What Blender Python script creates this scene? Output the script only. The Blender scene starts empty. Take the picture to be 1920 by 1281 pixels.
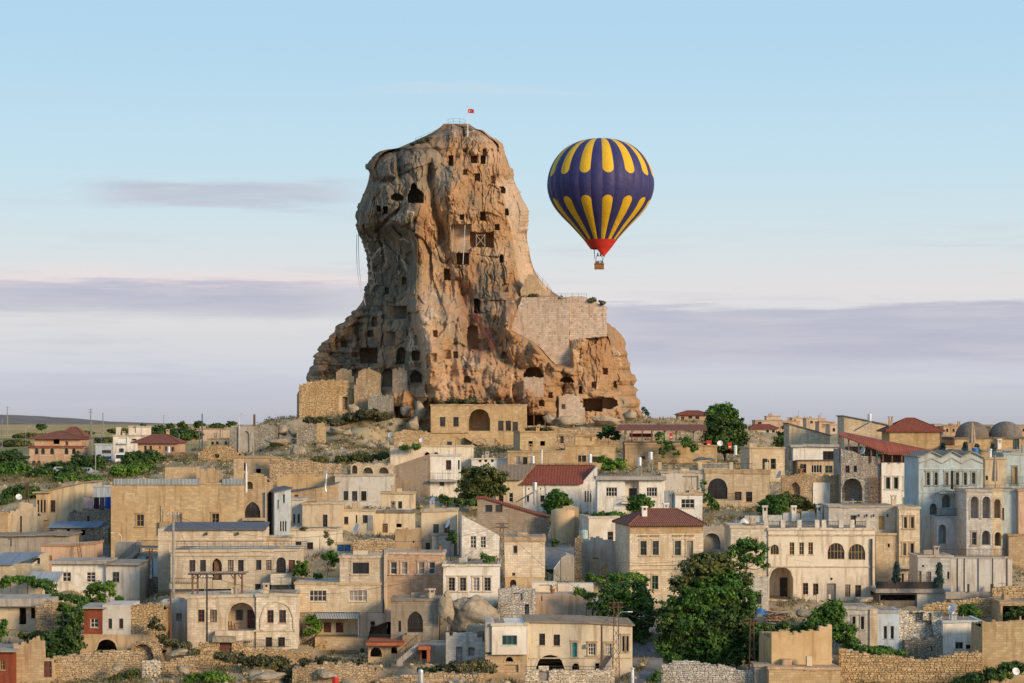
import bpy, bmesh, math, random
import numpy as np
from mathutils import Vector, Matrix, geometry
R = random.Random(7)
RAD = math.radians
SC = bpy.context.scene
COL = SC.collection
# ------------------------------------------------------------------ camera
# the photographer stands at the origin, 30 m above the valley floor, looking along +Y
FP, HX, HY = 4000.0, 960.0, 795.0            # focal length and horizon, in photo pixels
cam = bpy.data.cameras.new('camera'); camo = bpy.data.objects.new('camera', cam); COL.objects.link(camo)
camo.rotation_euler = (RAD(90), 0, 0)
cam.sensor_width = 36; cam.lens = 36*FP/1920; cam.shift_y = (HY-640.5)/1920
cam.clip_start = 1; cam.clip_end = 30000
SC.camera = camo

def nd(nt, t, ins=None, **props):
    n = nt.nodes.new(t)
    for k, v in props.items(): setattr(n, k, v)
    for k, v in (ins or {}).items():
        if isinstance(v, bpy.types.NodeSocket): nt.links.new(v, n.inputs[k])
        else: n.inputs[k].default_value = v
    return n
def c4(c): return (c[0], c[1], c[2], 1)
def mixc(nt, f, a, b, mode='MIX'):
    n = nt.nodes.new('ShaderNodeMixRGB'); n.blend_type = mode
    for i, v in ((0, f), (1, a), (2, b)):
        if isinstance(v, bpy.types.NodeSocket): nt.links.new(v, n.inputs[i])
        elif i == 0: n.inputs[0].default_value = v
        else: n.inputs[i].default_value = c4(v)
    return n.outputs[0]
def mth(nt, op, a, b=0.0, c=0.0, clamp=False):
    n = nt.nodes.new('ShaderNodeMath'); n.operation = op; n.use_clamp = clamp
    for i, v in enumerate((a, b, c)):
        if isinstance(v, bpy.types.NodeSocket): nt.links.new(v, n.inputs[i])
        else: n.inputs[i].default_value = v
    return n.outputs[0]
def sstep(nt, x, a, b):
    n = nd(nt, 'ShaderNodeMapRange', {0: x, 1: a, 2: b, 3: 0.0, 4: 1.0}, interpolation_type='SMOOTHSTEP')
    return n.outputs[0]
def ramp(nt, f, pts):
    n = nt.nodes.new('ShaderNodeValToRGB'); nt.links.new(f, n.inputs[0])
    e = n.color_ramp.elements
    while len(e) < len(pts): e.new(0.5)
    for el, (p, c) in zip(e, pts): el.position = p; el.color = c4(c)
    return n.outputs[0]

# ------------------------------------------------------------------ sky
SUN_EL, SUN_AZ = 18.0, 48.0        # low sun, right of and behind the camera
sdir = Vector((math.sin(RAD(SUN_AZ))*math.cos(RAD(SUN_EL)), -math.cos(RAD(SUN_AZ))*math.cos(RAD(SUN_EL)), math.sin(RAD(SUN_EL))))
W = bpy.data.worlds.new('World'); SC.world = W; W.use_nodes = True
nt = W.node_tree; nt.nodes.clear()
tc = nd(nt, 'ShaderNodeTexCoord'); sp = nd(nt, 'ShaderNodeSeparateXYZ', {0: tc.outputs['Generated']})
X, Y_, Z = sp.outputs
az = mth(nt, 'ARCTAN2', X, Y_)
sky = ramp(nt, mth(nt, 'MAXIMUM', Z, 0.0), [(0.0, (.455, .46, .515)), (.022, (.575, .60, .665)), (.046, (.67, .665, .685)), (.064, (.71, .69, .695)),
      (.086, (.61, .70, .735)), (.12, (.51, .69, .79)), (.175, (.42, .63, .79)), (.30, (.33, .54, .74)), (.6, (.26, .44, .68)), (1, (.20, .36, .62))])
# long thin cloud bands: elevation warped by noise, broken up along the azimuth
pz = nd(nt, 'ShaderNodeCombineXYZ', {0: mth(nt, 'MULTIPLY', az, 5.0), 1: mth(nt, 'MULTIPLY', Z, 60.0), 2: 0.0})
n1 = nd(nt, 'ShaderNodeTexNoise', {'Vector': pz.outputs[0], 'Scale': 1.6, 'Detail': 6.0, 'Roughness': 0.62}).outputs[0]
pz2 = nd(nt, 'ShaderNodeCombineXYZ', {0: mth(nt, 'MULTIPLY', az, 14.0), 1: mth(nt, 'MULTIPLY', Z, 190.0), 2: 3.0})
n2 = nd(nt, 'ShaderNodeTexNoise', {'Vector': pz2.outputs[0], 'Scale': 1.0, 'Detail': 5.0, 'Roughness': 0.6}).outputs[0]
zw = mth(nt, 'ADD', Z, mth(nt, 'ADD', mth(nt, 'MULTIPLY', mth(nt, 'SUBTRACT', n2, 0.5), 0.016), mth(nt, 'MULTIPLY', mth(nt, 'SUBTRACT', n1, 0.5), 0.012)))
def band(lo, hi, s, a0, a1, sa, top=0.3):
    m = mth(nt, 'MULTIPLY', sstep(nt, zw, lo-s, lo+s), sstep(nt, zw, hi+s*top, hi-s*top))
    return mth(nt, 'MULTIPLY', m, mth(nt, 'MULTIPLY', sstep(nt, az, a0-sa, a0+sa), sstep(nt, az, a1+sa, a1-sa)))
cl = [(band(.050, .066, .006, -.9, -.06, .06), .95), (band(.027, .055, .008, .03, 1.1, .04), .95),
      (band(.1015, .112, .0035, -.19, -.078, .022, 1), .75), (band(.006, .022, .008, -.6, -.10, .05), .35), (band(.0795, .0825, .002, .18, .26, .03, 1), .25),
      (band(.1535, .1575, .0022, -.055, .035, .03, 1), 0.0)]
m = None
for o, k in cl:
    o = mth(nt, 'MULTIPLY', o, k); m = o if m is None else mth(nt, 'MAXIMUM', m, o)
# the same kind of broken stratus goes round the rest of the horizon
gen = mth(nt, 'MULTIPLY', mth(nt, 'MULTIPLY', sstep(nt, n1, .52, .68), sstep(nt, Z, .15, .02)), .30)
m = mth(nt, 'MAXIMUM', mth(nt, 'MULTIPLY', m, mth(nt, 'ADD', .62, mth(nt, 'MULTIPLY', n1, .7)), clamp=True), gen)
cloudc = mixc(nt, sstep(nt, n2, .3, .75), (.44, .45, .555), (.52, .515, .595))
col = mixc(nt, m, sky, cloudc)
pk = mth(nt, 'MULTIPLY', mth(nt, 'MAXIMUM', band(.064, .071, .003, -.9, -.05, .05, 1), mth(nt, 'MULTIPLY', band(.1525, .1560, .0016, -.06, .03, .03, 1), .35)), .45)
col = mixc(nt, pk, col, (.80, .66, .66))
nish = nd(nt, 'ShaderNodeTexSky', sky_type='NISHITA', sun_disc=False, sun_elevation=RAD(SUN_EL), sun_rotation=math.atan2(sdir.x, sdir.y), air_density=1.0, dust_density=2.0)
bg1 = nd(nt, 'ShaderNodeBackground', {0: nish.outputs[0], 1: 0.05})
bg2 = nd(nt, 'ShaderNodeBackground', {0: col, 1: .86})
ms = nd(nt, 'ShaderNodeMixShader', {0: 0.93, 1: bg1.outputs[0], 2: bg2.outputs[0]})
nt.links.new(ms.outputs[0], nd(nt, 'ShaderNodeOutputWorld').inputs[0])
# ------------------------------------------------------------------ sun, exposure
sun = bpy.data.lights.new('sun', 'SUN'); suno = bpy.data.objects.new('sun', sun); COL.objects.link(suno)
sun.energy = 3.15; sun.angle = RAD(17); sun.color = (1.0, .745, .465)
suno.rotation_euler = sdir.to_track_quat('Z', 'Y').to_euler()
SC.view_settings.view_transform = 'Standard'; SC.view_settings.look = 'None'
SC.view_settings.exposure = 0.40; SC.view_settings.gamma = 1; SC.view_settings.use_curve_mapping = False
SC.cycles.max_bounces = 5; SC.cycles.diffuse_bounces = 3; SC.cycles.glossy_bounces = 2; SC.cycles.transparent_max_bounces = 6

# ------------------------------------------------------------------ placing and meshing helpers
def P(px, py, Y): return Vector(((px-HX)*Y/FP, Y, -(py-HY)*Y/FP))
def YB(py): return 222000.0/(py-317.0)          # distance of the hillside's surface seen at that height
class MB:
    def __init__(s): s.v = []; s.f = []; s.m = []
    def face(s, pts, m=0):
        i = len(s.v); s.v += [tuple(p) for p in pts]; s.f.append(tuple(range(i, i+len(pts)))); s.m.append(m)
    def box(s, x0, x1, y0, y1, z0, z1, m=0, j=0.0):
        i = len(s.v)
        for z in (z0, z1):
            for x, y in ((x0, y0), (x1, y0), (x1, y1), (x0, y1)):
                s.v.append((x+R.uniform(-j, j), y+R.uniform(-j, j), z+R.uniform(-j, j)) if j else (x, y, z))
        for q in ((0, 1, 5, 4), (1, 2, 6, 5), (2, 3, 7, 6), (3, 0, 4, 7), (4, 5, 6, 7), (3, 2, 1, 0)):
            s.f.append(tuple(i+k for k in q)); s.m.append(m)
    def tube(s, pts, r, n=6, m=0, r2=None, cap=True):
        pts = [Vector(p) for p in pts]; i0 = len(s.v); k = len(pts)
        for a, p in enumerate(pts):
            d = (pts[min(a+1, k-1)]-pts[max(a-1, 0)]).normalized()
            u = d.cross(Vector((0, 0, 1)));
            if u.length < 1e-3: u = Vector((1, 0, 0))
            u.normalize(); w = d.cross(u)
            rr = r if r2 is None else r+(r2-r)*a/max(1, k-1)
            for b in range(n):
                t = 2*math.pi*b/n
                s.v.append(tuple(p+(u*math.cos(t)+w*math.sin(t))*rr))
        for a in range(k-1):
            for b in range(n):
                s.f.append((i0+a*n+b, i0+a*n+(b+1) % n, i0+(a+1)*n+(b+1) % n, i0+(a+1)*n+b)); s.m.append(m)
        if cap:
            s.f.append(tuple(i0+b for b in range(n))[::-1]); s.m.append(m)
            s.f.append(tuple(i0+(k-1)*n+b for b in range(n))); s.m.append(m)
    def lathe(s, prof, n=12, c=(0, 0, 0), m=0):
        i0 = len(s.v)
        for r, z in prof:
            for b in range(n):
                t = 2*math.pi*b/n; s.v.append((c[0]+r*math.cos(t), c[1]+r*math.sin(t), c[2]+z))
        for a in range(len(prof)-1):
            for b in range(n):
                s.f.append((i0+a*n+b, i0+a*n+(b+1) % n, i0+(a+1)*n+(b+1) % n, i0+(a+1)*n+b)); s.m.append(m)
    def poly(s, outline, holes, y, m=0, flip=False):
        loops = [[Vector((p[0], p[1], 0)) for p in outline]]+[[Vector((p[0], p[1], 0)) for p in h] for h in holes]
        flat = [p for l in loops for p in l]; i = len(s.v)
        s.v += [(p.x, y, p.y) for p in flat]
        for t in geometry.tessellate_polygon(loops):
            a, b, c = (flat[k] for k in t)
            cr = (b.x-a.x)*(c.y-a.y)-(b.y-a.y)*(c.x-a.x)
            if abs(cr) < 1e-9: continue
            if (cr < 0) != flip: t = t[::-1]
            s.f.append(tuple(i+k for k in t)); s.m.append(m)
    def prism(s, outline, holes, y0, y1, m=0):
        """solid standing on its outline (x, z); holes = [(polygon, depth, capped)]"""
        s.poly(outline, [h[0] for h in holes], y0, m); s.poly(outline, [], y1, m, True)
        n = len(outline)
        for k in range(n):
            a, b = outline[k], outline[(k+1) % n]
            s.face(((b[0], y0, b[1]), (a[0], y0, a[1]), (a[0], y1, a[1]), (b[0], y1, b[1])), m)
        for h, d, cap in holes:
            for k in range(len(h)):
                a, b = h[k], h[(k+1) % len(h)]
                s.face(((a[0], y0, a[1]), (b[0], y0, b[1]), (b[0], y0+d, b[1]), (a[0], y0+d, a[1])), m)
            if cap: s.poly(h, [], y0+d, m)
    def build(s, name, mats, parent=None, smooth=False, uv=True):
        me = bpy.data.meshes.new(name); me.from_pydata(s.v, [], s.f)
        if not isinstance(mats, (list, tuple)): mats = [mats]
        for q in mats: me.materials.append(q)
        if len(mats) > 1: me.polygons.foreach_set('material_index', s.m)
        if smooth: me.polygons.foreach_set('use_smooth', [True]*len(s.f))
        me.update()
        if uv and len(s.f):
            nl = len(me.loops); npl = len(me.polygons)
            nor = np.empty(npl*3); me.polygons.foreach_get('normal', nor); nor = np.abs(nor.reshape(-1, 3))
            tot = np.empty(npl, int); me.polygons.foreach_get('loop_total', tot)
            vi = np.empty(nl, int); me.loops.foreach_get('vertex_index', vi)
            co = np.array(s.v)[vi]; nl_ = np.repeat(nor, tot, axis=0)
            u = np.where(nl_[:, 2] > .75, co[:, 0], np.where(nl_[:, 1] >= nl_[:, 0], co[:, 0], co[:, 1]+7.3))
            v = np.where(nl_[:, 2] > .75, co[:, 1], co[:, 2])
            me.uv_layers.new(name='UVMap').data.foreach_set('uv', np.stack([u, v], 1).ravel())
        o = bpy.data.objects.new(name, me); COL.objects.link(o)
        if parent is not None: o.parent = parent
        return o
def npmesh(name, v, f, mat, parent=None, smooth=False):
    """numpy arrays of vertices (n,3) and equal-sized faces (m,k) to a mesh object"""
    me = bpy.data.meshes.new(name); k = f.shape[1]
    me.vertices.add(len(v)); me.vertices.foreach_set('co', np.asarray(v, np.float32).ravel())
    me.loops.add(f.size); me.loops.foreach_set('vertex_index', f.astype(np.int32).ravel())
    me.polygons.add(len(f)); me.polygons.foreach_set('loop_start', np.arange(0, f.size, k, dtype=np.int32))
    me.polygons.foreach_set('loop_total', np.full(len(f), k, np.int32))
    if smooth: me.polygons.foreach_set('use_smooth', np.ones(len(f), bool))
    me.materials.append(mat); me.update(calc_edges=True)
    o = bpy.data.objects.new(name, me); COL.objects.link(o)
    if parent is not None: o.parent = parent
    return o
def tag(o, label, cat, group=None):
    o['label'] = label; o['category'] = cat
    if group: o['group'] = group
    return o
def thing(name, label, cat, loc=(0, 0, 0), rz=0.0, group=None):
    o = bpy.data.objects.new(name, None); COL.objects.link(o)
    o.location = loc; o.rotation_euler = (0, 0, rz); o.empty_display_size = .3
    return tag(o, label, cat, group)
def copy_tree(o, parent=None):
    c = o.copy(); COL.objects.link(c)
    if parent is not None: c.parent = parent
    for ch in o.children: copy_tree(ch, c)
    return c
# numpy noise
def _h(ix, iy, iz, s=0):
    h = (ix.astype(np.int64)*374761393+iy.astype(np.int64)*668265263+iz.astype(np.int64)*2147483647+s*974634777) & 0x7fffffff
    h = ((h ^ (h >> 13))*1274126177) & 0x7fffffff
    h = ((h ^ (h >> 16))*668265263) & 0x7fffffff
    return ((h ^ (h >> 15)) & 0xffff)/65535.0
def vnoise(x, y, z, s=0):
    ix, iy, iz = np.floor(x), np.floor(y), np.floor(z); fx, fy, fz = x-ix, y-iy, z-iz
    fx, fy, fz = (t*t*(3-2*t) for t in (fx, fy, fz)); r = 0
    for a in (0, 1):
        for b in (0, 1):
            for c in (0, 1):
                r = r+_h(ix+a, iy+b, iz+c, s)*(fx if a else 1-fx)*(fy if b else 1-fy)*(fz if c else 1-fz)
    return r
def fbm(x, y, z, o=4, s=0, g=.5):
    r = 0; a = 1; t = 0
    for k in range(o): r = r+a*vnoise(x*2**k, y*2**k, z*2**k, s+k); t += a; a *= g
    return r/t-.5
def worley(x, y, s=0):
    ix, iy = np.floor(x), np.floor(y); d1 = np.full(x.shape, 9.); d2 = d1.copy(); idc = np.zeros(x.shape); pl = np.zeros(x.shape)
    for a in (-1, 0, 1):
        for b in (-1, 0, 1):
            cx, cy = ix+a, iy+b; zz = np.zeros_like(cx)
            ex, ey = x-cx-_h(cx, cy, zz, s), y-cy-_h(cx, cy, zz, s+5); d = np.hypot(ex, ey); q = ex*(_h(cx, cy, zz, s+11)-.5)+ey*(_h(cx, cy, zz, s+17)-.5)
            n = d < d1; d2 = np.where(n, d1, np.minimum(d2, d)); idc = np.where(n, _h(cx, cy, zz, s+9), idc); pl = np.where(n, q, pl); d1 = np.where(n, d, d1)
    return d1, d2, idc, pl
# ------------------------------------------------------------------ materials (all procedural)
MATS = {}
def newmat(name, rough=.9, spec=.2):
    m = bpy.data.materials.new(name); m.use_nodes = True; t = m.node_tree
    b = t.nodes['Principled BSDF']; b.inputs['Roughness'].default_value = rough; b.inputs['Specular IOR Level'].default_value = spec
    return m, t, b
def uvrnd(t, k=60.0):
    uv = nd(t, 'ShaderNodeTexCoord').outputs['UV']; oi = nd(t, 'ShaderNodeObjectInfo').outputs['Random']
    off = nd(t, 'ShaderNodeCombineXYZ', {0: mth(t, 'MULTIPLY', oi, k), 1: 0.0, 2: mth(t, 'MULTIPLY', oi, k)})
    return nd(t, 'ShaderNodeVectorMath', {0: uv, 1: off.outputs[0]}, operation='ADD').outputs[0]
def noise(t, v, scale, det=4.0, rough=.6, sy=1.0, dist=0.0):
    if sy != 1.0: v = nd(t, 'ShaderNodeVectorMath', {0: v, 1: (1.0, sy, 1.0)}, operation='MULTIPLY').outputs[0]
    return nd(t, 'ShaderNodeTexNoise', {'Vector': v, 'Scale': scale, 'Detail': det, 'Roughness': rough, 'Distortion': dist}).outputs[0]
def mul(c, k): return tuple(min(.95, x*k) for x in c)
COLS = dict(tan=(.57, .43, .275), gold=(.60, .44, .255), cream=(.70, .585, .425), pale=(.77, .67, .53), pink=(.64, .50, .39), grey=(.45, .41, .35),
            dark=(.24, .21, .18), peach=(.62, .43, .30), white=(.82, .775, .70), blue=(.55, .63, .71), greybrick=(.42, .355, .29), yellow=(.66, .54, .36),
            conc=(.43, .40, .36), brickred=(.34, .10, .06), palegrey=(.60, .565, .515), mint=(.47, .555, .57), earth=(.36, .29, .215))
for _k in list(COLS): COLS[_k+'_'] = tuple(a*b for a, b in zip(COLS[_k], (.80, .76, .70)))     # grimy edges of the same stone
def wall(kind, c):
    """kind: stone (coursed ashlar), plaster, rubble, brick"""
    key = (kind, c)
    if key in MATS: return MATS[key]
    base = COLS[c]; m, t, b = newmat(kind+'_'+c, .92, .12); v = uvrnd(t)
    big = noise(t, v, .22, 5, .62); mid = noise(t, v, 1.3, 5, .65); fine = noise(t, v, 9.0, 4, .7)
    streak = noise(t, v, 1.7, 5, .6, sy=.12)
    hgt = fine
    if kind in ('stone', 'brick', 'block'):
        bw, bh, mo = {'stone': (.62, .29, .016), 'brick': (.30, .11, .014), 'block': (.85, .45, .05)}[kind]
        wob = nd(t, 'ShaderNodeVectorMath', {0: v, 1: nd(t, 'ShaderNodeVectorMath', {0: nd(t, 'ShaderNodeTexNoise', {'Vector': v, 'Scale': .9}).outputs['Color'], 1: (.05, .05, 0) if kind != 'block' else (.22, .16, 0)}, operation='MULTIPLY').outputs[0]}, operation='ADD').outputs[0]
        br = nd(t, 'ShaderNodeTexBrick', {'Vector': wob, 'Color1': c4(mul(base, 1.16)), 'Color2': c4(mul(base, .70 if kind != 'block' else .74)), 'Mortar': c4(mul(base, .50 if kind != 'block' else .62)), 'Scale': 1.0, 'Mortar Size': mo,
                'Mortar Smooth': .3, 'Bias': .2, 'Brick Width': bw, 'Row Height': bh})
        col = mixc(t, .72, base, br.outputs[0]); hgt = mth(t, 'ADD', mth(t, 'MULTIPLY', br.outputs[1], -.6), fine)
    elif kind == 'rubble':
        vs = nd(t, 'ShaderNodeVectorMath', {0: v, 1: (1.0, 1.5, 1.0)}, operation='MULTIPLY').outputs[0]
        vo = nd(t, 'ShaderNodeTexVoronoi', {'Vector': vs, 'Scale': 2.5, 'Randomness': .9}); ve = nd(t, 'ShaderNodeTexVoronoi', {'Vector': vs, 'Scale': 2.5, 'Randomness': .9}, feature='DISTANCE_TO_EDGE')
        col = mixc(t, nd(t, 'ShaderNodeSeparateColor', {0: vo.outputs['Color']}).outputs[0], mul(base, .72), mul(base, 1.22))
        e = sstep(t, ve.outputs[0], .0, .09); col = mixc(t, mth(t, 'SUBTRACT', 1.0, e), col, mul(base, .55)); hgt = mth(t, 'ADD', mth(t, 'MULTIPLY', e, 1.4), fine)
    if kind == 'block':
        sp = nd(t, 'ShaderNodeTexVoronoi', {'Vector': v, 'Scale': .9, 'Randomness': 1.0}); col = mixc(t, mth(t, 'MULTIPLY', sstep(t, sp.outputs['Distance'], .30, .18), .65), col, mul(base, .35)); col = mixc(t, mth(t, 'MULTIPLY', sstep(t, mid, .5, .6), .5), col, mul(base, .62))
    if kind == 'plaster':
        col = mixc(t, sstep(t, mid, .3, .75), mul(base, .93), mul(base, 1.05))
        peel = sstep(t, noise(t, v, .55, 8, .72), .60, .64); col = mixc(t, mth(t, 'MULTIPLY', peel, .55), col, tuple(.75*a*k for a, k in zip(base, (.95, .86, .74))))
        crk = nd(t, 'ShaderNodeTexVoronoi', {'Vector': v, 'Scale': .5}, feature='DISTANCE_TO_EDGE').outputs[0]
        col = mixc(t, mth(t, 'MULTIPLY', sstep(t, crk, .012, .002), .4), col, mul(base, .5))
    pt = noise(t, v, .38, 7, .75, dist=.6); col = mixc(t, mth(t, 'MULTIPLY', sstep(t, pt, .56, .60), .30), col, tuple(a*k for a, k in zip(base, (.80, .72, .62)))); col = mixc(t, mth(t, 'MULTIPLY', sstep(t, pt, .42, .38), .30), col, mul(base, 1.12))
    col = mixc(t, mth(t, 'MULTIPLY', sstep(t, big, .44, .66), .62), col, tuple(a*k for a, k in zip(base, (.74, .66, .56))))
    col = mixc(t, mth(t, 'MULTIPLY', sstep(t, streak, .50, .66), .68), col, tuple(a*k for a, k in zip(base, (.55, .49, .42))))
    col = mixc(t, mth(t, 'MULTIPLY', sstep(t, mid, .55, .74), .55), col, tuple(a*k for a, k in zip(base, (.70, .66, .62))))
    col = mixc(t, mth(t, 'MULTIPLY', sstep(t, fine, .56, .68), .45), col, mul(base, .6))
    oi = nd(t, 'ShaderNodeObjectInfo').outputs['Random']; col = mixc(t, 1.0, col, ramp(t, oi, [(0, (.80, .77, .74)), (.35, (.97, .94, .90)), (.7, (1.0, 1.0, 1.0)), (1, (.90, .92, .93))]), 'MULTIPLY')
    t.links.new(col, b.inputs['Base Color'])
    bp = nd(t, 'ShaderNodeBump', {'Height': hgt, 'Strength': .55 if kind != 'rubble' else .9, 'Distance': .05 if kind != 'rubble' else .12})
    t.links.new(bp.outputs[0], b.inputs['Normal']); MATS[key] = m; return m
def plain(name, c, rough=.7, spec=.3, var=.25, metal=0.0, scale=2.0, sy=1.0):
    if name in MATS: return MATS[name]
    m, t, b = newmat(name, rough, spec); b.inputs['Metallic'].default_value = metal
    v = nd(t, 'ShaderNodeTexCoord').outputs['Object']
    n = noise(t, v, scale, 5, .65, sy=sy)
    t.links.new(mixc(t, sstep(t, n, .3, .7), mul(c, 1-var), mul(c, 1+var*.6)), b.inputs['Base Color']); MATS[name] = m; return m
def roofm(name, c, pitch=.25, row=.38, kind='tile'):
    if name in MATS: return MATS[name]
    m, t, b = newmat(name, .85, .2); v = nd(t, 'ShaderNodeTexCoord').outputs['UV']; s = nd(t, 'ShaderNodeSeparateXYZ', {0: v})
    br = nd(t, 'ShaderNodeTexBrick', {'Vector': v, 'Color1': c4(mul(c, 1.2)), 'Color2': c4(mul(c, .72)), 'Mortar': c4(mul(c, .5)), 'Scale': 1.0, 'Mortar Size': .02, 'Brick Width': pitch, 'Row Height': row}, offset=0.0)
    col = mixc(t, .65, c, br.outputs[0])
    n = noise(t, v, .8, 6, .7); col = mixc(t, mth(t, 'MULTIPLY', sstep(t, n, .5, .72), .6), col, tuple(.5*x+.06 for x in c))
    t.links.new(col, b.inputs['Base Color'])
    w = mth(t, 'SINE', mth(t, 'MULTIPLY', s.outputs[0], 2*math.pi/pitch))
    bp = nd(t, 'ShaderNodeBump', {'Height': w, 'Strength': .8, 'Distance': .05}); t.links.new(bp.outputs[0], b.inputs['Normal']); MATS[name] = m; return m
def leafm(name, c1, c2, c3):
    if name in MATS: return MATS[name]
    m, t, b = newmat(name, .6, .25); g = nd(t, 'ShaderNodeNewGeometry'); r = g.outputs['Random Per Island']
    n = noise(t, nd(t, 'ShaderNodeTexCoord').outputs['Object'], .42, 4, .6)
    f = mth(t, 'ADD', mth(t, 'MULTIPLY', r, .45), mth(t, 'MULTIPLY', sstep(t, n, .38, .62), .55))
    col = ramp(t, f, [(0.05, c1), (.5, c2), (.95, c3)])
    t.links.new(col, b.inputs['Base Color'])
    tr = nd(t, 'ShaderNodeBsdfTranslucent', {0: col}); mx = nd(t, 'ShaderNodeMixShader', {0: .22, 1: b.outputs[0], 2: tr.outputs[0]})
    t.links.new(mx.outputs[0], t.nodes['Material Output'].inputs[0]); MATS[name] = m; return m
def glassm(name, c, rough=.12, spec=.5):
    if name in MATS: return MATS[name]
    m, t, b = newmat(name, rough, spec)
    v = nd(t, 'ShaderNodeTexCoord').outputs['UV']; n = noise(t, v, 1.2, 3, .6, sy=.3)
    t.links.new(mixc(t, sstep(t, n, .35, .65), mul(c, .6), mul(c, 1.4)), b.inputs['Base Color']); MATS[name] = m; return m
GL = [glassm('dark_window_glass', (.022, .020, .018)), glassm('dim_window_glass', (.04, .035, .03)), glassm('curtained_glass', (.26, .225, .18)), glassm('bluish_glass', (.03, .04, .045))]
FRM = {'b': plain('brown_wood', (.17, .09, .05)), 'w': plain('white_frame', (.72, .68, .62)), 'g': plain('green_frame', (.16, .27, .20)), 'k': plain('iron', (.055, .045, .04), .6),
       'y': plain('varnished_wood', (.42, .27, .10)), 't': plain('teal_paint', (.05, .28, .27)), 'r': plain('maroon_paint', (.14, .055, .04)), 'e': plain('grey_wood', (.26, .23, .2)), 'u': plain('blue_paint', (.05, .19, .42))}
IRON = FRM['k']; WOOD = FRM['b']
RUST = plain('rusty_iron', (.13, .07, .045), .75); STEEL = plain('galvanised_steel', (.55, .56, .57), .45, .5, .15, .6)
POLE = plain('grey_pole', (.30, .28, .25)); WPLAST = plain('white_plastic', (.75, .75, .74), .5); CONC = wall('plaster', 'conc')
REDTILE = roofm('red_roof_tile', (.27, .075, .045)); BROWNTILE = roofm('brown_roof_tile', (.23, .09, .06)); OLDTILE = roofm('old_roof_tile', (.30, .22, .15), .22, .3)
TIN = roofm('blue_tin_sheet', (.21, .27, .34), .18, 3.0); GREYTIN = roofm('grey_tin_sheet', (.36, .40, .42), .2, 3.0); SLATE = plain('dark_roofing', (.11, .11, .12), .7)
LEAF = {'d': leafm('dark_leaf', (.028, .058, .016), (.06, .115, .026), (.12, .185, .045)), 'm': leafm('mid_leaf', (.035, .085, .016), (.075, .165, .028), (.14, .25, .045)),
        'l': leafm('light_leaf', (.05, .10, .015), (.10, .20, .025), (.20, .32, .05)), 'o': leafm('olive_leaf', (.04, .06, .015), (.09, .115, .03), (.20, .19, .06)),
        'f': leafm('fir_needle', (.02, .05, .04), (.05, .095, .085), (.09, .15, .14)), 's': leafm('scrub_leaf', (.05, .055, .025), (.11, .11, .05), (.19, .17, .08))}
BARK = plain('bark', (.11, .08, .055), .95, .1, .4, scale=6)
GRASS = leafm('dry_grass_blade', (.10, .085, .035), (.22, .175, .075), (.36, .27, .12))
def groundm():
    m, t, b = newmat('dry_soil', .95, .08); v = nd(t, 'ShaderNodeTexCoord').outputs['Object']; z = nd(t, 'ShaderNodeSeparateXYZ', {0: v}).outputs
    n1 = noise(t, v, .05, 6, .6); n2 = noise(t, v, .35, 6, .7); n3 = noise(t, v, 2.6, 5, .75)
    col = mixc(t, sstep(t, n2, .35, .65), (.36, .275, .175), (.50, .39, .265))
    col = mixc(t, mth(t, 'MULTIPLY', sstep(t, n1, .42, .62), .6), col, (.27, .235, .115))
    col = mixc(t, mth(t, 'MULTIPLY', sstep(t, n3, .52, .70), .45), col, (.20, .175, .095))
    col = mixc(t, mth(t, 'MULTIPLY', sstep(t, n3, .36, .28), .5), col, (.50, .42, .30))
    # cultivated fields far off: long strips of green and straw
    fs = noise(t, nd(t, 'ShaderNodeVectorMath', {0: v, 1: (.004, .022, 0)}, operation='MULTIPLY').outputs[0], 1.0, 5, .55)
    fld = ramp(t, fs, [(.36, (.17, .155, .055)), (.45, (.50, .35, .16)), (.54, (.30, .235, .09)), (.64, (.58, .42, .21))])
    col = mixc(t, sstep(t, z[1], 470, 620), col, fld)
    t.links.new(col, b.inputs['Base Color'])
    t.links.new(nd(t, 'ShaderNodeBump', {'Height': n3, 'Strength': .8, 'Distance': .25}).outputs[0], b.inputs['Normal']); return m
SOIL = groundm()
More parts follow.
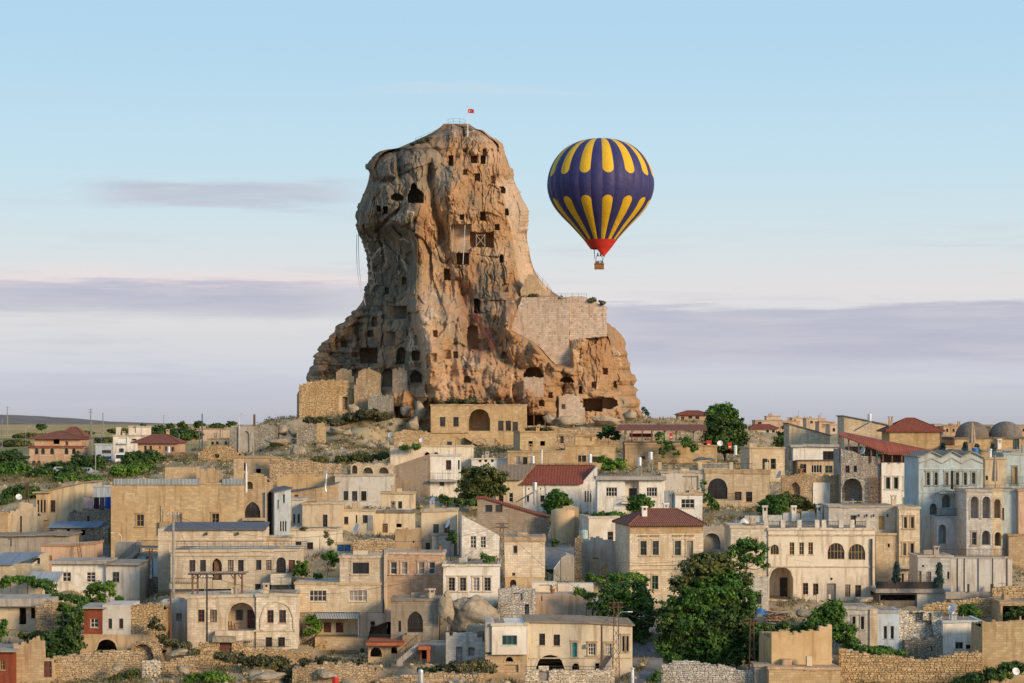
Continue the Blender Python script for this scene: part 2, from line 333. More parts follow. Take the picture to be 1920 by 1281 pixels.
def rockm():
    m, t, b = newmat('tuff_rock', .95, .08); v = nd(t, 'ShaderNodeTexCoord').outputs['Object']
    vw = nd(t, 'ShaderNodeVectorMath', {0: v, 1: nd(t, 'ShaderNodeVectorMath', {0: nd(t, 'ShaderNodeTexNoise', {'Vector': v, 'Scale': .12, 'Detail': 4.0}).outputs['Color'], 1: (6, 6, 6)}, operation='MULTIPLY').outputs[0]}, operation='ADD').outputs[0]
    vs = nd(t, 'ShaderNodeVectorMath', {0: vw, 1: (1.0, 1.0, .28)}, operation='MULTIPLY').outputs[0]
    n1 = noise(t, vw, .07, 6, .62); n2 = noise(t, vs, .30, 7, .68); n3 = noise(t, v, 1.1, 7, .75); n4 = noise(t, v, 4.5, 4, .75)
    at = nd(t, 'ShaderNodeAttribute', attribute_name='tone'); s = nd(t, 'ShaderNodeSeparateColor', {0: at.outputs['Color']}).outputs
    col = mixc(t, sstep(t, n2, .30, .70), (.32, .175, .085), (.57, .35, .185))
    col = mixc(t, mth(t, 'MULTIPLY', sstep(t, n1, .48, .66), .55), col, (.48, .235, .085))
    gz = noise(t, vw, .055, 5, .6); col = mixc(t, mth(t, 'MULTIPLY', sstep(t, gz, .47, .40), .8), col, (.30, .245, .18)); gp = noise(t, vs, .11, 5, .65); col = mixc(t, mth(t, 'MULTIPLY', sstep(t, gp, .56, .62), .65), col, (.62, .44, .27)); vz = nd(t, 'ShaderNodeVectorMath', {0: vw, 1: (1.0, 1.0, .07)}, operation='MULTIPLY').outputs[0]; col = mixc(t, mth(t, 'MULTIPLY', sstep(t, noise(t, vz, .55, 5, .65), .55, .66), .6), col, (.19, .145, .105))
    col = mixc(t, mth(t, 'MULTIPLY', s[2], mth(t, 'ADD', .45, mth(t, 'MULTIPLY', sstep(t, n2, .35, .6), .5))), col, (.34, .14, .06))
    col = mixc(t, mth(t, 'MULTIPLY', s[0], mth(t, 'ADD', .6, mth(t, 'MULTIPLY', sstep(t, n3, .4, .6), .35))), col, (.68, .51, .37))
    lich_dark = mth(t, 'MULTIPLY', mth(t, 'ADD', mth(t, 'MULTIPLY', s[1], .50), mth(t, 'MULTIPLY', sstep(t, n2, .42, .58), mth(t, 'ADD', mth(t, 'MULTIPLY', s[1], .55), .30))), mth(t, 'ADD', .7, mth(t, 'MULTIPLY', n3, .6)), clamp=True)
    col = mixc(t, lich_dark, col, (.145, .122, .09))
    col = mixc(t, mth(t, 'MULTIPLY', sstep(t, n3, .53, .68), .55), col, (.15, .11, .08))
    col = mixc(t, mth(t, 'MULTIPLY', sstep(t, n4, .54, .64), .55), col, (.13, .10, .07))
    col = mixc(t, mth(t, 'MULTIPLY', sstep(t, n3, .40, .27), .5), col, (.62, .47, .33))
    vein = nd(t, 'ShaderNodeTexVoronoi', {'Vector': vs, 'Scale': .16}, feature='DISTANCE_TO_EDGE').outputs[0]
    col = mixc(t, mth(t, 'MULTIPLY', mth(t, 'MULTIPLY', sstep(t, vein, .03, .008), sstep(t, n1, .5, .6)), .55), col, (.68, .54, .42))
    t.links.new(col, b.inputs['Base Color'])
    h = mth(t, 'ADD', mth(t, 'MULTIPLY', n2, 1.2), mth(t, 'ADD', mth(t, 'MULTIPLY', n3, .8), mth(t, 'MULTIPLY', n4, .22)))
    t.links.new(nd(t, 'ShaderNodeBump', {'Height': h, 'Strength': .7, 'Distance': .3}).outputs[0], b.inputs['Normal']); return m
ROCK = rockm()
def bouldm():
    m, t, b = newmat('boulder_rock', .95, .08); v = nd(t, 'ShaderNodeTexCoord').outputs['Object']
    n2 = noise(t, v, .6, 6, .68); n3 = noise(t, v, 2.2, 6, .75)
    col = mixc(t, sstep(t, n2, .3, .7), (.27, .215, .15), (.46, .375, .27)); col = mixc(t, mth(t, 'MULTIPLY', sstep(t, n3, .50, .66), .7), col, (.18, .155, .105))
    t.links.new(col, b.inputs['Base Color']); t.links.new(nd(t, 'ShaderNodeBump', {'Height': mth(t, 'ADD', n2, mth(t, 'MULTIPLY', n3, .5)), 'Strength': .8, 'Distance': .4}).outputs[0], b.inputs['Normal']); return m
BOULD = bouldm()
ASPH = plain('worn_paving', (.20, .195, .19), .9, .15, .25, scale=.8)
def mk(s):
    """'stone tan' -> wall material; other words -> named materials"""
    a = s.split()
    if len(a) == 2: return wall(*a)
    return {'rock': BOULD, 'conc': CONC, 'wood': WOOD, 'iron': IRON, 'steel': STEEL, 'tin': TIN, 'greytin': GREYTIN}[s]

EARTH = wall('plaster', 'earth')
# ------------------------------------------------------------------ the castle rock: one carved pinnacle of tuff, 70 m high
def ip(v, pts):
    p = np.array(pts, float); return np.interp(v, p[:, 0], p[:, 1])
def sm(x, a, b):
    t = np.clip((x-a)/(b-a), 0, 1); return t*t*(3-2*t)
def build_rock():
    YC = 476.0; NV, NU = 470, 470
    vv = np.linspace(232, 880, NV)
    uL = ip(vv, [(232, 846), (236, 840), (240, 828), (248, 815), (254, 806), (262, 788), (268, 776), (275, 760), (278, 745), (280, 724), (284, 708), (294, 696), (310, 689), (326, 692), (336, 700), (346, 690), (365, 677), (400, 668), (415, 666),
        (430, 668), (445, 676), (460, 683), (490, 690), (520, 690), (555, 687), (572, 680), (590, 655), (605, 641), (622, 631), (632, 614), (650, 606), (665, 590), (690, 584), (712, 578), (740, 572), (790, 566), (880, 560)])
    uR = ip(vv, [(232, 858), (236, 866), (239, 884), (242, 893), (244, 908), (250, 916), (256, 922), (264, 938), (272, 943), (290, 948), (315, 958), (345, 964), (378, 985), (395, 992), (420, 991), (440, 985), (455, 987), (470, 993), (500, 998), (518, 1003), (535, 1022),
        (548, 1032), (560, 1050), (585, 1108), (605, 1140), (618, 1155), (635, 1168), (680, 1180), (700, 1185), (740, 1193), (775, 1201), (810, 1215), (880, 1225)])
    h = (uR-uL)/2; c = (uR+uL)/2
    ker = np.hanning(71); ker /= ker.sum(); h = np.convolve(np.pad(h, 35, 'edge'), ker, 'valid'); c = np.convolve(np.pad(c, 35, 'edge'), ker, 'valid')
    rr = 2.2*(vnoise(vv/3.2, vv*0, vv*0, 23)-.5)+4.2*(vnoise(vv/9, vv*0, vv*0, 3)-.5)+5*(vnoise(vv/26, vv*0, vv*0, 4)-.5)
    low = sm(vv, 560, 590); ph = vv/19+1.3*vnoise(vv/40, vv*0, vv*0, 77); lump = np.abs(np.sin(np.pi*ph/1.6))**.6; rr = rr*(1+.6*low)-low*11*(lump-.45)*(1-sm(vv, 735, 770)); uR = uR+low*8*(np.abs(np.sin(np.pi*ph/1.3+1))**.6-.5)*sm(vv, 640, 670); uL = uL+rr; uR = uR+2*(vnoise(vv/3, vv*0, vv*0, 53)-.5)+3.6*(vnoise(vv/8, vv*0, vv*0, 13)-.5)+4*(vnoise(vv/24, vv*0, vv*0, 14)-.5)*np.where((vv > 540) & (vv < 600), .2, 1)
    t = np.linspace(0, 1, NU); tt = .5-.5*np.cos(np.pi*t); tt = .5*t+.5*tt
    U = uL[:, None]+(uR-uL)[:, None]*tt[None]; V = np.repeat(vv[:, None], NU, 1)
    S = np.clip((U-c[:, None])/np.maximum(h[:, None], 1), -1, 1); SE = np.repeat(2*tt[None]-1, NV, 0)
    hd = np.minimum(.119*h*.85, 23.0)*(1+.0*vv)
    hd = hd+np.clip((vv-560)/300, 0, 1)*5
    edge = 1-np.abs(SE)**9
    D = YC-hd[:, None]*np.sqrt(np.clip(1-np.abs(np.where(np.abs(SE) > .9, SE, S))**2.5, 0, 1))
    # the west face falls away behind a long buttress
    ur = ip(vv, [(232, 815), (290, 800), (340, 780), (400, 762), (440, 776), (480, 780), (560, 771), (600, 779), (640, 792), (700, 800), (760, 800), (880, 790)])[:, None]
    win = sm(V, 415, 455)*(1-sm(V, 700, 745))
    wl = np.clip((ur-U)*.119, 0, 30)
    D += win*(3.6*sm(ur-U, -2, 10)+np.minimum(wl*.75, 10))*edge
    win2 = 1-sm(V, 400, 450)
    D += win2*np.clip(wl*.30, 0, 5)*edge; D -= 2.6*np.exp(-((U-ur-12)/16)**2)*sm(V, 400, 470)*(1-sm(V, 740, 780))*edge
    # rounded lobes: (u, v, half width, half height, bulge in metres)
    L = [(718, 308, 31, 30, 4.5), (704, 372, 34, 34, 3), (735, 350, 45, 34, 3.5), (690, 408, 26, 26, 4.5), (742, 400, 36, 26, 2.5), (775, 300, 40, 40, 2), (800, 285, 26, 46, 1.5), (775, 425, 34, 60, 3.2), (792, 520, 26, 62, 2.6),
         (790, 365, 20, 60, 2.4), (850, 268, 34, 30, 2), (905, 268, 34, 24, 2.2), (850, 345, 30, 40, 2.8), (842, 385, 34, 40, 2.2), (880, 330, 26, 22, 1.4), (812, 610, 42, 70, 3.0), (842, 560, 18, 60, 1.3), (815, 690, 32, 46, 3.5), (975, 408, 24, 44, 3.2), (940, 300, 20, 36, 1.5),
         (945, 560, 34, 80, 2.6), (900, 510, 50, 34, 1.2), (960, 640, 28, 40, 2.5), (985, 655, 34, 34, 2.2), (1098, 650, 26, 40, 3.6), (1140, 645, 36, 46, 3.8), (1165, 700, 26, 60, 3), (1120, 700, 40, 46, 2.8), (1010, 660, 40, 40, 2.2), (1060, 690, 34, 40, 3.2),
         (870, 700, 26, 30, 3.0), (905, 690, 26, 34, 3.0), (935, 712, 30, 36, 3.2), (965, 728, 40, 40, 3.4), (900, 742, 46, 30, 3.2), (845, 740, 32, 36, 4.0), (1010, 740, 36, 42, 2.6), (1090, 735, 34, 34, 3.0), (1035, 715, 26, 34, 2.6), (1150, 760, 36, 36, 2), (1152, 640, 16, 60, 3.4), (1176, 700, 14, 50, 2.6), (1128, 690, 18, 44, 2.6), (1188, 745, 12, 36, 2), (975, 560, 14, 40, 1.6), (1046, 676, 20, 16, 3.2), (1010, 648, 24, 16, 3.4), (612, 640, 22, 24, 4), (594, 682, 20, 24, 4), (636, 618, 18, 20, 3.5), (652, 600, 16, 18, 3), (640, 660, 20, 22, 3), (968, 626, 20, 18, 3), (1084, 646, 20, 22, 3.4),
         (620, 655, 26, 26, 3), (655, 635, 24, 40, 2.4), (610, 690, 30, 26, 3.2), (648, 690, 24, 26, 3.5), (700, 690, 26, 30, 2.0), (740, 640, 26, 50, 2), (712, 610, 22, 40, 1.6), (680, 700, 22, 22, 3.0), (690, 735, 30, 26, 2.5), (750, 735, 30, 34, 2.5),
         (770, 660, 22, 40, 1.8), (720, 520, 30, 60, 2), (700, 480, 18, 40, 1.5), (745, 470, 20, 40, 1.4)]
    rn = np.random.RandomState(5)
    for k in range(0):
        L.append((rn.uniform(575, 1200), rn.uniform(600, 800), rn.uniform(12, 34), rn.uniform(12, 34), rn.uniform(.6, 1.9)))
    for k in range(0):
        L.append((rn.uniform(670, 990), rn.uniform(250, 600), rn.uniform(8, 22), rn.uniform(10, 40), rn.uniform(.4, 1.2)))
    wx = 9*fbm(U/30, V/30, U*0, 3, 31); wy = 9*fbm(U/30, V/30, U*0, 3, 41)
    for (a, b_, ra, rb, bl) in L:
        q = ((U+wx-a)/ra)**2+((V+wy-b_)/rb)**2
        D -= bl*(.55 if ra < 27 else .95)*np.clip(1-q, 0, 1)**.8*edge
    # smoother pale east flank, set back behind a sharp vertical edge
    lr = ip(vv, [(240, 1010), (300, 985), (335, 925), (360, 938), (420, 952), (480, 965), (540, 974), (575, 980), (600, 1000)])[:, None]+.25*wx
    east = sm(U-lr, -1, 5)*sm(V, 320, 350)*(1-sm(V, 545, 560)); D += 1.8*east*edge
    # gullies
    gu = ip(vv, [(290, 806), (340, 806), (380, 812), (430, 826), (480, 835)])[:, None]
    D += 3.2*np.exp(-((U-gu+wx*.4)/6.5)**2)*sm(V, 285, 310)*(1-sm(V, 430, 480))
    gl = ip(vv, [(480, 858), (540, 868), (590, 880), (640, 896), (690, 905)])[:, None]
    D += (3.4*np.exp(-((U-gl+wx*.5)/22)**2)+1.4*np.exp(-((U-gl+4+wx*.5)/6)**2))*sm(V, 515, 560)*(1-sm(V, 640, 676))*edge
    D += 2.2*np.exp(-((U-ur+6)/7)**2)*sm(V, 560, 600)*(1-sm(V, 690, 740))*edge
    D += 2.6*np.exp(-((U-746+.4*wx)/5)**2)*sm(V, 272, 284)*(1-sm(V, 322, 345))*edge+2.2*np.exp(-((V-338+.4*wy)/4.5)**2)*(1-sm(U, 722, 740))*edge
    # overhang shadow lines under the head of the rock
    D += 2.6*np.exp(-((V-ip(U.ravel(), [(660, 432), (700, 442), (740, 400), (765, 384)]).reshape(U.shape)-wy*.6)/5)**2)*(1-sm(U, 742, 770))*edge
    # broken texture: facets, ledges, cracks
    mx, mz = U*.119, V*.119
    calm = 1-.75*east
    D -= (4.2*fbm(mx/11, mz/15, D*0, 3, 51)*edge+2.0*fbm(mx/4.2, mz/6, D*0, 3, 61)*edge)*calm+1.15*fbm(mx/1.3, mz/1.7, D*0, 4, 71, .72)*(1-.6*east)
    vx, vz = 2.2*fbm(mx/5, mz/5, D*0, 3, 151), 2.2*fbm(mx/5, mz/5, D*0, 3, 161)
    w1, w2, idc, pl = worley((mx+vx)/6.5+mz*.03, (mz+vz)/9.5, 2); soft = .35+.65*sm(fbm(mx/14, mz/14, D*0, 2, 33), -.1, .15)
    D += (1.3*(idc-.5)+3.6*pl)*edge*calm*soft
    w1, w2, id3, p3 = worley((mx+.8*vx)/2.6, (mz+.8*vz)/3.4+mx*.05, 12); D += (.55*(id3-.5)+1.5*p3)*edge*calm*(.4+.6*sm(fbm(mx/8, mz/8, D*0, 2, 171), -.12, .08))
    w1, w2, id4, p4 = worley((mx+.3*vx)/1.1, (mz+.3*vz)/1.3, 22); D += (.3*(id4-.5)+.9*p4)*calm*sm(fbm(mx/6, mz/6, D*0, 2, 181), -.1, .1)
    wv = worley((mx+.9*vx)/2.9, (mz+1.5*vz)/13, 42); D += (1.2*(wv[2]-.5)+2.0*wv[3])*edge*calm*sm(V, 270, 330)*(.35+.65*sm(fbm(mx/12, mz/12, D*0, 2, 251), -.1, .1))
    D -= .75*(1-sm(np.abs(fbm((mx+.5*vx)/4.5, mz/20, D*0, 4, 261)), 0, .16)-.4)*edge*calm
    r1 = np.abs(fbm((mx+wx*.2)/5.5, (mz+wy*.2)/13, D*0, 4, 111)); D += .8*(1-sm(r1, 0, .022))*edge*calm*sm(fbm(mx/9, mz/9, D*0, 2, 121), -.05, .1)
    r2 = np.abs(fbm((mx-wx*.2)/3.0, (mz+wy*.3)/3.2, D*0, 4, 131)); D += .25*(1-sm(r2, 0, .03))*calm*sm(fbm(mx/5, mz/5, D*0, 2, 141), -.02, .12)
    r3 = np.abs(fbm((mx+wx*.25)/2.6, mz/20, D*0, 4, 211)); D += .7*(1-sm(r3, 0, .03))*edge*calm*sm(fbm(mx/10, mz/10, D*0, 2, 221), -.08, .06)
    ld = sm(690-U, -10, 30)*sm(V, 575, 610)*(1-sm(V, 700, 730)); sw = (mz/2.1+mx*.12+2.2*fbm(mx/5, mz/5, D*0, 3, 231)) % 1; D += ld*1.7*(sw-.5)*edge
    fl_ = sm(U, 1130, 1150)*sm(V, 590, 620); D += fl_*2.2*fbm(mx/3.2, mz/11, D*0, 4, 241)
    st = fbm((mx+wx*.1)/1.4, mz/16, D*0, 3, 81); D += .7*np.clip(st, 0, 1)*edge
    lowr = sm(V, 650, 700); D += lowr*.5*(sm(np.sin(mz*1.7+mx*.35+7*fbm(mx/6, mz/6, D*0, 3, 91)), -.2, .6)-.5)*edge
    # a bed cut for the rampart wall on the right shoulder
    wl_ = ip(V.ravel(), [(545, 985), (560, 978), (590, 966), (618, 955), (640, 998), (665, 1020), (690, 1042)]).reshape(V.shape); wr_ = ip(V.ravel(), [(556, 1140), (628, 1140), (638, 1068), (690, 1072)]).reshape(V.shape)
    bed = sm(U-wl_, -6, 4)*sm(wr_-U, -5, 3)*sm(V, 548, 558)*(1-sm(V, 680, 694)); D = D*(1-bed)+(455.6+.0*V)*bed
    # carved chambers, doors and caves: (u0, v0, u1, v1, depth, shape) - r rectangle, a arched top, o oval
    for s in ('841 292 850 311 2.5 r;882 292 894 306 3 r;901 292 909.5 307 3 r;890 325 900 340 2.2 r;921 330 929.5 345 1.2 r;938 350 946 363 2 r;900 397 910 414 2.2 r;946 391 953 404 2.5 a;764 355 794 381 6 a;770 343 781 366 4 o;'
              '708 386 714 397 2.5 r;719.5 387 727 401 2.5 r;733 364 756 378 2.5 o;846 421 884 472 1.5 r;881 435 926 464 4.5 r;856 475 879 496 4 r;936 477 943 492 3 a;832.6 505 843.5 525 3 r;941 532 952 548 .9 r;889 560 900 588 3.5 a;'
              '676 653 707 682 4 r;717 574 763 599 1.6 r;981 689 1019 708 4.5 a;1050 706 1075 717 3.5 a;1085 724 1092 738 2.5 r;1052 757 1059 766 2 r;1084 752 1096 773 3 r;1096 744 1158 768 6.5 o;1094 748 1130 771 2 r;988 778 1034 801 7 r;'
              '717 692 738 726 3.5 a;770 696 791 718 3.5 a;734 762 762 784 4 a;744 653 759 683 3 a;773 657 788 676 2.5 a;832 657 844 674 .9 r;808 662 818 680 .7 r;724 622 742 650 1.2 r;698 594 708 612 1 a;905 280 912 292 1.6 r;868 244 872 256 1.5 r;'
              '972 322 980 332 2 r;868 318 876 328 1.6 r;928 420 936 432 1.6 r;862 402 870 412 1.4 r;812 620 820 632 1.4 r;850 660 858 672 1.2 r;1010 750 1020 762 2 r;1028 735 1036 746 1.6 r;1130 690 1138 702 1.6 r;1110 716 1117 728 1.6 r;1150 715 1156 727 1.6 r;940 660 950 672 1.4 a;870 705 882 718 2 a;640 640 650 652 1.5 r;690 620 700 632 1.5 r;754 520 762 534 1.2 r;720 540 730 552 1.2 r;700 738 712 752 2 a;664 612 672 626 1 a;876 610 896 656 1.6 a;1000 622 1012 634 .6 o').split(';'):
        a = s.split(); u0, v0, u1, v1, d = map(float, a[:5]); cu, cv = (u0+u1)/2, (v0+v1)/2; jx = .9*fbm(U/5, V/5, U*0, 2, 7); jy = .9*fbm(U/5, V/5, U*0, 2, 17)
        if a[5] in 'ao' and u1-u0 > 14: jx, jy = jx*2.6+3*fbm(U/14, V/14, U*0, 2, 37), jy*2.6+3*fbm(U/14, V/14, U*0, 2, 47)
        x, y = U+jx, V+jy
        if a[5] == 'r': ins = (x > u0) & (x < u1) & (y > v0) & (y < v1)
        elif a[5] == 'o': ins = ((x-cu)/(u1-u0)*2)**2+((y-cv)/(v1-v0)*2)**2+.5*fbm(U/9, V/9, U*0, 2, 27) < 1
        else:
            rs = min((u1-u0)/2, v1-v0); ins = (x > u0) & (x < u1) & (y < v1) & (np.hypot((x-cu)/((u1-u0)/2), np.minimum(0, y-v0-rs)/rs) < 1)
        if ins.any(): D[ins] = np.minimum(np.median(D[ins])+1.3*d+.6, YC+8)
    # tone of the stone: pale flank and scars, grey lichen, darker face west of the buttress, rust
    pale = np.clip(east*.85+.75*np.exp(-((U-865)/20)**2-((V-446)/26)**2)+.7*np.exp(-((U-930)/24)**2-((V-480)/16)**2)+.6*np.exp(-((U-800)/22)**2-((V-600)/70)**2)+.5*np.exp(-((U-925)/26)**2-((V-285)/22)**2)
                   +.5*np.exp(-((U-835)/18)**2-((V-720)/40)**2)+.45*np.exp(-((U-1120)/40)**2-((V-760)/24)**2)+.4*np.exp(-((U-850)/14)**2-((V-560)/40)**2)+.35*np.exp(-((U-905)/60)**2-((V-690)/30)**2), 0, 1)
    lich_dark = np.clip(.95*np.exp(-((U-915)/36)**2-((V-560)/75)**2)+1.0*(1-sm(U, 770, 800))*(1-sm(V, 560, 640))*(.5+.5*win2)+.7*np.exp(-((U-840)/60)**2-((V-250)/22)**2)+.5*np.exp(-((U-890)/30)**2-((V-370)/28)**2)+.6*np.exp(-((U-775)/22)**2-((V-470)/60)**2)
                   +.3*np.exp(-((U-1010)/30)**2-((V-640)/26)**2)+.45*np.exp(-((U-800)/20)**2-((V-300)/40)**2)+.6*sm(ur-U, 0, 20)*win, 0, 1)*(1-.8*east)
    rust = np.clip(.95*np.exp(-((U-gl)/26)**2)*sm(V, 470, 560)*(1-sm(V, 660, 690))+.7*np.exp(-((U-960)/24)**2-((V-600)/50)**2)+.7*np.exp(-((U-980)/44)**2-((V-745)/34)**2)+.6*np.exp(-((U-610)/28)**2-((V-670)/26)**2)
                   +.5*np.exp(-((U-778)/18)**2-((V-420)/40)**2)+.55*np.exp(-((U-1120)/40)**2-((V-660)/40)**2)+.5*np.exp(-((U-900)/30)**2-((V-730)/24)**2), 0, 1)
    aS = np.clip(np.abs(SE), 0, 1)**3*(1-sm(np.abs(U-1060), 60, 85)*0); rag = 7*fbm(mx/2.2, mz/2.8, D*0, 4, 301, .65)+5*(worley((mx+vx)/2.4, (mz+vz)/3.0, 31)[2]-.5); hole = (V > 545) & (V < 562) & (U > 975) & (U < 1140)
    U = U+np.where(hole, 0, rag*aS)
    f = np.stack([(U-HX)*D/FP, D, -(V-HY)*D/FP], -1)
    NB = 60; sb = -np.cos(np.linspace(0, np.pi, NB))         # the far side, plainer
    Ub = c[:, None]+h[:, None]*sb[None]; Db = YC+(.9*hd[:, None])*np.sqrt(np.clip(1-sb[None]**2, 0, 1))
    Db = Db+3*fbm(Ub/40, np.repeat(vv[:, None], NB, 1)/50, Ub*0, 4, 99)*(1-sb[None]**8)
    k = FP/YC; fb = np.stack([(Ub-HX)/k, Db, -(np.repeat(vv[:, None], NB, 1)-HY)/k], -1)
    fb[:, 0] = f[:, 0]; fb[:, -1] = f[:, -1]
    v = np.concatenate([f.reshape(-1, 3), fb.reshape(-1, 3)]); o = NV*NU
    def grid(n, m, o, rev):
        a = (np.arange(n-1)[:, None]*m+np.arange(m-1)[None]).ravel()+o; q = np.stack([a, a+m, a+m+1, a+1], 1); return q[:, ::-1] if rev else q
    fc = np.concatenate([grid(NV, NU, 0, False), grid(NV, NB, o, True)])
    ob = npmesh('castle_rock', v, fc, ROCK, smooth=False)
    at = ob.data.attributes.new('tone', 'FLOAT_COLOR', 'POINT'); z = np.zeros((len(v), 4), np.float32); z[:, 3] = 1
    z[:o, 0] = pale.ravel(); z[:o, 1] = lich_dark.ravel(); z[:o, 2] = rust.ravel(); z[o:, 1] = .4; at.data.foreach_set('color', z.ravel())
    tag(ob, 'towering brown tuff pinnacle riddled with carved caves above the old houses', 'castle rock')
    return ob, (U, V, D)
rock, RG = build_rock()
def rock_depth(px, py):
    U, V, D = RG; i = int(np.argmin(np.abs(V[:, 0]-py))); j = int(np.argmin(np.abs(U[i]-px))); return float(np.min(D[max(0, i-1):i+2, max(0, j-1):j+2]))
# ------------------------------------------------------------------ houses
CTRL = []                      # ground points under everything that stands on the slope
FOOT = []                      # footprints, kept free of scrub
def arch(x0, x1, z0, z1, pointed=False, n=9):
    w = (x1-x0)/2; cx = (x0+x1)/2; r = min(w, z1-z0) if not pointed else min(w*1.25, z1-z0); zs = z1-r
    p = [(x0, z0), (x1, z0)]
    for k in range(n+1):
        t = 1-2*k/n; a = math.sqrt(max(0, 1-t*t))
        if pointed: a = .72*a+.28*(1-abs(t))
        p.append((cx+t*w, zs+r*a))
    if abs(z0-zs) < 1e-4: p = p[:1]+p[2:] if False else [q for i, q in enumerate(p) if i not in (0, 1)]
    return p
def inset(poly, d):
    cx = (min(p[0] for p in poly)+max(p[0] for p in poly))/2; cz = (min(p[1] for p in poly)+max(p[1] for p in poly))/2
    w = (max(p[0] for p in poly)-min(p[0] for p in poly))/2; h = (max(p[1] for p in poly)-min(p[1] for p in poly))/2
    return [(cx+(x-cx)*(w-d)/w, cz+(z-cz)*(h-d)/h) for x, z in poly]
def top_at(poly, x):
    best = -9e9
    for k in range(len(poly)):
        a, b = poly[k], poly[(k+1) % len(poly)]
        if min(a[0], b[0])-1e-6 <= x <= max(a[0], b[0])+1e-6:
            z = max(a[1], b[1]) if abs(a[0]-b[0]) < 1e-6 else a[1]+(b[1]-a[1])*(x-a[0])/(b[0]-a[0]); best = max(best, z)
    return best
def fit_opening(root, poly, y, code, kind, proud=False):
    """frame, glazing bars and pane (or a door leaf) filling an opening; y is the face they stand at"""
    fm = FRM[code[0]]; nx = int(code[1]) if len(code) > 1 and code[1].isdigit() else 1; nz = int(code[2]) if len(code) > 2 and code[2].isdigit() else 1
    x0, x1 = min(p[0] for p in poly), max(p[0] for p in poly); z0, z1 = min(p[1] for p in poly), max(p[1] for p in poly)
    fw = min(.075, (x1-x0)*.13); inn = inset(poly, fw); mb = MB(); n = len(poly)
    for k in range(n):
        a, b, c, d = poly[k], poly[(k+1) % n], inn[(k+1) % n], inn[k]
        mb.face(((a[0], y, a[1]), (b[0], y, b[1]), (c[0], y, c[1]), (d[0], y, d[1])))
        mb.face(((d[0], y, d[1]), (c[0], y, c[1]), (c[0], y+.06, c[1]), (d[0], y+.06, d[1])))
        if proud: mb.face(((b[0], y, b[1]), (a[0], y, a[1]), (a[0], y+.1, a[1]), (b[0], y+.1, b[1])))
    if kind == 'door':
        o = mb.build('door_frame', fm, root); g = MB(); g.poly(inn, [], y+.045)
        zz = z0+(z1-z0)*.52
        for za, zb in ((z0+.15, zz-.08), (zz+.08, z1-.2)):
            if zb-za > .25: g.box(x0+fw+.12, x1-fw-.12, y+.03, y+.05, za, zb)
        o2 = g.build('door', fm, root)
        k = MB(); k.box(x1-fw-.14, x1-fw-.08, y-.02, y+.05, z0+.95, z0+1.07); k.build('handle', STEEL, o2); return
    for i in range(1, nx):
        x = x0+(x1-x0)*i/nx; mb.box(x-.028, x+.028, y+.004, y+.05, z0+fw, top_at(poly, x)-fw*.7)
    for i in range(1, nz):
        z = z0+(z1-z0)*(i/nz if nz != 3 or nx != 1 else i/nz); 
        if len(poly) > 5 and z > z1-(x1-x0)*.35: continue
        mb.box(x0+fw, x1-fw, y+.008, y+.046, z-.025, z+.025)
    o = mb.build('window', fm, root); g = MB(); g.poly(inn, [], y+.055)
    r = R.random(); gl = GL[0] if r < .45 or (len(poly) > 5 and r > .7) else GL[1] if r < .72 else GL[3] if r < .86 else GL[2]
    g.build('pane', gl, o)
def surround(root, poly, m, w=.16, y=-.06, y1=.02, closed=True, skip=0):
    out = inset(poly, -w); mb = MB(); n = len(poly)
    for k in range(skip, n):
        a, b, c, d = poly[k], poly[(k+1) % n], out[(k+1) % n], out[k]
        mb.face(((d[0], y, d[1]), (c[0], y, c[1]), (b[0], y, b[1]), (a[0], y, a[1])))
        mb.face(((c[0], y, c[1]), (d[0], y, d[1]), (d[0], y1, d[1]), (c[0], y1, c[1])))
        mb.face(((a[0], y, a[1]), (b[0], y, b[1]), (b[0], y1, b[1]), (a[0], y1, a[1])))
    return mb
def kind_ok(rt): return rt['category'] in ('house', 'villa', 'bungalow')
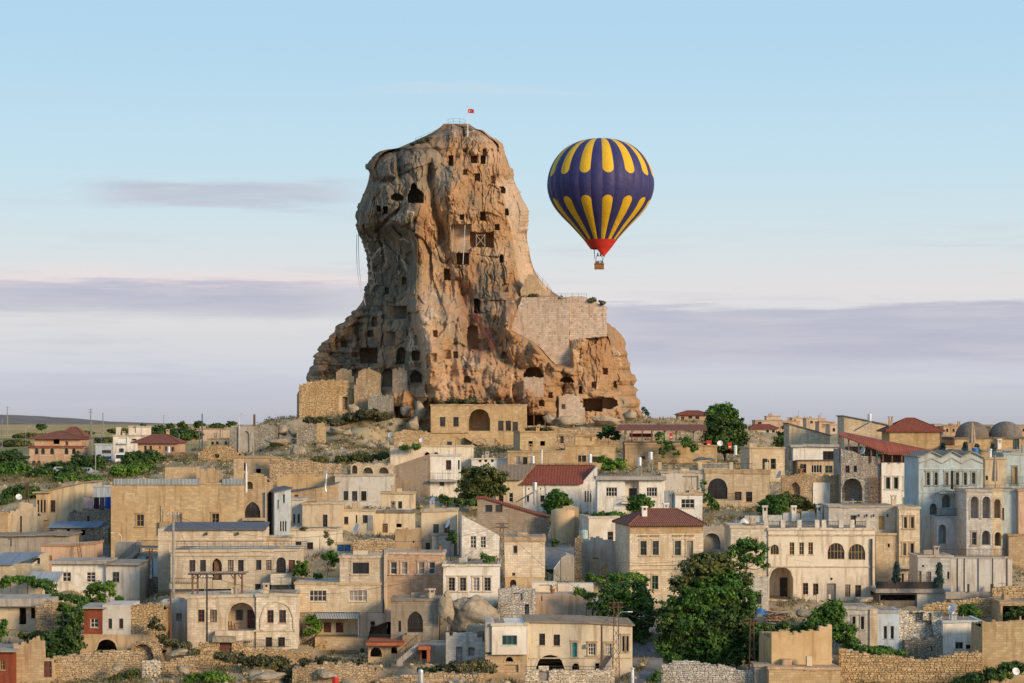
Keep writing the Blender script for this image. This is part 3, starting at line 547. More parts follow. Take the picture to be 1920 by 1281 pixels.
class House:
    def __init__(s, name, label, x0, x1, base, Y=None, yaw=0.0, cat='house', group='old houses on the hillside'):
        s.Y = Y or YB(base); s.cx = (x0+x1)/2; s.base = base; s.k = s.Y/FP; s.cy = math.cos(RAD(yaw)); s.yaw = yaw
        s.root = thing(name, label, cat, P(s.cx, base, s.Y), RAD(yaw), group); s.first = True
        s.ground(x0, x1, 8)
    def ground(s, x0, x1, dep):
        c, sn = math.cos(RAD(s.yaw)), math.sin(RAD(s.yaw)); o = s.root.location; q = []
        for lx in (s.X(x0), s.X((x0+x1)/2), s.X(x1)):
            for ly in (-1.2, dep*.5, dep):
                CTRL.append((o.x+lx*c-ly*sn, o.y+lx*sn+ly*c, o.z))
        for lx, ly in ((s.X(x0)-.6, -.5), (s.X(x1)+.6, -.5), (s.X(x1)+.6, dep), (s.X(x0)-.6, dep)): q.append((o.x+lx*c-ly*sn, o.y+lx*sn+ly*c))
        FOOT.append(q)
    def X(s, px): return (px-s.cx)*s.k/s.cy
    def Zz(s, py): return (s.base-py)*s.k
    def mass(s, x0, x1, top, bot, m, f='', dy=0.0, dep=8.0, roof='flat', tops=None, ext=None, corn=.24, cm=None, name='wall', rm=None, ch=''):
        """one block of the house with its openings, roof and trim; heights and widths are read off the photograph at the house's distance"""
        X, Zz, rt = s.X, s.Zz, s.root; mn = m; m = mk(m) if isinstance(m, str) else m; cm = mk(cm) if isinstance(cm, str) else cm or (wall('plaster', mn.split()[1]+'_') if isinstance(mn, str) and ' ' in mn else m)
        zb = Zz(bot)-(4.0 if ext is None else ext); xa, xb = X(x0), X(x1)
        if tops: tp = [(X(float(a.split(',')[0])), Zz(float(a.split(',')[1]))) for a in tops.split()]
        else: jt = min(.09, (xb-xa)*.012); tp = [(xa, Zz(top)+R.uniform(-jt, jt)), (xb, Zz(top)+R.uniform(-jt, jt))]
        tl = tp
        if roof == 'ruin':
            q = []
            for a, b in zip(tp[:-1], tp[1:]):
                n = max(1, int(abs(b[0]-a[0])/.38)); 
                for i in range(n):
                    t = i/n; q.append((a[0]+(b[0]-a[0])*t, a[1]+(b[1]-a[1])*t+R.choice((0, 0, -.12, .1, -.25, .14, -.05))))
            q.append(tp[-1]); tl = [q[0]]
            for a in q[1:]:
                if a[0]-tl[-1][0] > .25: tl.append((a[0]-.06, tl[-1][1])); tl.append((a[0], a[1]))
            tl.append((xb, tl[-1][1]-.01)) if tl[-1][0] < xb-.01 else None
        else: tl = [(a[0], a[1]+R.uniform(-.03, .03)) for a in tp]
        outline = [(xa, zb), (xb, zb)]+[p for p in tl[::-1]]
        # drop doubled points
        o2 = []
        for p in outline:
            if not o2 or abs(p[0]-o2[-1][0])+abs(p[1]-o2[-1][1]) > 1e-4: o2.append(p)
        outline = o2
        holes = []; later = []; rmw = s
        for t in [q for q in f.split(';') if q.strip()]:
            a = t.split(); kd = a[0]; u0, v0, u1, v1 = map(float, a[1:5]); code = a[5] if len(a) > 5 and a[5] != '-' else 'b'
            ex = a[6] if len(a) > 6 else ''
            px0, px1, pz0, pz1 = X(u0), X(u1), Zz(v1), Zz(v0)
            if kd in 'wodN': po = [(px0, pz0), (px1, pz0), (px1, pz1), (px0, pz1)]
            elif kd in 'PQ': po = arch(px0, px1, pz0, pz1, True)
            elif kd == 'C':
                r = (px1-px0)/2; po = [((px0+px1)/2+r*math.cos(k*math.pi/5), (pz0+pz1)/2+r*math.sin(k*math.pi/5)) for k in range(10)]
            else: po = arch(px0, px1, pz0, pz1)
            inner = ex.startswith('i')
            if kd == 'M': later.append((surround(rt, po, m, .2, dy-.11, dy+.02, skip=1), 'archivolt', m)); continue
            if inner: fit_opening(rt, po, dy+float(ex[1:] or 2)-.12, code, 'door' if kd == 'd' else 'w', True); continue
            if kd in 'waP': holes.append((po, .17, False)); fit_opening(rt, po, dy+.12, code, 'w')
            elif kd == 'd': holes.append((po, .22, False)); fit_opening(rt, po, dy+.16, code, 'door')
            elif kd in 'oOC': holes.append((po, .45, False))
            elif kd in 'RQ': holes.append((po, float(code) if code[0].isdigit() else 2.0, True))
            elif kd == 'N': holes.append((po, .25, True))
            if kd in 'RQO' or ex == 'M':
                if ex != 'n': later.append((surround(rt, po, m, .22, dy-.05, dy+.02, skip=1 if len(po) > 4 else 0), 'archivolt', m))
            if ex == 's' or (kd == 'w' and ex == '' and code.endswith('s')):
                sb = surround(rt, po, m, .15, dy-.07, dy+.02); sb.box(px0-.25, px1+.25, dy-.16, dy+.02, pz0-.14, pz0-.004); sb.box(px0-.22, px1+.22, dy-.13, dy+.02, pz1+.16, pz1+.27)
                later.append((sb, 'window_surround', cm))
            elif kd in 'w' and ex != 'x':
                sb = MB(); sb.box(px0-.1, px1+.1, dy-.07, dy+.05, pz0-.09, pz0-.003, j=.008); later.append((sb, 'sill', cm))
        mb = MB()
        if roof == 'ruin' and dep > 1.6:      # broken walls: the ragged front, then the lower mass behind it
            zl = min(p[1] for p in tl)-.45; mb.prism(outline, holes, dy, dy+.75)
            if zl > zb+.5:
                for q in ((xa+.01, xa+.5, dy+.755, dy+dep), (xb-.5, xb-.01, dy+.755, dy+dep), (xa+.51, xb-.51, dy+dep-.5, dy+dep)): mb.box(*q, zb, zl)
                mb.box(xa+.505, xb-.505, dy+.757, dy+dep-.505, zl-.35, zl-.1, j=.02)
            [mb.box(xa+.01+(xb-xa-.6)*e, xa+.59+(xb-xa-.6)*e, dy+.76, dy+dep*q, zl+.002, zl+(.45+R.uniform(0, .3))*(1.2-q)) for e in (0, 1) for q in (.35, .6, .95)]
        else: mb.prism(outline, holes, dy, dy+dep)
        w = mb.build(name, m, rt)
        for sb, nm, mm in later: sb.build(nm, mm, rt)
        if roof in ('flat', 'slab'):
            cb = MB(); p = .13 if roof == 'flat' else .5
            for a, b in zip(tp[:-1], tp[1:]):
                n = max(1, int((b[0]-a[0])/1.3)); L = (b[0]-a[0]) or 1
                for i in range(n):
                    xx, xy = a[0]+L*i/n, a[0]+L*(i+1)/n; za, zc = a[1]+(b[1]-a[1])*i/n, a[1]+(b[1]-a[1])*(i+1)/n; j = R.uniform(-.06, .06)
                    if a is tp[0] and i == 0: xx -= p
                    if b is tp[-1] and i == n-1: xy += p
                    i0 = len(cb.v); pj = p+R.uniform(-.05, .05); bk = .3 if roof == 'flat' else dep+.3
                    for (yy) in (dy-pj, dy+bk):
                        cb.v += [(xx, yy, za-corn+j), (xy, yy, zc-corn+j), (xy, yy, zc+.05+j), (xx, yy, za+.05+j)]
                    for qd in ((0, 1, 2, 3), (5, 4, 7, 6), (3, 2, 6, 7), (1, 0, 4, 5), (0, 3, 7, 4), (2, 1, 5, 6)): cb.f.append(tuple(i0+e for e in qd)); cb.m.append(0)
            if roof == 'flat':
                for xx, sg in ((tp[0][0], -1), (tp[-1][0], 1)):
                    zt = tp[0][1] if sg < 0 else tp[-1][1]
                    cb.box(min(xx-sg*.3, xx+sg*p), max(xx-sg*.3, xx+sg*p), dy+.31, dy+dep+.1, zt-corn-.02, zt+.045)
            cb.build('cornice' if roof == 'flat' else 'roof_slab', cm, rt)
            if len(tp) == 2 and roof == 'flat':
                rb = MB(); rb.box(xa+.32, xb-.32, dy+.32, dy+dep-.02, tp[0][1]-.2, min(tp[0][1], tp[1][1])+.02); rb.build('roof', rm or EARTH, rt)
                if xb-xa > 4 and dep > 3 and kind_ok(rt):
                    if R.random() < .55: s.chimney(R.uniform(xa+1, xb-1), dy+R.uniform(.8, dep*.6), tp[0][1], R.uniform(.8, 1.3), cm)
                    for _ in range(R.choice((0, 1, 1, 2))):
                        x, y = R.uniform(xa+.6, xb-.6), dy+R.uniform(.6, dep-.5); vb = MB(); vb.tube(((x, y, tp[0][1]-.1), (x, y, tp[0][1]+R.uniform(.4, 1.3))), .06, 5); vb.build('vent_pipe', R.choice((STEEL, RUST, POLE)), rt)
                    if R.random() < .45:
                        x, y, z, hh = R.uniform(xa+.6, xb-.6), dy+R.uniform(1, dep-.5), tp[0][1], R.uniform(1.6, 2.6); ab = MB(); ab.tube(((x, y, z-.1), (x, y, z+hh)), .03, 4); ab.tube(((x-.5, y, z+hh*.95), (x+.5, y-.1, z+hh*.95)), .02, 3); [ab.tube(((x+e, y-.3, z+hh*.95), (x+e, y+.3, z+hh*.95)), .015, 3) for e in (-.45, -.2, .05, .3, .48)]; ab.build('aerial', RUST, rt)
                    if R.random() < .5:
                        x = R.uniform(xa+.8, xb-2); kb_ = MB(); kb_.box(x, x+R.uniform(.8, 1.8), dy+dep*.5, dy+dep*.5+.9, tp[0][1]-.1, tp[0][1]+R.uniform(.25, .7), j=.08); kb_.build('roof_rubble', cm, rt)
        elif roof.startswith('edge'):        # sloping roof following the top line
            mm = {'edge': SLATE, 'edgered': REDTILE, 'edgebrown': BROWNTILE, 'edgeold': OLDTILE, 'edgetin': TIN, 'edgegrey': GREYTIN, 'edgeconc': EARTH}[roof]; rb = MB()
            for a, b in zip(tp[:-1], tp[1:]):
                d = .3; e0 = .25 if a is tp[0] else 0; e1 = .25 if b is tp[-1] else 0; sl = (b[1]-a[1])/max(.01, b[0]-a[0])
                i0 = len(rb.v)
                for yy in (dy-d, dy+dep+d):
                    rb.v += [(a[0]-e0, yy, a[1]-e0*sl+.01), (b[0]+e1, yy, b[1]+e1*sl+.01), (b[0]+e1, yy, b[1]+e1*sl+.17), (a[0]-e0, yy, a[1]-e0*sl+.17)]
                for qd in ((0, 1, 2, 3), (5, 4, 7, 6), (3, 2, 6, 7), (1, 0, 4, 5), (0, 3, 7, 4), (2, 1, 5, 6)): rb.f.append(tuple(i0+e for e in qd)); rb.m.append(0)
            rb.build('roof', mm, rt)
        for c in ch.split():
            c = c.split(','); x = X(float(c[0])); z = Zz(top if not tops else bot-(bot-float(c[1]))) if len(c) > 1 else Zz(top); hh = float(c[2]) if len(c) > 2 else 1.1
            s.chimney(x, dy+1.2, z, hh, cm)
        return w
    def chimney(s, x, y, z, h, m):
        cb = MB(); cb.box(x-.32, x+.32, y, y+.6, z-.3, z+h*.62); 
        for a in (-1, 1): cb.box(x+a*.24-.07, x+a*.24+.07, y+.03, y+.57, z+h*.62, z+h*.86)
        cb.box(x-.4, x+.4, y-.08, y+.68, z+h*.86, z+h)
        cb.build('chimney', m, s.root)
    def hip(s, x0, x1, ridge0, ridge1, eave, apex, dy, dep, m, over=.6, th=.18, name='roof'):
        X, Zz = s.X, s.Zz; a, b = X(x0), X(x1); r0, r1 = X(ridge0), X(ridge1); z0, z1 = Zz(eave), Zz(apex); y0, y1 = dy-over, dy+dep+over; ym = (y0+y1)/2
        mb = MB(); e = [(a, y0, z0), (b, y0, z0), (b, y1, z0), (a, y1, z0)]; t = [(r0, ym, z1), (r1, ym, z1)]
        mb.face((e[0], e[1], t[1], t[0])); mb.face((e[1], e[2], t[1])); mb.face((e[2], e[3], t[0], t[1])); mb.face((e[3], e[0], t[0]))
        for k in range(4):
            p, q = e[k], e[(k+1) % 4]; mb.face(((p[0], p[1], p[2]-th), (q[0], q[1], q[2]-th), q, p))
        mb.face([(p[0], p[1], p[2]-th) for p in e[::-1]])
        o = mb.build(name, m, s.root)
        rb = MB(); rb.tube(t, .13, 6) if abs(r1-r0) > .1 else None
        for k, q in ((0, t[0]), (3, t[0]), (1, t[1]), (2, t[1])): rb.tube((e[k], q), .11, 5)
        rb.build('ridge_tiles', m, o); return o
    def box(s, name, m, x0, x1, top, bot, y0, y1, j=0.0):
        mb = MB(); mb.box(s.X(x0), s.X(x1), y0, y1, s.Zz(bot), s.Zz(top), j=j); return mb.build(name, mk(m) if isinstance(m, str) else m, s.root)
    def roofsheet(s, name, m, x0, x1, yf, yb, vf, vb, th=.1, x2=None, x3=None):
        """a sloping sheet from its front edge (y yf, photo height vf) up to its back edge"""
        X, Zz = s.X, s.Zz; mb = MB(); x2 = x0 if x2 is None else x2; x3 = x1 if x3 is None else x3
        q = [(X(x0), yf, Zz(vf)), (X(x1), yf, Zz(vf)), (X(x3), yb, Zz(vb)), (X(x2), yb, Zz(vb))]
        mb.face(q); mb.face([(a, b, c-th) for a, b, c in q[::-1]])
        for k in range(4):
            a, b = q[k], q[(k+1) % 4]; mb.face(((a[0], a[1], a[2]-th), (b[0], b[1], b[2]-th), b, a))
        return mb.build(name, m, s.root)
    def rail(s, x0, x1, top, bot, y, step=.14, name='railing', mat=None, pk=1, x2=None):
        mb = MB(); a, b, z0, z1 = s.X(x0), s.X(x1), s.Zz(bot), s.Zz(top)
        for z in (z1, z0+.08): mb.tube(((a, y, z), (b, y, z)), .028, 5)
        if pk == 2:
            for q in (.35, .68): mb.tube(((a, y, z0+(z1-z0)*q), (b, y, z0+(z1-z0)*q)), .022, 4)
        n = max(1, int(abs(b-a)/step))
        for i in range(n+1):
            x = a+(b-a)*i/n; mb.box(x-.014, x+.014, y-.014, y+.014, z0, z1)
        return mb.build(name, mat or IRON, s.root)
    def steps(s, x0, x1, v0, v1, y, wid=1.2, n=None, m='conc', rail=True):
        """a flight along the wall from (x0, v0) up to (x1, v1)"""
        a, b, z0, z1 = s.X(x0), s.X(x1), s.Zz(v0), s.Zz(v1); n = n or max(3, int((z1-z0)/.18)); mb = MB(); dx = (b-a)/n
        for i in range(n): mb.box(min(a+dx*i, a+dx*(i+1)), max(a+dx*i, a+dx*(i+1)), y-wid, y-.003, z0-.5 if i < 3 else z0+(z1-z0)*(i-3)/n, z0+(z1-z0)*(i+1)/n)
        o = mb.build('stairs', mk(m), s.root)
        if rail:
            rb = MB(); y = y-wid+.04
            rb.tube(((a, y, z0+1), (b, y, z1+1)), .03, 5)
            for i in range(0, n+1): x = a+dx*i; z = z0+(z1-z0)*i/n; rb.box(x-.015, x+.015, y-.015, y+.015, z, z+1)
            rb.build('handrail', IRON, s.root)
        return o
def H(name, label, x0, x1, top, base, m, f='', Y=None, yaw=0.0, cat='house', vis=None, **k):
    """a house of one block; vis is the lowest height at which the photo shows it"""
    h = House(name, label, x0, x1, base, Y, yaw, cat, k.pop('group', 'old houses on the hillside')); h.mass(x0, x1, top, base, m, f, **k); return h
def rwall(label, x0, x1, tops, base, Y=None, c='tan', th=.7, stones=True, f='', name='rubble_wall', yaw=0.0, cat='wall', kind='rubble', cell=.36):
    """a free-standing dry wall of laid rubble; the stones of its face stand proud"""
    h = House(name, label, x0, x1, base, Y, yaw, cat, 'rubble walls between the houses')
    h.mass(x0, x1, 0, base, kind+' '+c, f, dep=th, roof='ruin', tops=tops, ext=2.5, name='wall_core')
    if stones:
        pts = [tuple(map(float, t.split(','))) for t in tops.split()]; mb = MB(); zb = -.6; xa, xb = h.X(x0), h.X(x1)
        hol = [tuple(map(float, t.split()[1:5])) for t in f.split(';') if t.strip()]
        z = zb
        while z < h.Zz(min(p[1] for p in pts)):
            rh = R.uniform(.6, 1.0)*cell*.72; x = xa+R.uniform(0, .2)
            while x < xb-.1:
                w = R.uniform(.7, 1.6)*cell; px = h.cx+(x+w/2)*h.cy/h.k; tz = h.Zz(float(np.interp(px, [p[0] for p in pts], [p[1] for p in pts]))); pz = base-(z+rh/2)/h.k
                if z+rh < tz+.1 and x+w < xb+.06 and not any(q[0]-1 < px < q[2]+1 and q[1]-1 < pz < q[3]+1 for q in hol):
                    g = .02; d = R.uniform(.02, .13); i = len(mb.v); c_ = .035
                    for yy, sh in ((.06, 0), (-d, c_)):
                        for ax, az_ in ((x+g+sh, z+g+sh), (x+w-g-sh, z+g+sh), (x+w-g-sh, z+rh-g-sh), (x+g+sh, z+rh-g-sh)): mb.v.append((ax+R.uniform(-.03, .03), yy+R.uniform(-.015, .015), az_+R.uniform(-.03, .03)))
                    for qd in ((4, 5, 6, 7), (0, 1, 5, 4), (1, 2, 6, 5), (2, 3, 7, 6), (3, 0, 4, 7)): mb.f.append(tuple(i+e for e in qd)); mb.m.append(0)
                x += w
            z += rh
        o = mb.build('stones', stonem(c), h.root); o['kind'] = 'stuff'
    return h
def stonem(c):
    key = 'laid_stone_'+c
    if key in MATS: return MATS[key]
    base = COLS[c]; m, t, b = newmat(key, .95, .1); r = nd(t, 'ShaderNodeNewGeometry').outputs['Random Per Island']; v = nd(t, 'ShaderNodeTexCoord').outputs['Object']
    col = ramp(t, r, [(0, mul(base, .55)), (.35, mul(base, .82)), (.7, mul(base, .95)), (1, mul(base, 1.12))]); n = noise(t, v, 3.0, 5, .7); big = noise(t, v, .3, 4, .6)
    col = mixc(t, mth(t, 'MULTIPLY', sstep(t, n, .5, .7), .5), col, mul(base, .5)); col = mixc(t, mth(t, 'MULTIPLY', sstep(t, big, .48, .65), .5), col, tuple(a*k for a, k in zip(base, (.7, .62, .5))))
    t.links.new(col, b.inputs['Base Color']); t.links.new(nd(t, 'ShaderNodeBump', {'Height': n, 'Strength': .6, 'Distance': .06}).outputs[0], b.inputs['Normal']); MATS[key] = m; return m
# ------------------------------------------------------------------ the town: bottom left
H('brick_house', 'red brick house at the bottom left corner with one small framed window', -25, 25, 1219, 1290, 'brick brickred', 'w 0 1238 9 1256 y22', Y=237, dep=6, roof='slab', corn=.15, cm='conc')
H('ruined_house', 'roofless pale ruin with a brown plank door beside the red brick corner house', 25.3, 99, 1200, 1285, 'stone tan', 'd 82 1240 97 1270 r', Y=238.5, dep=5, roof='ruin', tops='25,1207 48,1203 68,1196 73,1198 75,1232 99,1236')
rwall('long rubble wall under the dark trees at the bottom left', 99, 262, '99,1233 128,1230 150,1226 200,1222 235,1219 262,1226', 1272, Y=240, c='tan')
h = House('brick_and_plaster_house', 'small house joining red brick, white plaster and rough stone bays over an arched cellar', 153, 305, 1222, 246)
h.mass(150, 300, 1190, 1222, 'plaster tan', 'O 180 1199 220 1220', dep=7, corn=.18, roof='none')
h.mass(157, 192, 1140, 1190, 'brick brickred', 'w 169 1160 184 1177 w22', dy=.08, dep=6, ext=0, roof='slab', corn=.12, cm='conc')
h.mass(192.2, 245, 1134, 1190, 'plaster palegrey', 'w 203 1160 210 1179 k11;w 223 1160 231 1179 r11', dy=.02, dep=6, ext=0, roof='none')
h.mass(245.2, 305, 1133, 1190, 'rubble gold', '', dy=.1, dep=6, ext=0, roof='ruin', tops='245,1135 270,1132 305,1134')
H('vaulted_cave', 'dark vaulted cellar mouth in a crumbling stone bank beside the brick and plaster house', 236, 302, 1205, 1252, 'rubble tan', 'O 246 1208 288 1250', Y=242.5, dep=7, roof='ruin', tops='236,1222 246,1208 262,1201 284,1202 302,1216')
h = House('carved_stone_house', 'cream stone house with an open arched porch and a moulded arch below the wooden pergola', 352, 557, 1213, 249, 3)
h.mass(352, 480, 1116, 1200, 'stone pale', 'w 372 1143 384 1166 r23;w 394 1143 407 1166 r23;R 427 1130 479 1182 2.4;w 440 1147 452 1166 k22 i2.4;d 461 1147 475 1181 r i2.4', dep=7)
h.mass(480.3, 557, 1114, 1213, 'stone pale', 'M 491 1130 549 1182;w 501 1144 513 1168 r23;w 523 1144 536 1168 r23;w 498 1195 510 1213 k22;w 521 1195 534 1213 k22', dy=-.25, dep=7)
h.box('balcony', 'stone pale', 405, 476, 1182, 1201, -1.0, .3); h.box('string_course', 'stone cream', 476, 553, 1181, 1184, -.36, -.2)
h.rail(455, 545, 1198, 1212, -1.4, .22)
rwall('rubble garden wall with a carved wooden gate under the cream stone house', 372, 585, '372,1207 398,1203 440,1203 470,1216 530,1219 585,1224', 1244, Y=243, c='gold', f='d 411 1205 434 1230 r').box('lintel', 'rock', 399, 441, 1194, 1203, -.5, .9, j=.06)
h = House('long_hotel', 'long two-storey pale stone hotel with a row of red framed windows behind the wooden pergola', 320, 556, 1117, 264)
h.mass(320, 556, 1031, 1117, 'stone pale', 'w 355 1050 366 1074 r23;w 375 1050 386 1074 k23;Q 397 1047 416 1088 .5 n;d 401 1052 414 1087 b i.5;w 427 1050 438 1074 r23;w 446 1050 457 1074 k23;w 480 1050 490 1069 k23;w 499 1050 509 1069 k23;a 518 1045 536 1074 k33;d 541 1050 553 1081 r;w 478 1095 489 1114 k11;w 498 1095 509 1113 k11;o 371 1102 438 1116;a 458 1106 468 1117 u11', dep=9)
h.box('string_course', 'stone cream', 321, 510, 1040, 1043, -.12, .02); h.box('terrace_parapet', 'stone cream', 320, 462, 1091, 1103, -1.3, -.9)
h.mass(510, 548, 1074, 1095, 'stone pale', '', dy=-1.5, dep=1.49, ext=0, roof='none'); h.rail(512, 547, 1066, 1075, -1.4, .2); h.rail(322, 372, 1083, 1093, -1.35, .2); h.rail(505, 553, 1108, 1117, -1.6, .25)
h.steps(553, 541, 1117, 1084, -.02, 1.0); h.rail(330, 575, 1016, 1030, .5, .9, 'roof_railing', pk=2)
h = House('upper_hotel_block', 'tall blank stone block with a dark slab roof rising behind the long hotel', 297, 497, 1105, 275, 3)
h.mass(297, 497, 992, 1105, 'stone pale', '', dep=8, roof='none'); h.roofsheet('roof', SLATE, 312, 498, -.35, 8, 991.5, 984, .2)
h.box('string_course', 'stone cream', 297.5, 496, 1012, 1014, -.1, .02)
for q in (388, 446): h.box('floodlight', 'iron', q-1.5, q+1.5, 998, 1003, -.5, -.02)
H('low_terrace_block', 'low stone terrace block joining the dark-roofed hotel and the house with plants', 497.5, 541, 1009, 1060, 'stone cream', '', Y=277, dep=6)
h = House('big_stone_house', 'largest sand-coloured house, with a grey metal roof edge and a tall pointed arch window', 208, 500, 1050, 303)
h.mass(208, 458, 906, 1050, 'stone gold', 'w 256 965 270 987 y22s;w 328 964 341 984 y22s;w 397 963 411 984 y22s', dep=10, cm='stone tan')
h.mass(458.3, 500, 889, 990, 'stone tan', 'P 458.8 941 488 972 k32 M;O 462 903 474 917', dy=.12, dep=8, roof='ruin', tops='458,897 470,889 482,888 494,893 500,898', ext=3)
h.box('metal_parapet', 'greytin', 213, 374, 898, 909, -.2, .1); h.box('metal_parapet', 'greytin', 417, 457, 898, 909, -.2, .1)
h.box('roof_hut', 'stone tan', 303, 361, 877, 899, 3, 7); h.mass(375, 416, 884, 905, 'plaster tan', '', dy=.3, dep=4, ext=0, roof='ruin', tops='375,880 395,879 408,890 416,900')
h.box('carved_niche', 'stone gold', 302, 319, 948, 980, -.16, .02); h.box('carved_niche', 'stone tan', 306, 315, 957, 980, -.24, -.1)
h.box('balcony', 'stone tan', 455, 498, 971, 976, -.7, .2); h.box('drainpipe', 'steel', 497.5, 499.5, 922, 1000, -.25, -.05)
h.mass(300, 320, 978, 1002, 'stone tan', '', dy=-.5, dep=.49, ext=0, roof='none')
h = House('slit_window_house', 'ochre house with a bay of three narrow windows, left of the hanging washing', 70, 178, 1014, 327, 4)
h.mass(90, 178, 908, 1014, 'plaster yellow', 'w 95 938 104 960 r23', dep=8, roof='edgeconc', tops='90,921 120,914 163,905 178,905'); h.mass(70, 90, 922, 975, 'plaster tan', 'w 72 937 75.5 960 k11;w 78 937 81.5 960 k11;w 84 937 87.5 960 k11', dy=-.7, dep=3, ext=0, roof='slab', corn=.14)
h.mass(71, 90, 976, 1014, 'plaster tan', 'w 75 982 82 993 r12', dy=-.2, dep=3, roof='none')
H('whitewashed_shed', 'small bluish white shed behind the hanging washing', 175, 212, 911, 955, 'plaster blue', 'd 200 933 205 948 e', Y=320, dep=4)
H('rubble_terrace', 'dark ruined rubble terrace below the washing line', 128, 208, 948, 1008, 'rubble grey', 'o 163 968 168 980;o 136 955 142 964', Y=316, dep=3, roof='ruin', tops='128,962 150,958 160,946 208,950')
h = House('tin_roofed_shed', 'low grey block shed under a wavy blue tin roof below the rubble terrace', 92, 203, 1018, 309)
h.mass(92, 203, 990, 1018, 'rubble grey', 'd 92.5 994 101 1016 r;o 125 992 131 1001;o 152 994 160 1004', dep=4, roof='none'); h.roofsheet('roof', TIN, 90, 187, -.6, 4, 988.5, 980)
H('broken_house', 'broken cream wall stub at the left edge with a leaning buttress', 14, 69, 942, 1010, 'plaster cream', 'o 37 968 41 1000', Y=318, dep=5, roof='ruin', tops='14,962 30,955 36,941 52,944 60,950 69,946')
H('edge_house', 'narrow tan stone house cut off by the left edge of the view', -25, 12, 961, 1010, 'stone tan', '', Y=317, dep=5)
H('grey_flat_house', 'low flat-roofed grey plaster house at the left edge behind the blue tin roof', -25, 126, 1004, 1042, 'plaster conc', 'N 15 1010 22 1025', Y=298, dep=8, roof='slab', corn=.1)
H('small_peach_house', 'peach plastered house front with a leaning wooden ladder', 77, 177, 1021, 1066, 'plaster peach', 'd 88 1042 97 1058 y', Y=288, dep=6, tops='77,1021 126,1022 177,1018')
h = House('tin_roofed_barn', 'pale barn with a steep blue tin roof at the left edge', -20, 78, 1090, 281)
h.mass(-20, 76, 1057, 1090, 'stone cream', 'w 69 1046 75 1058 e11', dep=5, roof='none', tops='-20,1057 60,1057 76,1039'); h.roofsheet('roof', TIN, -25, 24, -.4, 5, 1058, 1040, x2=-10, x3=74)
h = House('white_house', 'white plastered house with three curtained windows and grapevines before it', 95, 263, 1128, 271)
h.mass(97, 200, 1057, 1128, 'plaster white', 'w 117 1073 133 1091 w22;w 162 1073 179 1092 w23', dep=7, roof='none'); h.mass(200.2, 263, 1059, 1128, 'plaster white', 'w 212 1072 225 1092 e22', dy=-.5, dep=7, roof='none')
h.box('roof_slab', 'conc', 94, 201, 1052, 1056.9, -.6, 7, j=.03); h.box('roof_slab', 'conc', 198, 265, 1054.5, 1058.9, -1, 7, j=.03); h.box('plaster_upstand', 'conc', 150, 206, 1049, 1052, -.3, 3, j=.1)
h = House('blue_washed_house', 'little blue-washed house below the iron stairway', 257, 298, 1082, 287)
h.mass(257, 298, 1038, 1082, 'plaster blue', 'd 273 1043 279 1077 e;w 262 1048 268 1060 w22', dep=4); h.mass(215, 257, 1019, 1082, 'plaster conc', '', dy=.2, dep=4, roof='none'); h.steps(223, 262, 1062, 1026, .18, 1.1)
h.box('landing', 'conc', 262, 297, 1024, 1027, -.9, .3); h.rail(262, 297, 1013, 1024, -.85)
rwall('grey rubble retaining wall beside the blue-washed house', 262, 330, '262,1086 300,1083 330,1080', 1130, Y=277, c='grey')
H('stable', 'low plaster stable with a dark open front under a thick earth roof slab', -20, 68, 1136, 1178, 'plaster cream', 'o 36 1140 49 1171;o 58 1140 66 1160', Y=255, dep=6, roof='none').box('roof_slab', 'conc', -22, 102, 1122, 1135.9, -1.0, 6, j=.12)
rwall('stepped rubble wall right of the low stable', 66, 149, '66,1140 80,1130 110,1126 149,1136', 1200, Y=252, c='tan')
rwall('low yellowish yard wall under the grapevine at the left edge', -10, 82, '-10,1098 40,1092 82,1098', 1125, Y=268, c='cream', stones=False, kind='plaster')
h = House('canopy', 'small blue tin canopy on thin posts against the white house', 52, 112, 1112, 266, cat='canopy', group='tin canopies')
h.roofsheet('tin_roof', GREYTIN, 52, 112, -1.2, 2.2, 1089, 1074)
for q in (55, 109): mb = MB(); mb.tube(((h.X(q), -1, h.Zz(1114)), (h.X(q), -1, h.Zz(1088))), .05, 5); mb.build('post', WOOD, h.root)
# ------------------------------------------------------------------ middle left
h = House('family_house', 'cream stone house with wide white windows and an upper room, a blue-grey awning below', 553, 735, 1226, 256)
h.mass(553, 719, 1093, 1148, 'stone cream', 'w 580 1107 612 1128 w42;w 654 1107 688 1128 w42', dep=8, ext=0); h.mass(637, 720, 1043, 1091, 'stone pale', 'w 661 1055 692 1076 k31 s', dy=.1, dep=6, ext=.4)
h.mass(590, 674, 1148.4, 1192, 'plaster yellow', 'd 605 1169 619 1188 r;d 628 1169 642 1188 r', dy=1.2, dep=3, ext=0, roof='none'); h.mass(674.2, 735, 1149, 1205, 'plaster pink', 'o 695 1165 703 1174;o 726 1166 736 1178', dep=5, roof='none'); h.mass(548, 589.6, 1149, 1225, 'rubble grey', 'o 573 1155 579 1172', dep=4, roof='none')
h.roofsheet('awning', GREYTIN, 597, 674, -1.6, 1.0, 1156.5, 1146, x2=586, x3=674); h.box('awning_post', 'steel', 673, 674.5, 1156, 1192, -1.6, -1.5)
h.mass(593, 691, 1192.5, 1228, 'stone tan', 'O 677 1213 685 1222', dy=-1.7, dep=2.8, roof='none'); h.box('drainpipe', 'iron', 717.5, 720, 1030, 1150, -.2, -.02)
h.rail(605, 672, 1217, 1223, -1.85, .2)
H('four_window_house', 'peach stone house with two pairs of white windows beside a long drainpipe', 721, 832, 1037, 1118, 'stone peach', 'w 732 1054 744 1077 w12s;w 752 1054 764 1077 w12s;w 784 1054 796 1077 w12s;w 804 1054 816 1077 w12s', Y=266, dep=7, cm='stone pink')
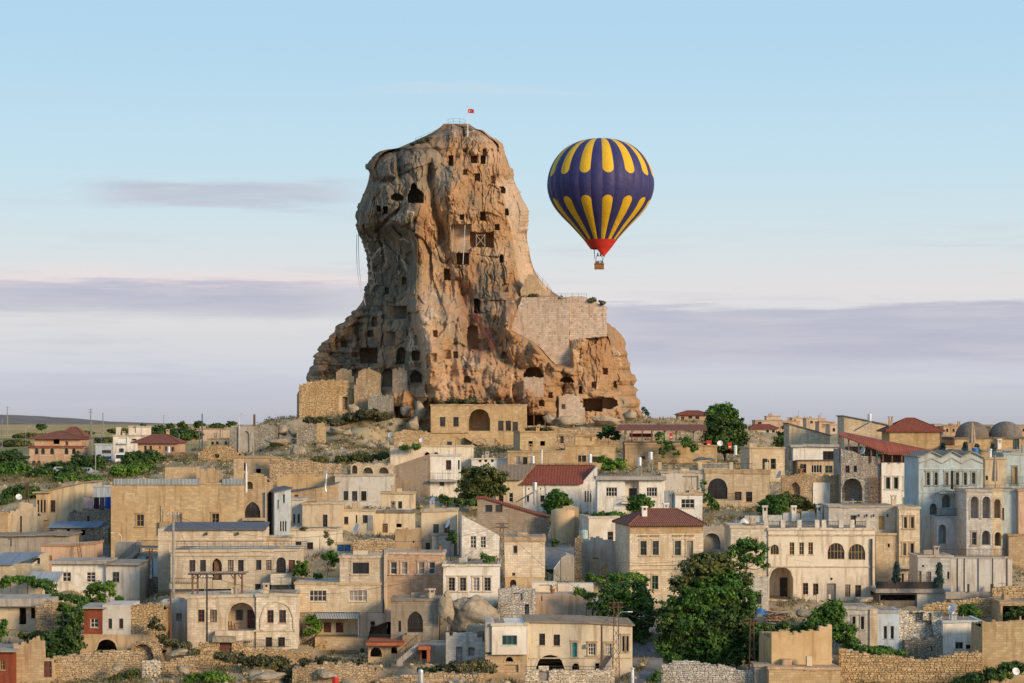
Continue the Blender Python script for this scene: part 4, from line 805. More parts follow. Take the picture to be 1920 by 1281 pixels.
h = H('plaster_house', 'square cream plastered house with four shuttered windows in pairs, on a bulging rock', 831, 937, 1060, 1124, 'plaster white', 'w 841 1083 853 1108 e24s;w 862 1083 874 1108 e24s;w 887 1083 899 1108 w24s;w 908 1083 920 1108 e24s', Y=261, dep=7, cm='stone pale')
h = House('pointed_window_house', 'grey ashlar house with a tall pointed arched window and a box chimney', 733, 822, 1215, 250)
h.mass(733, 822, 1124, 1215, 'stone grey', 'P 764 1146 793 1186 k34;w 747 1164 752 1185 k11', dep=6); h.chimney(h.X(810), .6, h.Zz(1124), 1.2, mk('stone pale')); h.box('planter', 'stone pink', 763, 784, 1186, 1190, -.4, .0)
h.mass(756, 789, 1190, 1222, 'stone tan', '', dy=-1.4, dep=1.3, ext=1, roof='none')
h = House('balcony_house', 'terrace house with a railed balcony on a red-orange slab above small dark arches', 690, 758, 1240, 247)
h.mass(690, 758, 1209, 1240, 'plaster tan', 'O 694 1214 716 1232;O 733 1213 745 1226', dep=5, roof='none'); h.box('balcony_slab', plain('red_painted_concrete', (.42, .12, .05)), 688, 758, 1203.5, 1208.9, -1.2, 5); h.rail(690, 757, 1189, 1203, -1.1, .16)
h = House('red_porch', 'small porch with red painted posts and lintel beside a railed stair', 782, 838, 1240, 244, cat='porch', group=None)
RP = MATS['red_painted_concrete']; h.box('lintel', RP, 785, 808, 1211, 1217, -1.1, 1.2); h.box('post', RP, 801, 807, 1217, 1240, -1.05, -.75); h.box('post', RP, 787, 790, 1217, 1240, .8, 1.1); h.mass(782, 838, 1212, 1240, 'plaster grey', 'o 788 1220 800 1238', dy=1.25, dep=3, roof='none')
h.steps(744, 784, 1240, 1206, .9, 1.1); h.rail(806, 836, 1204, 1213, 1.3, .15, mat=FRM['w'])
H('stone_hut', 'roofless block hut with a dark doorway and one square window, under the rocky bank', 836, 911, 1190, 1246, 'stone palegrey', 'o 855 1213 867 1241;o 878 1214 890 1230', Y=242, dep=5, roof='ruin', tops='836,1189 870,1187 895,1192 905,1200 911,1213')
h = House('long_white_house', 'long cream house with a white projecting room, big dark arch and teal panel', 912, 1186, 1260, 239, 2)
h.mass(988, 1186, 1169, 1260, 'plaster cream', 'w 1011 1188 1022 1210 k22;w 1038 1190 1050 1211 k22;w 1103 1207 1117 1229 w33s;w 1134 1207 1147 1229 w33s;w 1167 1193 1171.5 1222 e11 s;w 1174.5 1193 1179 1222 e11 s;O 1004 1228 1059 1259;O 1073 1244 1086 1259;d 1073 1205 1082 1232 t s;o 1116 1244 1124 1258', dep=8, tops='988,1167 1100,1169 1186,1174', corn=.2, roof='edgeconc')
h.mass(922, 989, 1168, 1226, 'plaster white', 'w 941 1190 969 1208 t31', dy=-.7, dep=7, ext=0, roof='flat'); h.mass(910, 987.6, 1226.4, 1260, 'stone tan', 'O 948 1231 962 1240;N 946 1246 972 1260', dy=-.2, dep=6, roof='none'); h.box('side_wall', 'plaster grey', 910, 921.7, 1166, 1222, -.4, 6)
h.box('string_course', 'plaster cream', 992, 1184, 1233, 1235, -.1, .02); h.box('air_conditioner', 'rock', 1097, 1103, 1208, 1215, -.35, -.02); h.steps(1128, 1149, 1258, 1228, -.02, 1.0)
h = rwall('pale stone yard wall with a plank gate and thin railing before the big dark arch', 984, 1152, '984,1258 1010,1257 1030,1258 1152,1257', 1292, Y=234, c='pale', f='d 1010 1249 1029 1277 e', cell=.3); h.rail(985, 1150, 1250, 1258, .3, .3)
h = House('blank_house', 'tall cream house front with one small window high up, beside the lattice mast', 945, 1022, 1104, 268)
h.mass(945, 1022, 1007, 1083, 'stone pale', 'w 962 1023 970 1038 e11;w 960 1074 966 1080 e11', dep=8, ext=0, cm='stone tan', corn=.5); h.mass(946, 1021, 1083.2, 1104, 'plaster tan', 'a 956 1087 968 1101 r11', dy=.04, dep=7.9, roof='none')
h = House('gable_white_house', 'white house with a lopsided gable and two tall curtained windows', 855, 938, 1046, 284, 5)
h.mass(866, 938, 968, 1046, 'stone white', 'w 882 1005 893 1028 w23;w 901 1006 911 1028 w23', dep=7, roof='none', tops='866,967 876,972 937,1005')
h = House('cream_upper_house', 'cream house with two square windows and a satellite dish, behind the grey annex', 790, 858, 1046, 290)
h.mass(790, 857, 956, 1046, 'plaster cream', 'w 812 983 823 1000 e21;w 833 983 844 1000 e21', dep=6); h.mass(811, 852, 1000, 1046, 'plaster conc', '', dy=-2, dep=1.9); h.box('dark_opening_panel', 'iron', 798, 806, 1018, 1033, -.05, .0)  # solid dark panel: its colour stands in for the shade of an opening
H('brown_block_house', 'rough brown block house with a tiny window hole above the rubble wall', 741, 790, 995, 1036, 'plaster tan', 'o 774 1014 777 1018', Y=289, dep=5, roof='ruin', tops='741,994 760,990 790,992')
rwall('rubble yard wall right of the blue door', 660, 742, '660,1014 700,1010 742,1012', 1048, Y=281, c='tan')
H('blue_door_yard', 'yard wall with a bright blue double door', 628, 660, 1018, 1046, 'plaster cream', 'd 632 1022 645 1034 u;d 645.5 1022 657 1034 u', Y=283, dep=1.0)
H('narrow_blue_house', 'narrow tall blue-white house in shade at the end of the big sandy house', 515, 545, 926, 1022, 'plaster blue', 'w 520 937 523 954 g11;w 530.5 927 534 943 g11;a 525 977 528 997 w11;a 529.5 977 532.5 997 w11;a 534 977 537 997 w11', Y=303, yaw=14, dep=9, roof='edge', tops='515,924 545,917')
H('brick_pier_house', 'thin grey wall with two slit windows beside the narrow blue house', 547, 568, 935, 1000, 'plaster palegrey', 'w 550 964 553.5 981 r11;w 558 964 562 981 r11', Y=304, dep=6)
H('sloping_roof_house', 'tan house under a long sloping roof edge with a smoking-pipe of shiny steel', 548, 629, 912, 975, 'stone tan', 'w 552 928 559 936 r11', Y=322, dep=7, roof='edge', tops='519,925 565,920 627,908')
H('patchy_cream_house', 'patchy cream house with one tall brown shutter', 567, 642, 943, 994, 'plaster cream', 'w 605 965 614 989 r13', Y=302, dep=7)
h = H('shutter_house', 'cream house with three dark shuttered windows beside grey boards', 642.3, 701, 956, 1004, 'plaster cream', 'w 645 969 653 983 r11;w 667 966 670 981 r11;w 680 966 689 981 k11', Y=303.5, dep=6)
for q in range(6): h.box('plank', plain('weathered_boards', (.33, .32, .31)), 690+q*1.6, 691.4+q*1.6, 966, 994, -.14, -.03)
h = House('planted_terrace_house', 'cream terrace wall with two square windows and tufts of plants growing from it', 544, 636, 1042, 286)
h.mass(544, 636, 991, 1042, 'plaster pale', 'w 554 1016 565 1029 k22;w 576 1017 587 1030 k22', dep=6, corn=.18)
H('courtyard_house', 'shaded grey-cream house with three dark windows and small arches standing on its roof', 628, 736, 890, 952, 'plaster palegrey', 'w 644 921 653 938 k11;w 660 921 670 939 k11;w 677 921 687 939 k11', Y=343, dep=8).mass(655, 736, 868, 889, 'stone cream', 'O 678 877 698 889;O 708 877 727 889;O 658 873 668 889', dy=2.5, dep=1.2, ext=.5, roof='ruin', tops='655,869 672,869 690,872 712,870 736,872')
H('twin_window_house', 'small cream house with two green-black windows side by side', 714, 776, 923, 962, 'plaster cream', 'w 733 940 741 954 g11;w 746 940 754 954 g11', Y=322, dep=6)
H('stained_house', 'cream house with a stained flat roof edge, a brown door and a tiny window', 700, 775, 958, 1002, 'plaster cream', 'd 717 982 727 999 b;o 743 982 753 989', Y=307, dep=6, cm='stone dark', corn=.4)
H('tan_terrace_house', 'tan stone house with two small dark doorways below the ruined slope', 438, 507, 857, 912, 'stone tan', 'o 457 868 465 883;o 480 879 489 890', Y=355, dep=8)
rwall('long collapsed rubble wall running down from the rocky slope', 505, 640, '505,854 520,858 545,866 572,863 600,868 640,872', 912, Y=352, c='tan', cell=.45)
rwall('lower sandy retaining wall below the collapsed rubble wall', 520, 632, '520,892 560,889 600,892 632,890', 925, Y=347, c='gold', stones=False, kind='plaster')
H('arched_ruin', 'grey rubble ruin with a tall pointed niche on the skyline', 430, 520, 798, 855, 'rubble grey', 'Q 455 808 468 848 1.2', Y=430, dep=4, roof='ruin', tops='430,800 452,796 475,797 500,795 520,800').mass(447, 476, 800, 855, 'plaster conc', 'Q 455 808 468 848 1.2 n', dy=-.3, dep=.28, roof='none')
H('tower_stub', 'broken stub of a square rubble tower with one bright corner on the rocky slope', 556, 594, 796, 832, 'rubble grey', '', Y=425, dep=5, roof='ruin', tops='556,806 565,797 594,793').mass(594.2, 608, 793, 826, 'stone gold', '', dy=.2, dep=4, roof='ruin', tops='594,793 606,793 608,800')
H('mound_house', 'low dome-like rubble mound house with a small dark door at the left skyline', 372, 447, 836, 864, 'rubble gold', 'o 402 852 411 859', Y=402, dep=8, roof='ruin', tops='372,850 385,838 410,835 430,838 447,850')
h = House('ruined_castle_house', 'ruined stone house with one dark window clinging to the foot of the castle rock', 556, 662, 783, 452, 10)
h.mass(562, 662, 716, 783, 'rubble gold', 'o 642 744 651 768', dep=7, roof='ruin', tops='562,722 580,714 610,713 640,712 652,716 662,735'); h.box('bare_patch', 'plaster tan', 634, 641, 742, 772, -.08, .02)
rwall('low broken rubble wall across the dry bank below the vaulted cellar', 262, 372, '262,1256 290,1246 320,1238 345,1232 372,1228', 1272, Y=238.5, c='tan', cell=.42)
rwall('short pale rubble pier on the bank under the vaulted cellar', 266, 300, '266,1240 284,1238 300,1246', 1275, Y=237, c='pale', cell=.34)
H('grass_roofed_cellar', 'low rubble cellar roofed with dry grass at the bottom left of the red barrel', 548, 702, 1246, 1296, 'rubble tan', 'o 560 1276 566 1281', Y=234.5, dep=7, roof='ruin', tops='548,1252 580,1244 620,1242 660,1244 702,1250')
rwall('long low rubble bank at the bottom between the grass roof and the long cream house', 704, 912, '704,1276 740,1268 790,1264 840,1262 880,1266 912,1262', 1294, Y=233.5, c='tan', cell=.42)
H('shaded_passage_house', 'grey shaded house front with a blue latticed door beside the brown timber pole', 304, 351, 1122, 1198, 'plaster palegrey', 'd 305.5 1147 319 1178 u;o 330 1150 341 1165', Y=253, dep=5, roof='ruin', tops='304,1126 320,1122 351,1124')
def patch(label, poly, c, f='', th=1.2, name='ruined_wall', cat='wall', off=.35, group='walls closing the caves'):
    # masonry built into the foot of the rock
    d = min(rock_depth(min(max(x, 570), 1185), y) for x, y in poly)-off; h = House(name, label, min(p[0] for p in poly), max(p[0] for p in poly), max(p[1] for p in poly), d, 0, cat, group); del CTRL[-9:]; FOOT.pop()
    h.mass(min(p[0] for p in poly), max(p[0] for p in poly), 0, max(p[1] for p in poly), c, f, dep=th+3, ext=2.5, roof='ruin', tops=' '.join('%g,%g' % p for p in poly)); return h
patch('rubble wall closing the shaded cave above the ruined castle house', [(736, 694), (748, 690), (763, 695), (764, 728)][:3]+[(764, 728)], 'rubble grey')
patch('pale masonry front with a square window below the wide cave', [(1048, 742), (1060, 738), (1084, 742), (1097, 775)], 'stone pink', 'o 1053 758 1060 767')
patch('pale parapet under the arched cave right of the gully', [(982, 708), (1000, 707), (1018, 709), (1019, 722)], 'stone pink')
patch('broken pale vault stub on the left shoulder of the rock', [(630, 697), (642, 690), (655, 693), (664, 714)], 'stone tan')
patch('tall ruined pier beside the ruined castle house', [(664, 722), (672, 694), (690, 690), (712, 700), (714, 745)], 'rubble tan')
patch('low masonry wall across the low dark cave left of the mansion', [(690, 745), (712, 738), (735, 744), (738, 760)], 'rubble grey')
# ------------------------------------------------------------------ below the rock
h = House('upper_mansion', 'sand-coloured mansion with a great open arch at the foot of the castle rock', 808, 988, 838, 438, 3)
h.mass(808, 988, 758, 838, 'stone gold', 'w 825 782 835 800 k11;w 850 782 860 800 k11;R 879 767 919 808 5;w 934 789 944 808 k11;w 948 789 958 808 k11;w 961 791 971 808 k11', dep=8, cm='stone tan')
h.box('string_course', 'stone tan', 808.5, 879, 808, 812, -.3, .02); h.mass(808, 870, 817, 838, 'stone gold', 'M 826 818 868 845;w 838 828 847 836 k11', dy=-1.2, dep=1.1, roof='none'); h.mass(870.3, 926, 820, 845, 'stone tan', 'M 884 821 914 845;o 893 828 902 834;O 930 829 938 840', dy=-2, dep=1.9, roof='none')
h.mass(884, 940, 836, 858, 'stone tan', 'O 893 845 909 853', dy=-3, dep=1, roof='none')
rwall('rubble wall left of the upper mansion with a satellite dish', 738, 808, '738,812 760,806 790,808 808,812', 845, Y=428, c='gold', cell=.5)
H('pale_row_house', 'pale long house with two little arched openings, left of the lower mansion arches', 732, 888, 836, 888, 'plaster pale', 'O 796 848 806 856;O 813 848 822 857', Y=386, yaw=4, dep=8)
H('white_parapet_house', 'low white parapet with round holes in front of the lower mansion arches', 884, 952, 859, 885, 'plaster white', 'C 897 861 903 867;C 908 861 914 867;C 920 861 926 867', Y=382, dep=4)
h = House('grey_gable_house', 'house with a blank grey-brown block gable and a white front with two dark windows', 735, 862, 930, 350)
h.mass(735, 806, 860, 930, 'brick greybrick', 'o 797 861 799 863', dep=8, roof='none', tops='735,875 806,851'); h.mass(806.3, 862, 853, 930, 'plaster white', 'w 836 863 846 881 r12;w 858.5 863 861.8 880 k12;w 824 904 833 911 k21', dy=.2, dep=8); h.rail(806, 850, 887, 900, -1, .4); h.box('balcony', 'conc', 806, 862, 900, 903, -1.1, .1)
h = House('red_roof_house', 'long white house under one bright red tiled roof and one old mossy tiled roof', 930, 1122, 962, 346)
h.mass(930, 980, 897, 962, 'plaster cream', 'w 935 924 944 946 r12;w 954 924 962 942 w12', dep=8, roof='none'); h.mass(980.3, 1120, 904, 962, 'plaster white', 'w 985 929 992 941 k11;w 1013 929 1021 941 k22;M 988 909 1001 945;M 1010 909 1023 945;C 990 915 993 919;C 1012 915 1015 919;a 1096 920 1099 942 w11;a 1101 920 1104 942 w11;a 1106 920 1109 942 w11', dep=9, roof='none')
h.roofsheet('roof', REDTILE, 978, 1092, -.6, 5.5, 906, 873, .2, x2=1003, x3=1118); h.roofsheet('roof', OLDTILE, 926, 979, -.6, 5.2, 898, 872, .2, x2=935, x3=1005)
mb = MB(); mb.prism([(h.X(1092), h.Zz(903.9)), (h.X(1120), h.Zz(903.9)), (h.X(1120), h.Zz(874))], [], .02, 8); mb.build('gable', wall('plaster', 'white'), h.root)
mb = MB(); 
for q in range(30): x = h.X(990+q*4.2); mb.box(x-.14, x+.12, 5.2, 5.8, h.Zz(873), h.Zz(870), j=.04)
mb.build('ridge_tiles', OLDTILE, h.root)
h = House('lean_roof_house', 'rough block house with two black window holes and a red tiled lean-to roof', 895, 1027, 1008, 307)
h.mass(895, 1027, 935, 1008, 'stone greybrick', 'w 910 947 923 960 k11;w 929 947 942 960 k11', dep=6, roof='edgered', tops='895,935 908,935 1027,971')
h = House('round_tower', 'weathered round corner bastion at the bend of the lane', 1026, 1086, 1022, 303, cat='bastion', group=None)
mb = MB(); r = h.X(1071)-h.X(1048); mb.lathe([(r*1.03, -4), (r*1.0, 0), (r*.98, h.Zz(968)), (r*.96, h.Zz(958)), (r*.6, h.Zz(955)), (0.01, h.Zz(954))], 28); mb.build('wall', wall('plaster', 'tan'), h.root, smooth=True).location = (0, r, 0)
h.mass(1056, 1086, 950, 1022, 'stone tan', 'a 1066 972 1071 1003 r11', dy=1.5, dep=4, roof='ruin', tops='1056,950 1068,948 1086,954')
H('little_white_house', 'little white house with one grey window beside the mint water bin', 1104, 1161, 969, 1026, 'plaster white', 'w 1139 997 1150 1014 e12;w 1158 998 1160.5 1012 e11', Y=297, yaw=8, dep=7)
h = House('manor_house', 'tall cream manor with a dark red hipped roof and green framed windows in two rows', 1180, 1320, 1140, 273, 9)
h.mass(1180, 1320, 982, 1140, 'stone pale', 'w 1200 1014 1212 1041 g12s;w 1223 1014 1235 1041 g12s;w 1265 1014 1277 1042 g12s;w 1288 1015 1300 1042 g12s;w 1200 1079 1211 1105 g22s;w 1222 1079 1234 1105 g22s;w 1263 1079 1275 1105 g23s;w 1288 1080 1299 1105 g23s', dep=9, roof='none')
h.hip(1176, 1324, 1225, 1285, 983, 957, 0, 9, BROWNTILE, .7); h.box('frieze', 'stone tan', 1180.3, 1319.7, 983.5, 1000, -.07, .02)
for v in (1058, 1066): h.box('string_course', 'stone cream', 1179.5, 1320.5, v, v+2, -.16, .02)
mb = MB()
for a, b in ((1198, 1213), (1221, 1236), (1263, 1278), (1286, 1301)):
    for q in range(6): x = h.X(a+(b-a)*q/5); mb.box(x-.07, x+.07, -.2, -.04, h.Zz(1005.5), h.Zz(1003))
mb.build('dentils', wall('stone', 'tan'), h.root); h.chimney(h.X(1215), 2, h.Zz(972), 1.5, mk('plaster white')); h.chimney(h.X(1266), 5, h.Zz(968), 1.5, mk('plaster white'))
h = House('white_villa', 'white house with two dark windows either side of a recessed balcony door', 1120, 1247, 968, 332)
h.mass(1120, 1172, 900, 968, 'plaster white', 'w 1136 914 1157 931 w42', dep=7, roof='none'); h.mass(1198, 1247, 900, 968, 'plaster white', 'w 1212 914 1232 931 w42', dep=7, roof='none'); h.mass(1172.2, 1197.8, 900, 968, 'plaster white', 'd 1180 916 1195 941 k', dy=1.2, dep=5, roof='none')
h.box('roof_slab', 'conc', 1117, 1249, 894, 899.9, -.7, 7.2, j=.03); h.box('balcony', 'plaster white', 1165, 1190, 941, 944, -.9, 1.2); h.rail(1165, 1180, 930, 941, -.85)
h = House('arched_glass_house', 'broad cream stone house with a big glazed arch and a railed roof terrace', 1240, 1449, 952, 340, -4)
h.mass(1240, 1322, 884, 952, 'plaster palegrey', 'N 1280 893 1310 921', dy=.3, dep=9, cm='stone cream'); h.mass(1322, 1443, 882, 952, 'stone cream', 'a 1327 897 1364 936 k22;w 1377 922 1390 938 b22;w 1398 922 1410 941 b12', dep=10, cm='stone gold', corn=.55)
for q in (1238, 1313, 1371, 1414, 1437): h.box('parapet_pillar', 'stone cream', q-3.5, q+3.5, 867, 881, .0, .5)
h.rail(1242, 1310, 869, 880, .2, .2); h.rail(1318, 1368, 869, 880, .2, .2, mat=FRM['w']); h.rail(1375, 1411, 869, 880, .2, .2)
h.box('balcony', 'stone cream', 1316, 1392, 938, 951, -.9, .1); h.rail(1356, 1392, 925, 938, -.85, .2)
h = House('white_annex', 'small white annex with one broken window in front of the glazed arch house', 1246, 1317, 978, 317)
h.mass(1266, 1317, 925, 978, 'plaster white', 'w 1277 936 1302 953 w32', dep=6, corn=.3, cm='stone tan')
for q in range(4): h.box('tin_sheet', 'greytin', 1246+q*4.6, 1250+q*4.6, 920, 962, .5+q*.05, .58+q*.05)
H('arched_back_house', 'shaded cellar wall with an open dark arch between the manor and the cream hotel', 1318, 1372, 990, 1060, 'stone palegrey', 'O 1318.5 1000 1351 1031', Y=288, dep=6, roof='ruin', tops='1318,985 1345,982 1372,988')
h = House('cream_hotel', 'wide cream hotel with two half-round windows and a tall arched passage', 1370, 1640, 1125, 273)
h.mass(1370, 1440, 986, 1098, 'stone pale', 'w 1391 1011 1401 1026 e11 s;w 1410 1011 1420 1026 e11 s', dep=8, corn=.3); h.mass(1440.3, 1640, 990, 1125, 'plaster pale', 'a 1444 1021 1460 1040 y31;w 1480 1017 1489 1040 y23;w 1498 1017 1507 1040 y23;w 1515 1017 1524 1040 y23;a 1551 1018 1583 1049 y52;a 1590 1020 1622 1050 y52;R 1442 1063 1487 1125 4;d 1469 1087 1483 1124 k i4;w 1505 1093 1515 1115 b23;w 1524 1094 1534 1116 b23;d 1550 1094 1567 1125 e;w 1584 1096 1594 1119 b23;w 1603 1097 1614 1120 b23;C 1556 1082 1561 1089', dy=-.2, dep=10, cm='stone pale')
for v in (1002, 1061): h.box('string_course', 'stone pale', 1441, 1639, v, v+2.5, -.34, -.18)
for q in (1436, 1468, 1499, 1532, 1545, 1577, 1598, 1628): h.box('balustrade_pillar', 'stone white', q-4, q+4, 975, 989.6, -.1, .4)
for a, b in ((1440, 1464), (1472, 1495), (1503, 1528), (1549, 1573), (1602, 1624)): h.rail(a, b, 978, 989, .1, .2)
h.box('drainpipe', 'iron', 1632, 1635, 1010, 1115, -.45, -.2)
for q in (1488, 1507, 1529, 1551): h.box('yard_post', 'stone pale', q-2, q+2, 1112, 1132, -2.2, -1.8)
h.box('yard_wall', 'plaster pale', 1486, 1553, 1126, 1136, -2.1, -1.9); h.rail(1500, 1640, 1126, 1140, -2.6, .5, pk=2)
h = House('roof_terrace_screens', 'line of white corrugated screens and box chimneys on the roof behind the cream hotel', 1395, 1562, 998, 290, cat='screen', group=None)
for a, b, v in ((1396, 1429, 967), (1440, 1466, 966), (1468, 1484, 962), (1493, 1500, 963), (1503, 1528, 959), (1541, 1556, 960)):
    mb = MB(); n = int((b-a)/1.2)
    for q in range(n): x = h.X(a+(b-a)*q/n); mb.box(x, x+.07, -.06 if q % 2 else 0, .1, -1.5, h.Zz(v))
    mb.build('screen_panel', FRM['w'], h.root)
for q in (1434, 1488, 1536): h.chimney(h.X(q), -.4, h.Zz(974), 1.9, mk('plaster white'))
h = House('stone_guesthouse', 'speckled stone guesthouse with a corner tower, paired slit windows and a row of wall lamps', 1556, 1722, 1092, 284)
h.mass(1556, 1682, 948, 1040, 'stone palegrey', 'd 1597 967 1607 991 k;d 1650 968 1661 994 y', dy=1, dep=8); h.mass(1683, 1722, 950, 1066, 'stone cream', 'w 1692 969 1698 990 y11s;w 1705 969 1711 990 y11s;w 1690 1018 1696.5 1041 y11s;w 1704 1018 1711 1041 y11s', dy=-1, dep=9, ext=.0); h.chimney(h.X(1680), 1.5, h.Zz(949), 1.4, mk('stone pale'))
h.mass(1640.4, 1682.6, 1000, 1092, 'stone cream', 'o 1663 1019 1667 1026', dy=-.6, dep=7); h.mass(1683.3, 1721, 1066.4, 1092, 'stone palegrey', 'w 1690 1075 1694 1092 y11 x;w 1702 1075 1707 1092 y11 x', dy=-.3, dep=7, roof='none'); h.box('corbel', 'stone pale', 1684, 1722, 1059, 1066, -1.15, -.3)
for q in (1612, 1627, 1640, 1666):
    mb = MB(); x, z = h.X(q), h.Zz(968); mb.tube(((x, .98, z), (x, .75, z+.1)), .03, 5); mb.lathe([(.04, -.25), (.12, 0), (.13, .12), (.02, .22)], 8, (x, .75, z+.05)); mb.build('wall_lamp', IRON, h.root)
h = House('fir_terrace', 'terrace slab with a dark rail, over a shadowed cellar, where two small firs stand', 1638, 1772, 1128, 268, cat='terrace', group=None)
h.mass(1642, 1770, 1104, 1112, 'plaster conc', '', dep=6, ext=0, roof='none'); h.mass(1650, 1720, 1112.4, 1128, 'stone dark', 'o 1652 1116 1718 1127', dy=.6, dep=5, roof='none'); h.mass(1720.5, 1860, 1108, 1132, 'plaster palegrey', '', dy=.4, dep=5, roof='none'); h.box('parapet', 'iron', 1643, 1768, 1091, 1103.8, .1, .3)
H('courtyard_wing', 'low stone wing with a varnished door between the guesthouse and the concrete fence', 1721, 1786, 1043, 1106, 'stone palegrey', 'd 1722 1071 1728 1094 y;w 1737 1072 1746 1093 b22;C 1728.5 1058 1733 1065;w 1776 1072 1780 1086 y11', Y=273, dep=6)
h = House('panel_fence', 'tall fence of grey concrete panels below the blue hotel', 1782, 1900, 1110, 266, cat='fence', group=None)
for a, b in ((1783, 1795), (1795.7, 1808), (1808.7, 1834), (1834.7, 1861), (1861.7, 1888), (1888.7, 1898)): h.box('panel', 'plaster palegrey', a, b, 1049, 1112, R.uniform(-.03, .03), .16)
for q in (1795.3, 1808.3, 1834.3, 1861.3, 1888.3): h.box('post', 'iron', q-.55, q+.55, 1047, 1112, -.1, .2)
h.box('base_wall', 'conc', 1770, 1862, 1109, 1122, -1, -.3); h.box('bollard', 'iron', 1810.5, 1814, 1094, 1109, -1.2, -.9); h.box('bollard', 'iron', 1854, 1859, 1094, 1109, -1.2, -.9)
# ------------------------------------------------------------------ blue hotel, far right
h = House('blue_hotel', 'pale blue hotel with a zigzag parapet, outside stairs and arched porches', 1722, 1850, 1060, 292, 2)
h.mass(1722, 1844, 860, 1060, 'plaster mint', 'w 1737 886 1743 910 y12s;w 1752 886 1758 910 y12s;w 1772 886 1778 910 y12s;a 1782 882 1788 918 y11;w 1792 886 1798 910 y12s;w 1807 886 1813 910 y12s;w 1822 886 1829 908 y12s;R 1743 944 1757 965 2;R 1766 928 1783 952 2', dep=9, roof='edgeconc', tops='1722,857 1727,857 1747,848 1766,857 1768,857 1785,847 1803,857 1805,857 1822,848 1843,858')
h.mass(1745, 1812, 967, 1060, 'plaster blue', 'R 1752 982 1767 1018 1.5;R 1790 995 1811 1020 2.5', dy=-2.2, dep=2.1, roof='flat', corn=.15); h.rail(1745, 1811, 953, 966, -2.1, .16); h.rail(1758, 1787, 909, 922, -1.3, .16); h.box('balcony', 'plaster mint', 1758, 1788, 922, 925, -1.4, .1); h.steps(1812, 1787, 953, 923, -.3, 1.0)
h.box('string_course', 'plaster blue', 1722, 1844, 878, 880, -.1, .02); h.box('string_course', 'plaster blue', 1722, 1760, 922, 924, -.1, .02)
mb = MB(); zz = [(1724, 868), (1747, 860), (1766, 869), (1785, 859), (1803, 869), (1822, 860), (1843, 869)]
for a, b in zip(zz[:-1], zz[1:]): mb.tube(((h.X(a[0]), -.03, h.Zz(a[1])), (h.X(b[0]), -.03, h.Zz(b[1]))), .09, 5)
mb.build('moulding', wall('plaster', 'conc'), h.root)
h = House('arcade_house', 'stone-faced house with two tiers of white-trimmed arches beside the blue hotel stairs', 1812, 1862, 1060, 284)
h.mass(1812, 1861, 918, 1060, 'stone palegrey', 'R 1820 931 1835 972 1.5;R 1842 931 1857 972 1.5;w 1822 998 1831 1022 e12s;R 1841 995 1857 1022 2', dep=7, corn=.3); h.mass(1861.3, 1880, 918, 1060, 'stone cream', 'R 1865 936 1877 972 1.4;R 1866 998 1878 1024 2', dy=.3, dep=7)
h.mass(1880.3, 1910, 918, 1060, 'plaster mint', 'w 1882 953 1886 976 y11', dy=1, dep=7); h.mass(1910.3, 1945, 918, 1000, 'plaster peach', '', dy=.2, dep=7); h.mass(1890, 1945, 1001, 1060, 'stone tan', '', dy=-.4, dep=5)
h.box('terrace_slab', 'conc', 1720, 1884, 1042, 1047, -2.2, .5); h.rail(1722, 1884, 1028, 1042, -2.1, .18)
h = House('blue_annex', 'tall narrow blue-washed annex with a varnished door at the right edge', 1882, 1945, 1000, 300)
h.mass(1882, 1945, 850, 1000, 'plaster mint', 'd 1899 876 1907 908 y s', dep=8); h.rail(1884, 1925, 894, 907, -1, .2); h.mass(1846, 1884, 858, 1000, 'plaster cream', 'w 1846.5 892 1851 900 k11', dy=-.5, dep=6)
h.rail(1816, 1860, 908, 918, -4.2, .2); h.rail(1895, 1922, 909, 917, -3, .2)
h = House('red_roof_inn', 'long inn under one broad red sheet roof with an open attic above a white storey', 1578, 1770, 950, 335)
h.mass(1653, 1722, 868, 950, 'plaster white', 'w 1661 895 1669 917 g11 s;w 1676 895 1684 917 g11 s;w 1695 896 1703 919 g11 s;w 1707 896 1715 919 g11 s;d 1692 933 1698 948 g', dep=9, roof='none'); h.mass(1578, 1652.6, 845, 950, 'rubble palegrey', 'w 1586 873 1594 887 r12;w 1601 873 1608 886 e11;R 1580 897 1618 940 2.5', dy=.5, dep=8, roof='none', tops='1578,842 1600,846 1620,856 1652,856')
REDSHEET = roofm('red_metal_roof', (.30, .085, .05), .3, 4.0)

X, Zz = h.X, h.Zz; q = [(X(1576), 1.5, Zz(815)), (X(1664), -.9, Zz(850)), (X(1764), -.9, Zz(851)), (X(1762), 3, Zz(846)), (X(1592), 9, Zz(809))]; mb = MB(); mb.face(q); mb.face([(a, b, c-.22) for a, b, c in q[::-1]])
for k in range(5): a, b = q[k], q[(k+1) % 5]; mb.face(((a[0], a[1], a[2]-.22), (b[0], b[1], b[2]-.22), b, a))
mb.build('roof', REDSHEET, h.root)
for a, y, v in ((1578, 1.6, 817), (1594, 1.3, 823), (1612, .8, 830), (1634, .2, 839), (1655, -.4, 847), (1672, -.5, 851), (1690, -.5, 851), (1706, -.5, 851), (1720, -.5, 851)): mb = MB(); mb.box(X(a)-.1, X(a)+.1, y, y+.2, Zz(868), Zz(v)); mb.build('attic_post', WOOD, h.root)
h.box('attic_wall', 'rubble grey', 1592, 1650, 838, 868, 3.5, 4); h.box('attic_wall', plain('dark_planks', (.12, .08, .055)), 1652, 1722, 852, 868, 2.5, 3)
mb = MB()
for q in range(5): x = X(1631+q*5); mb.box(x-.05, x+.05, -.1, 0, Zz(945), Zz(893))
for q in range(5): mb.box(X(1631), X(1652), -.16, -.1, Zz(903+q*9)-.05, Zz(903+q*9)+.05)
mb.build('lattice', WOOD, h.root)
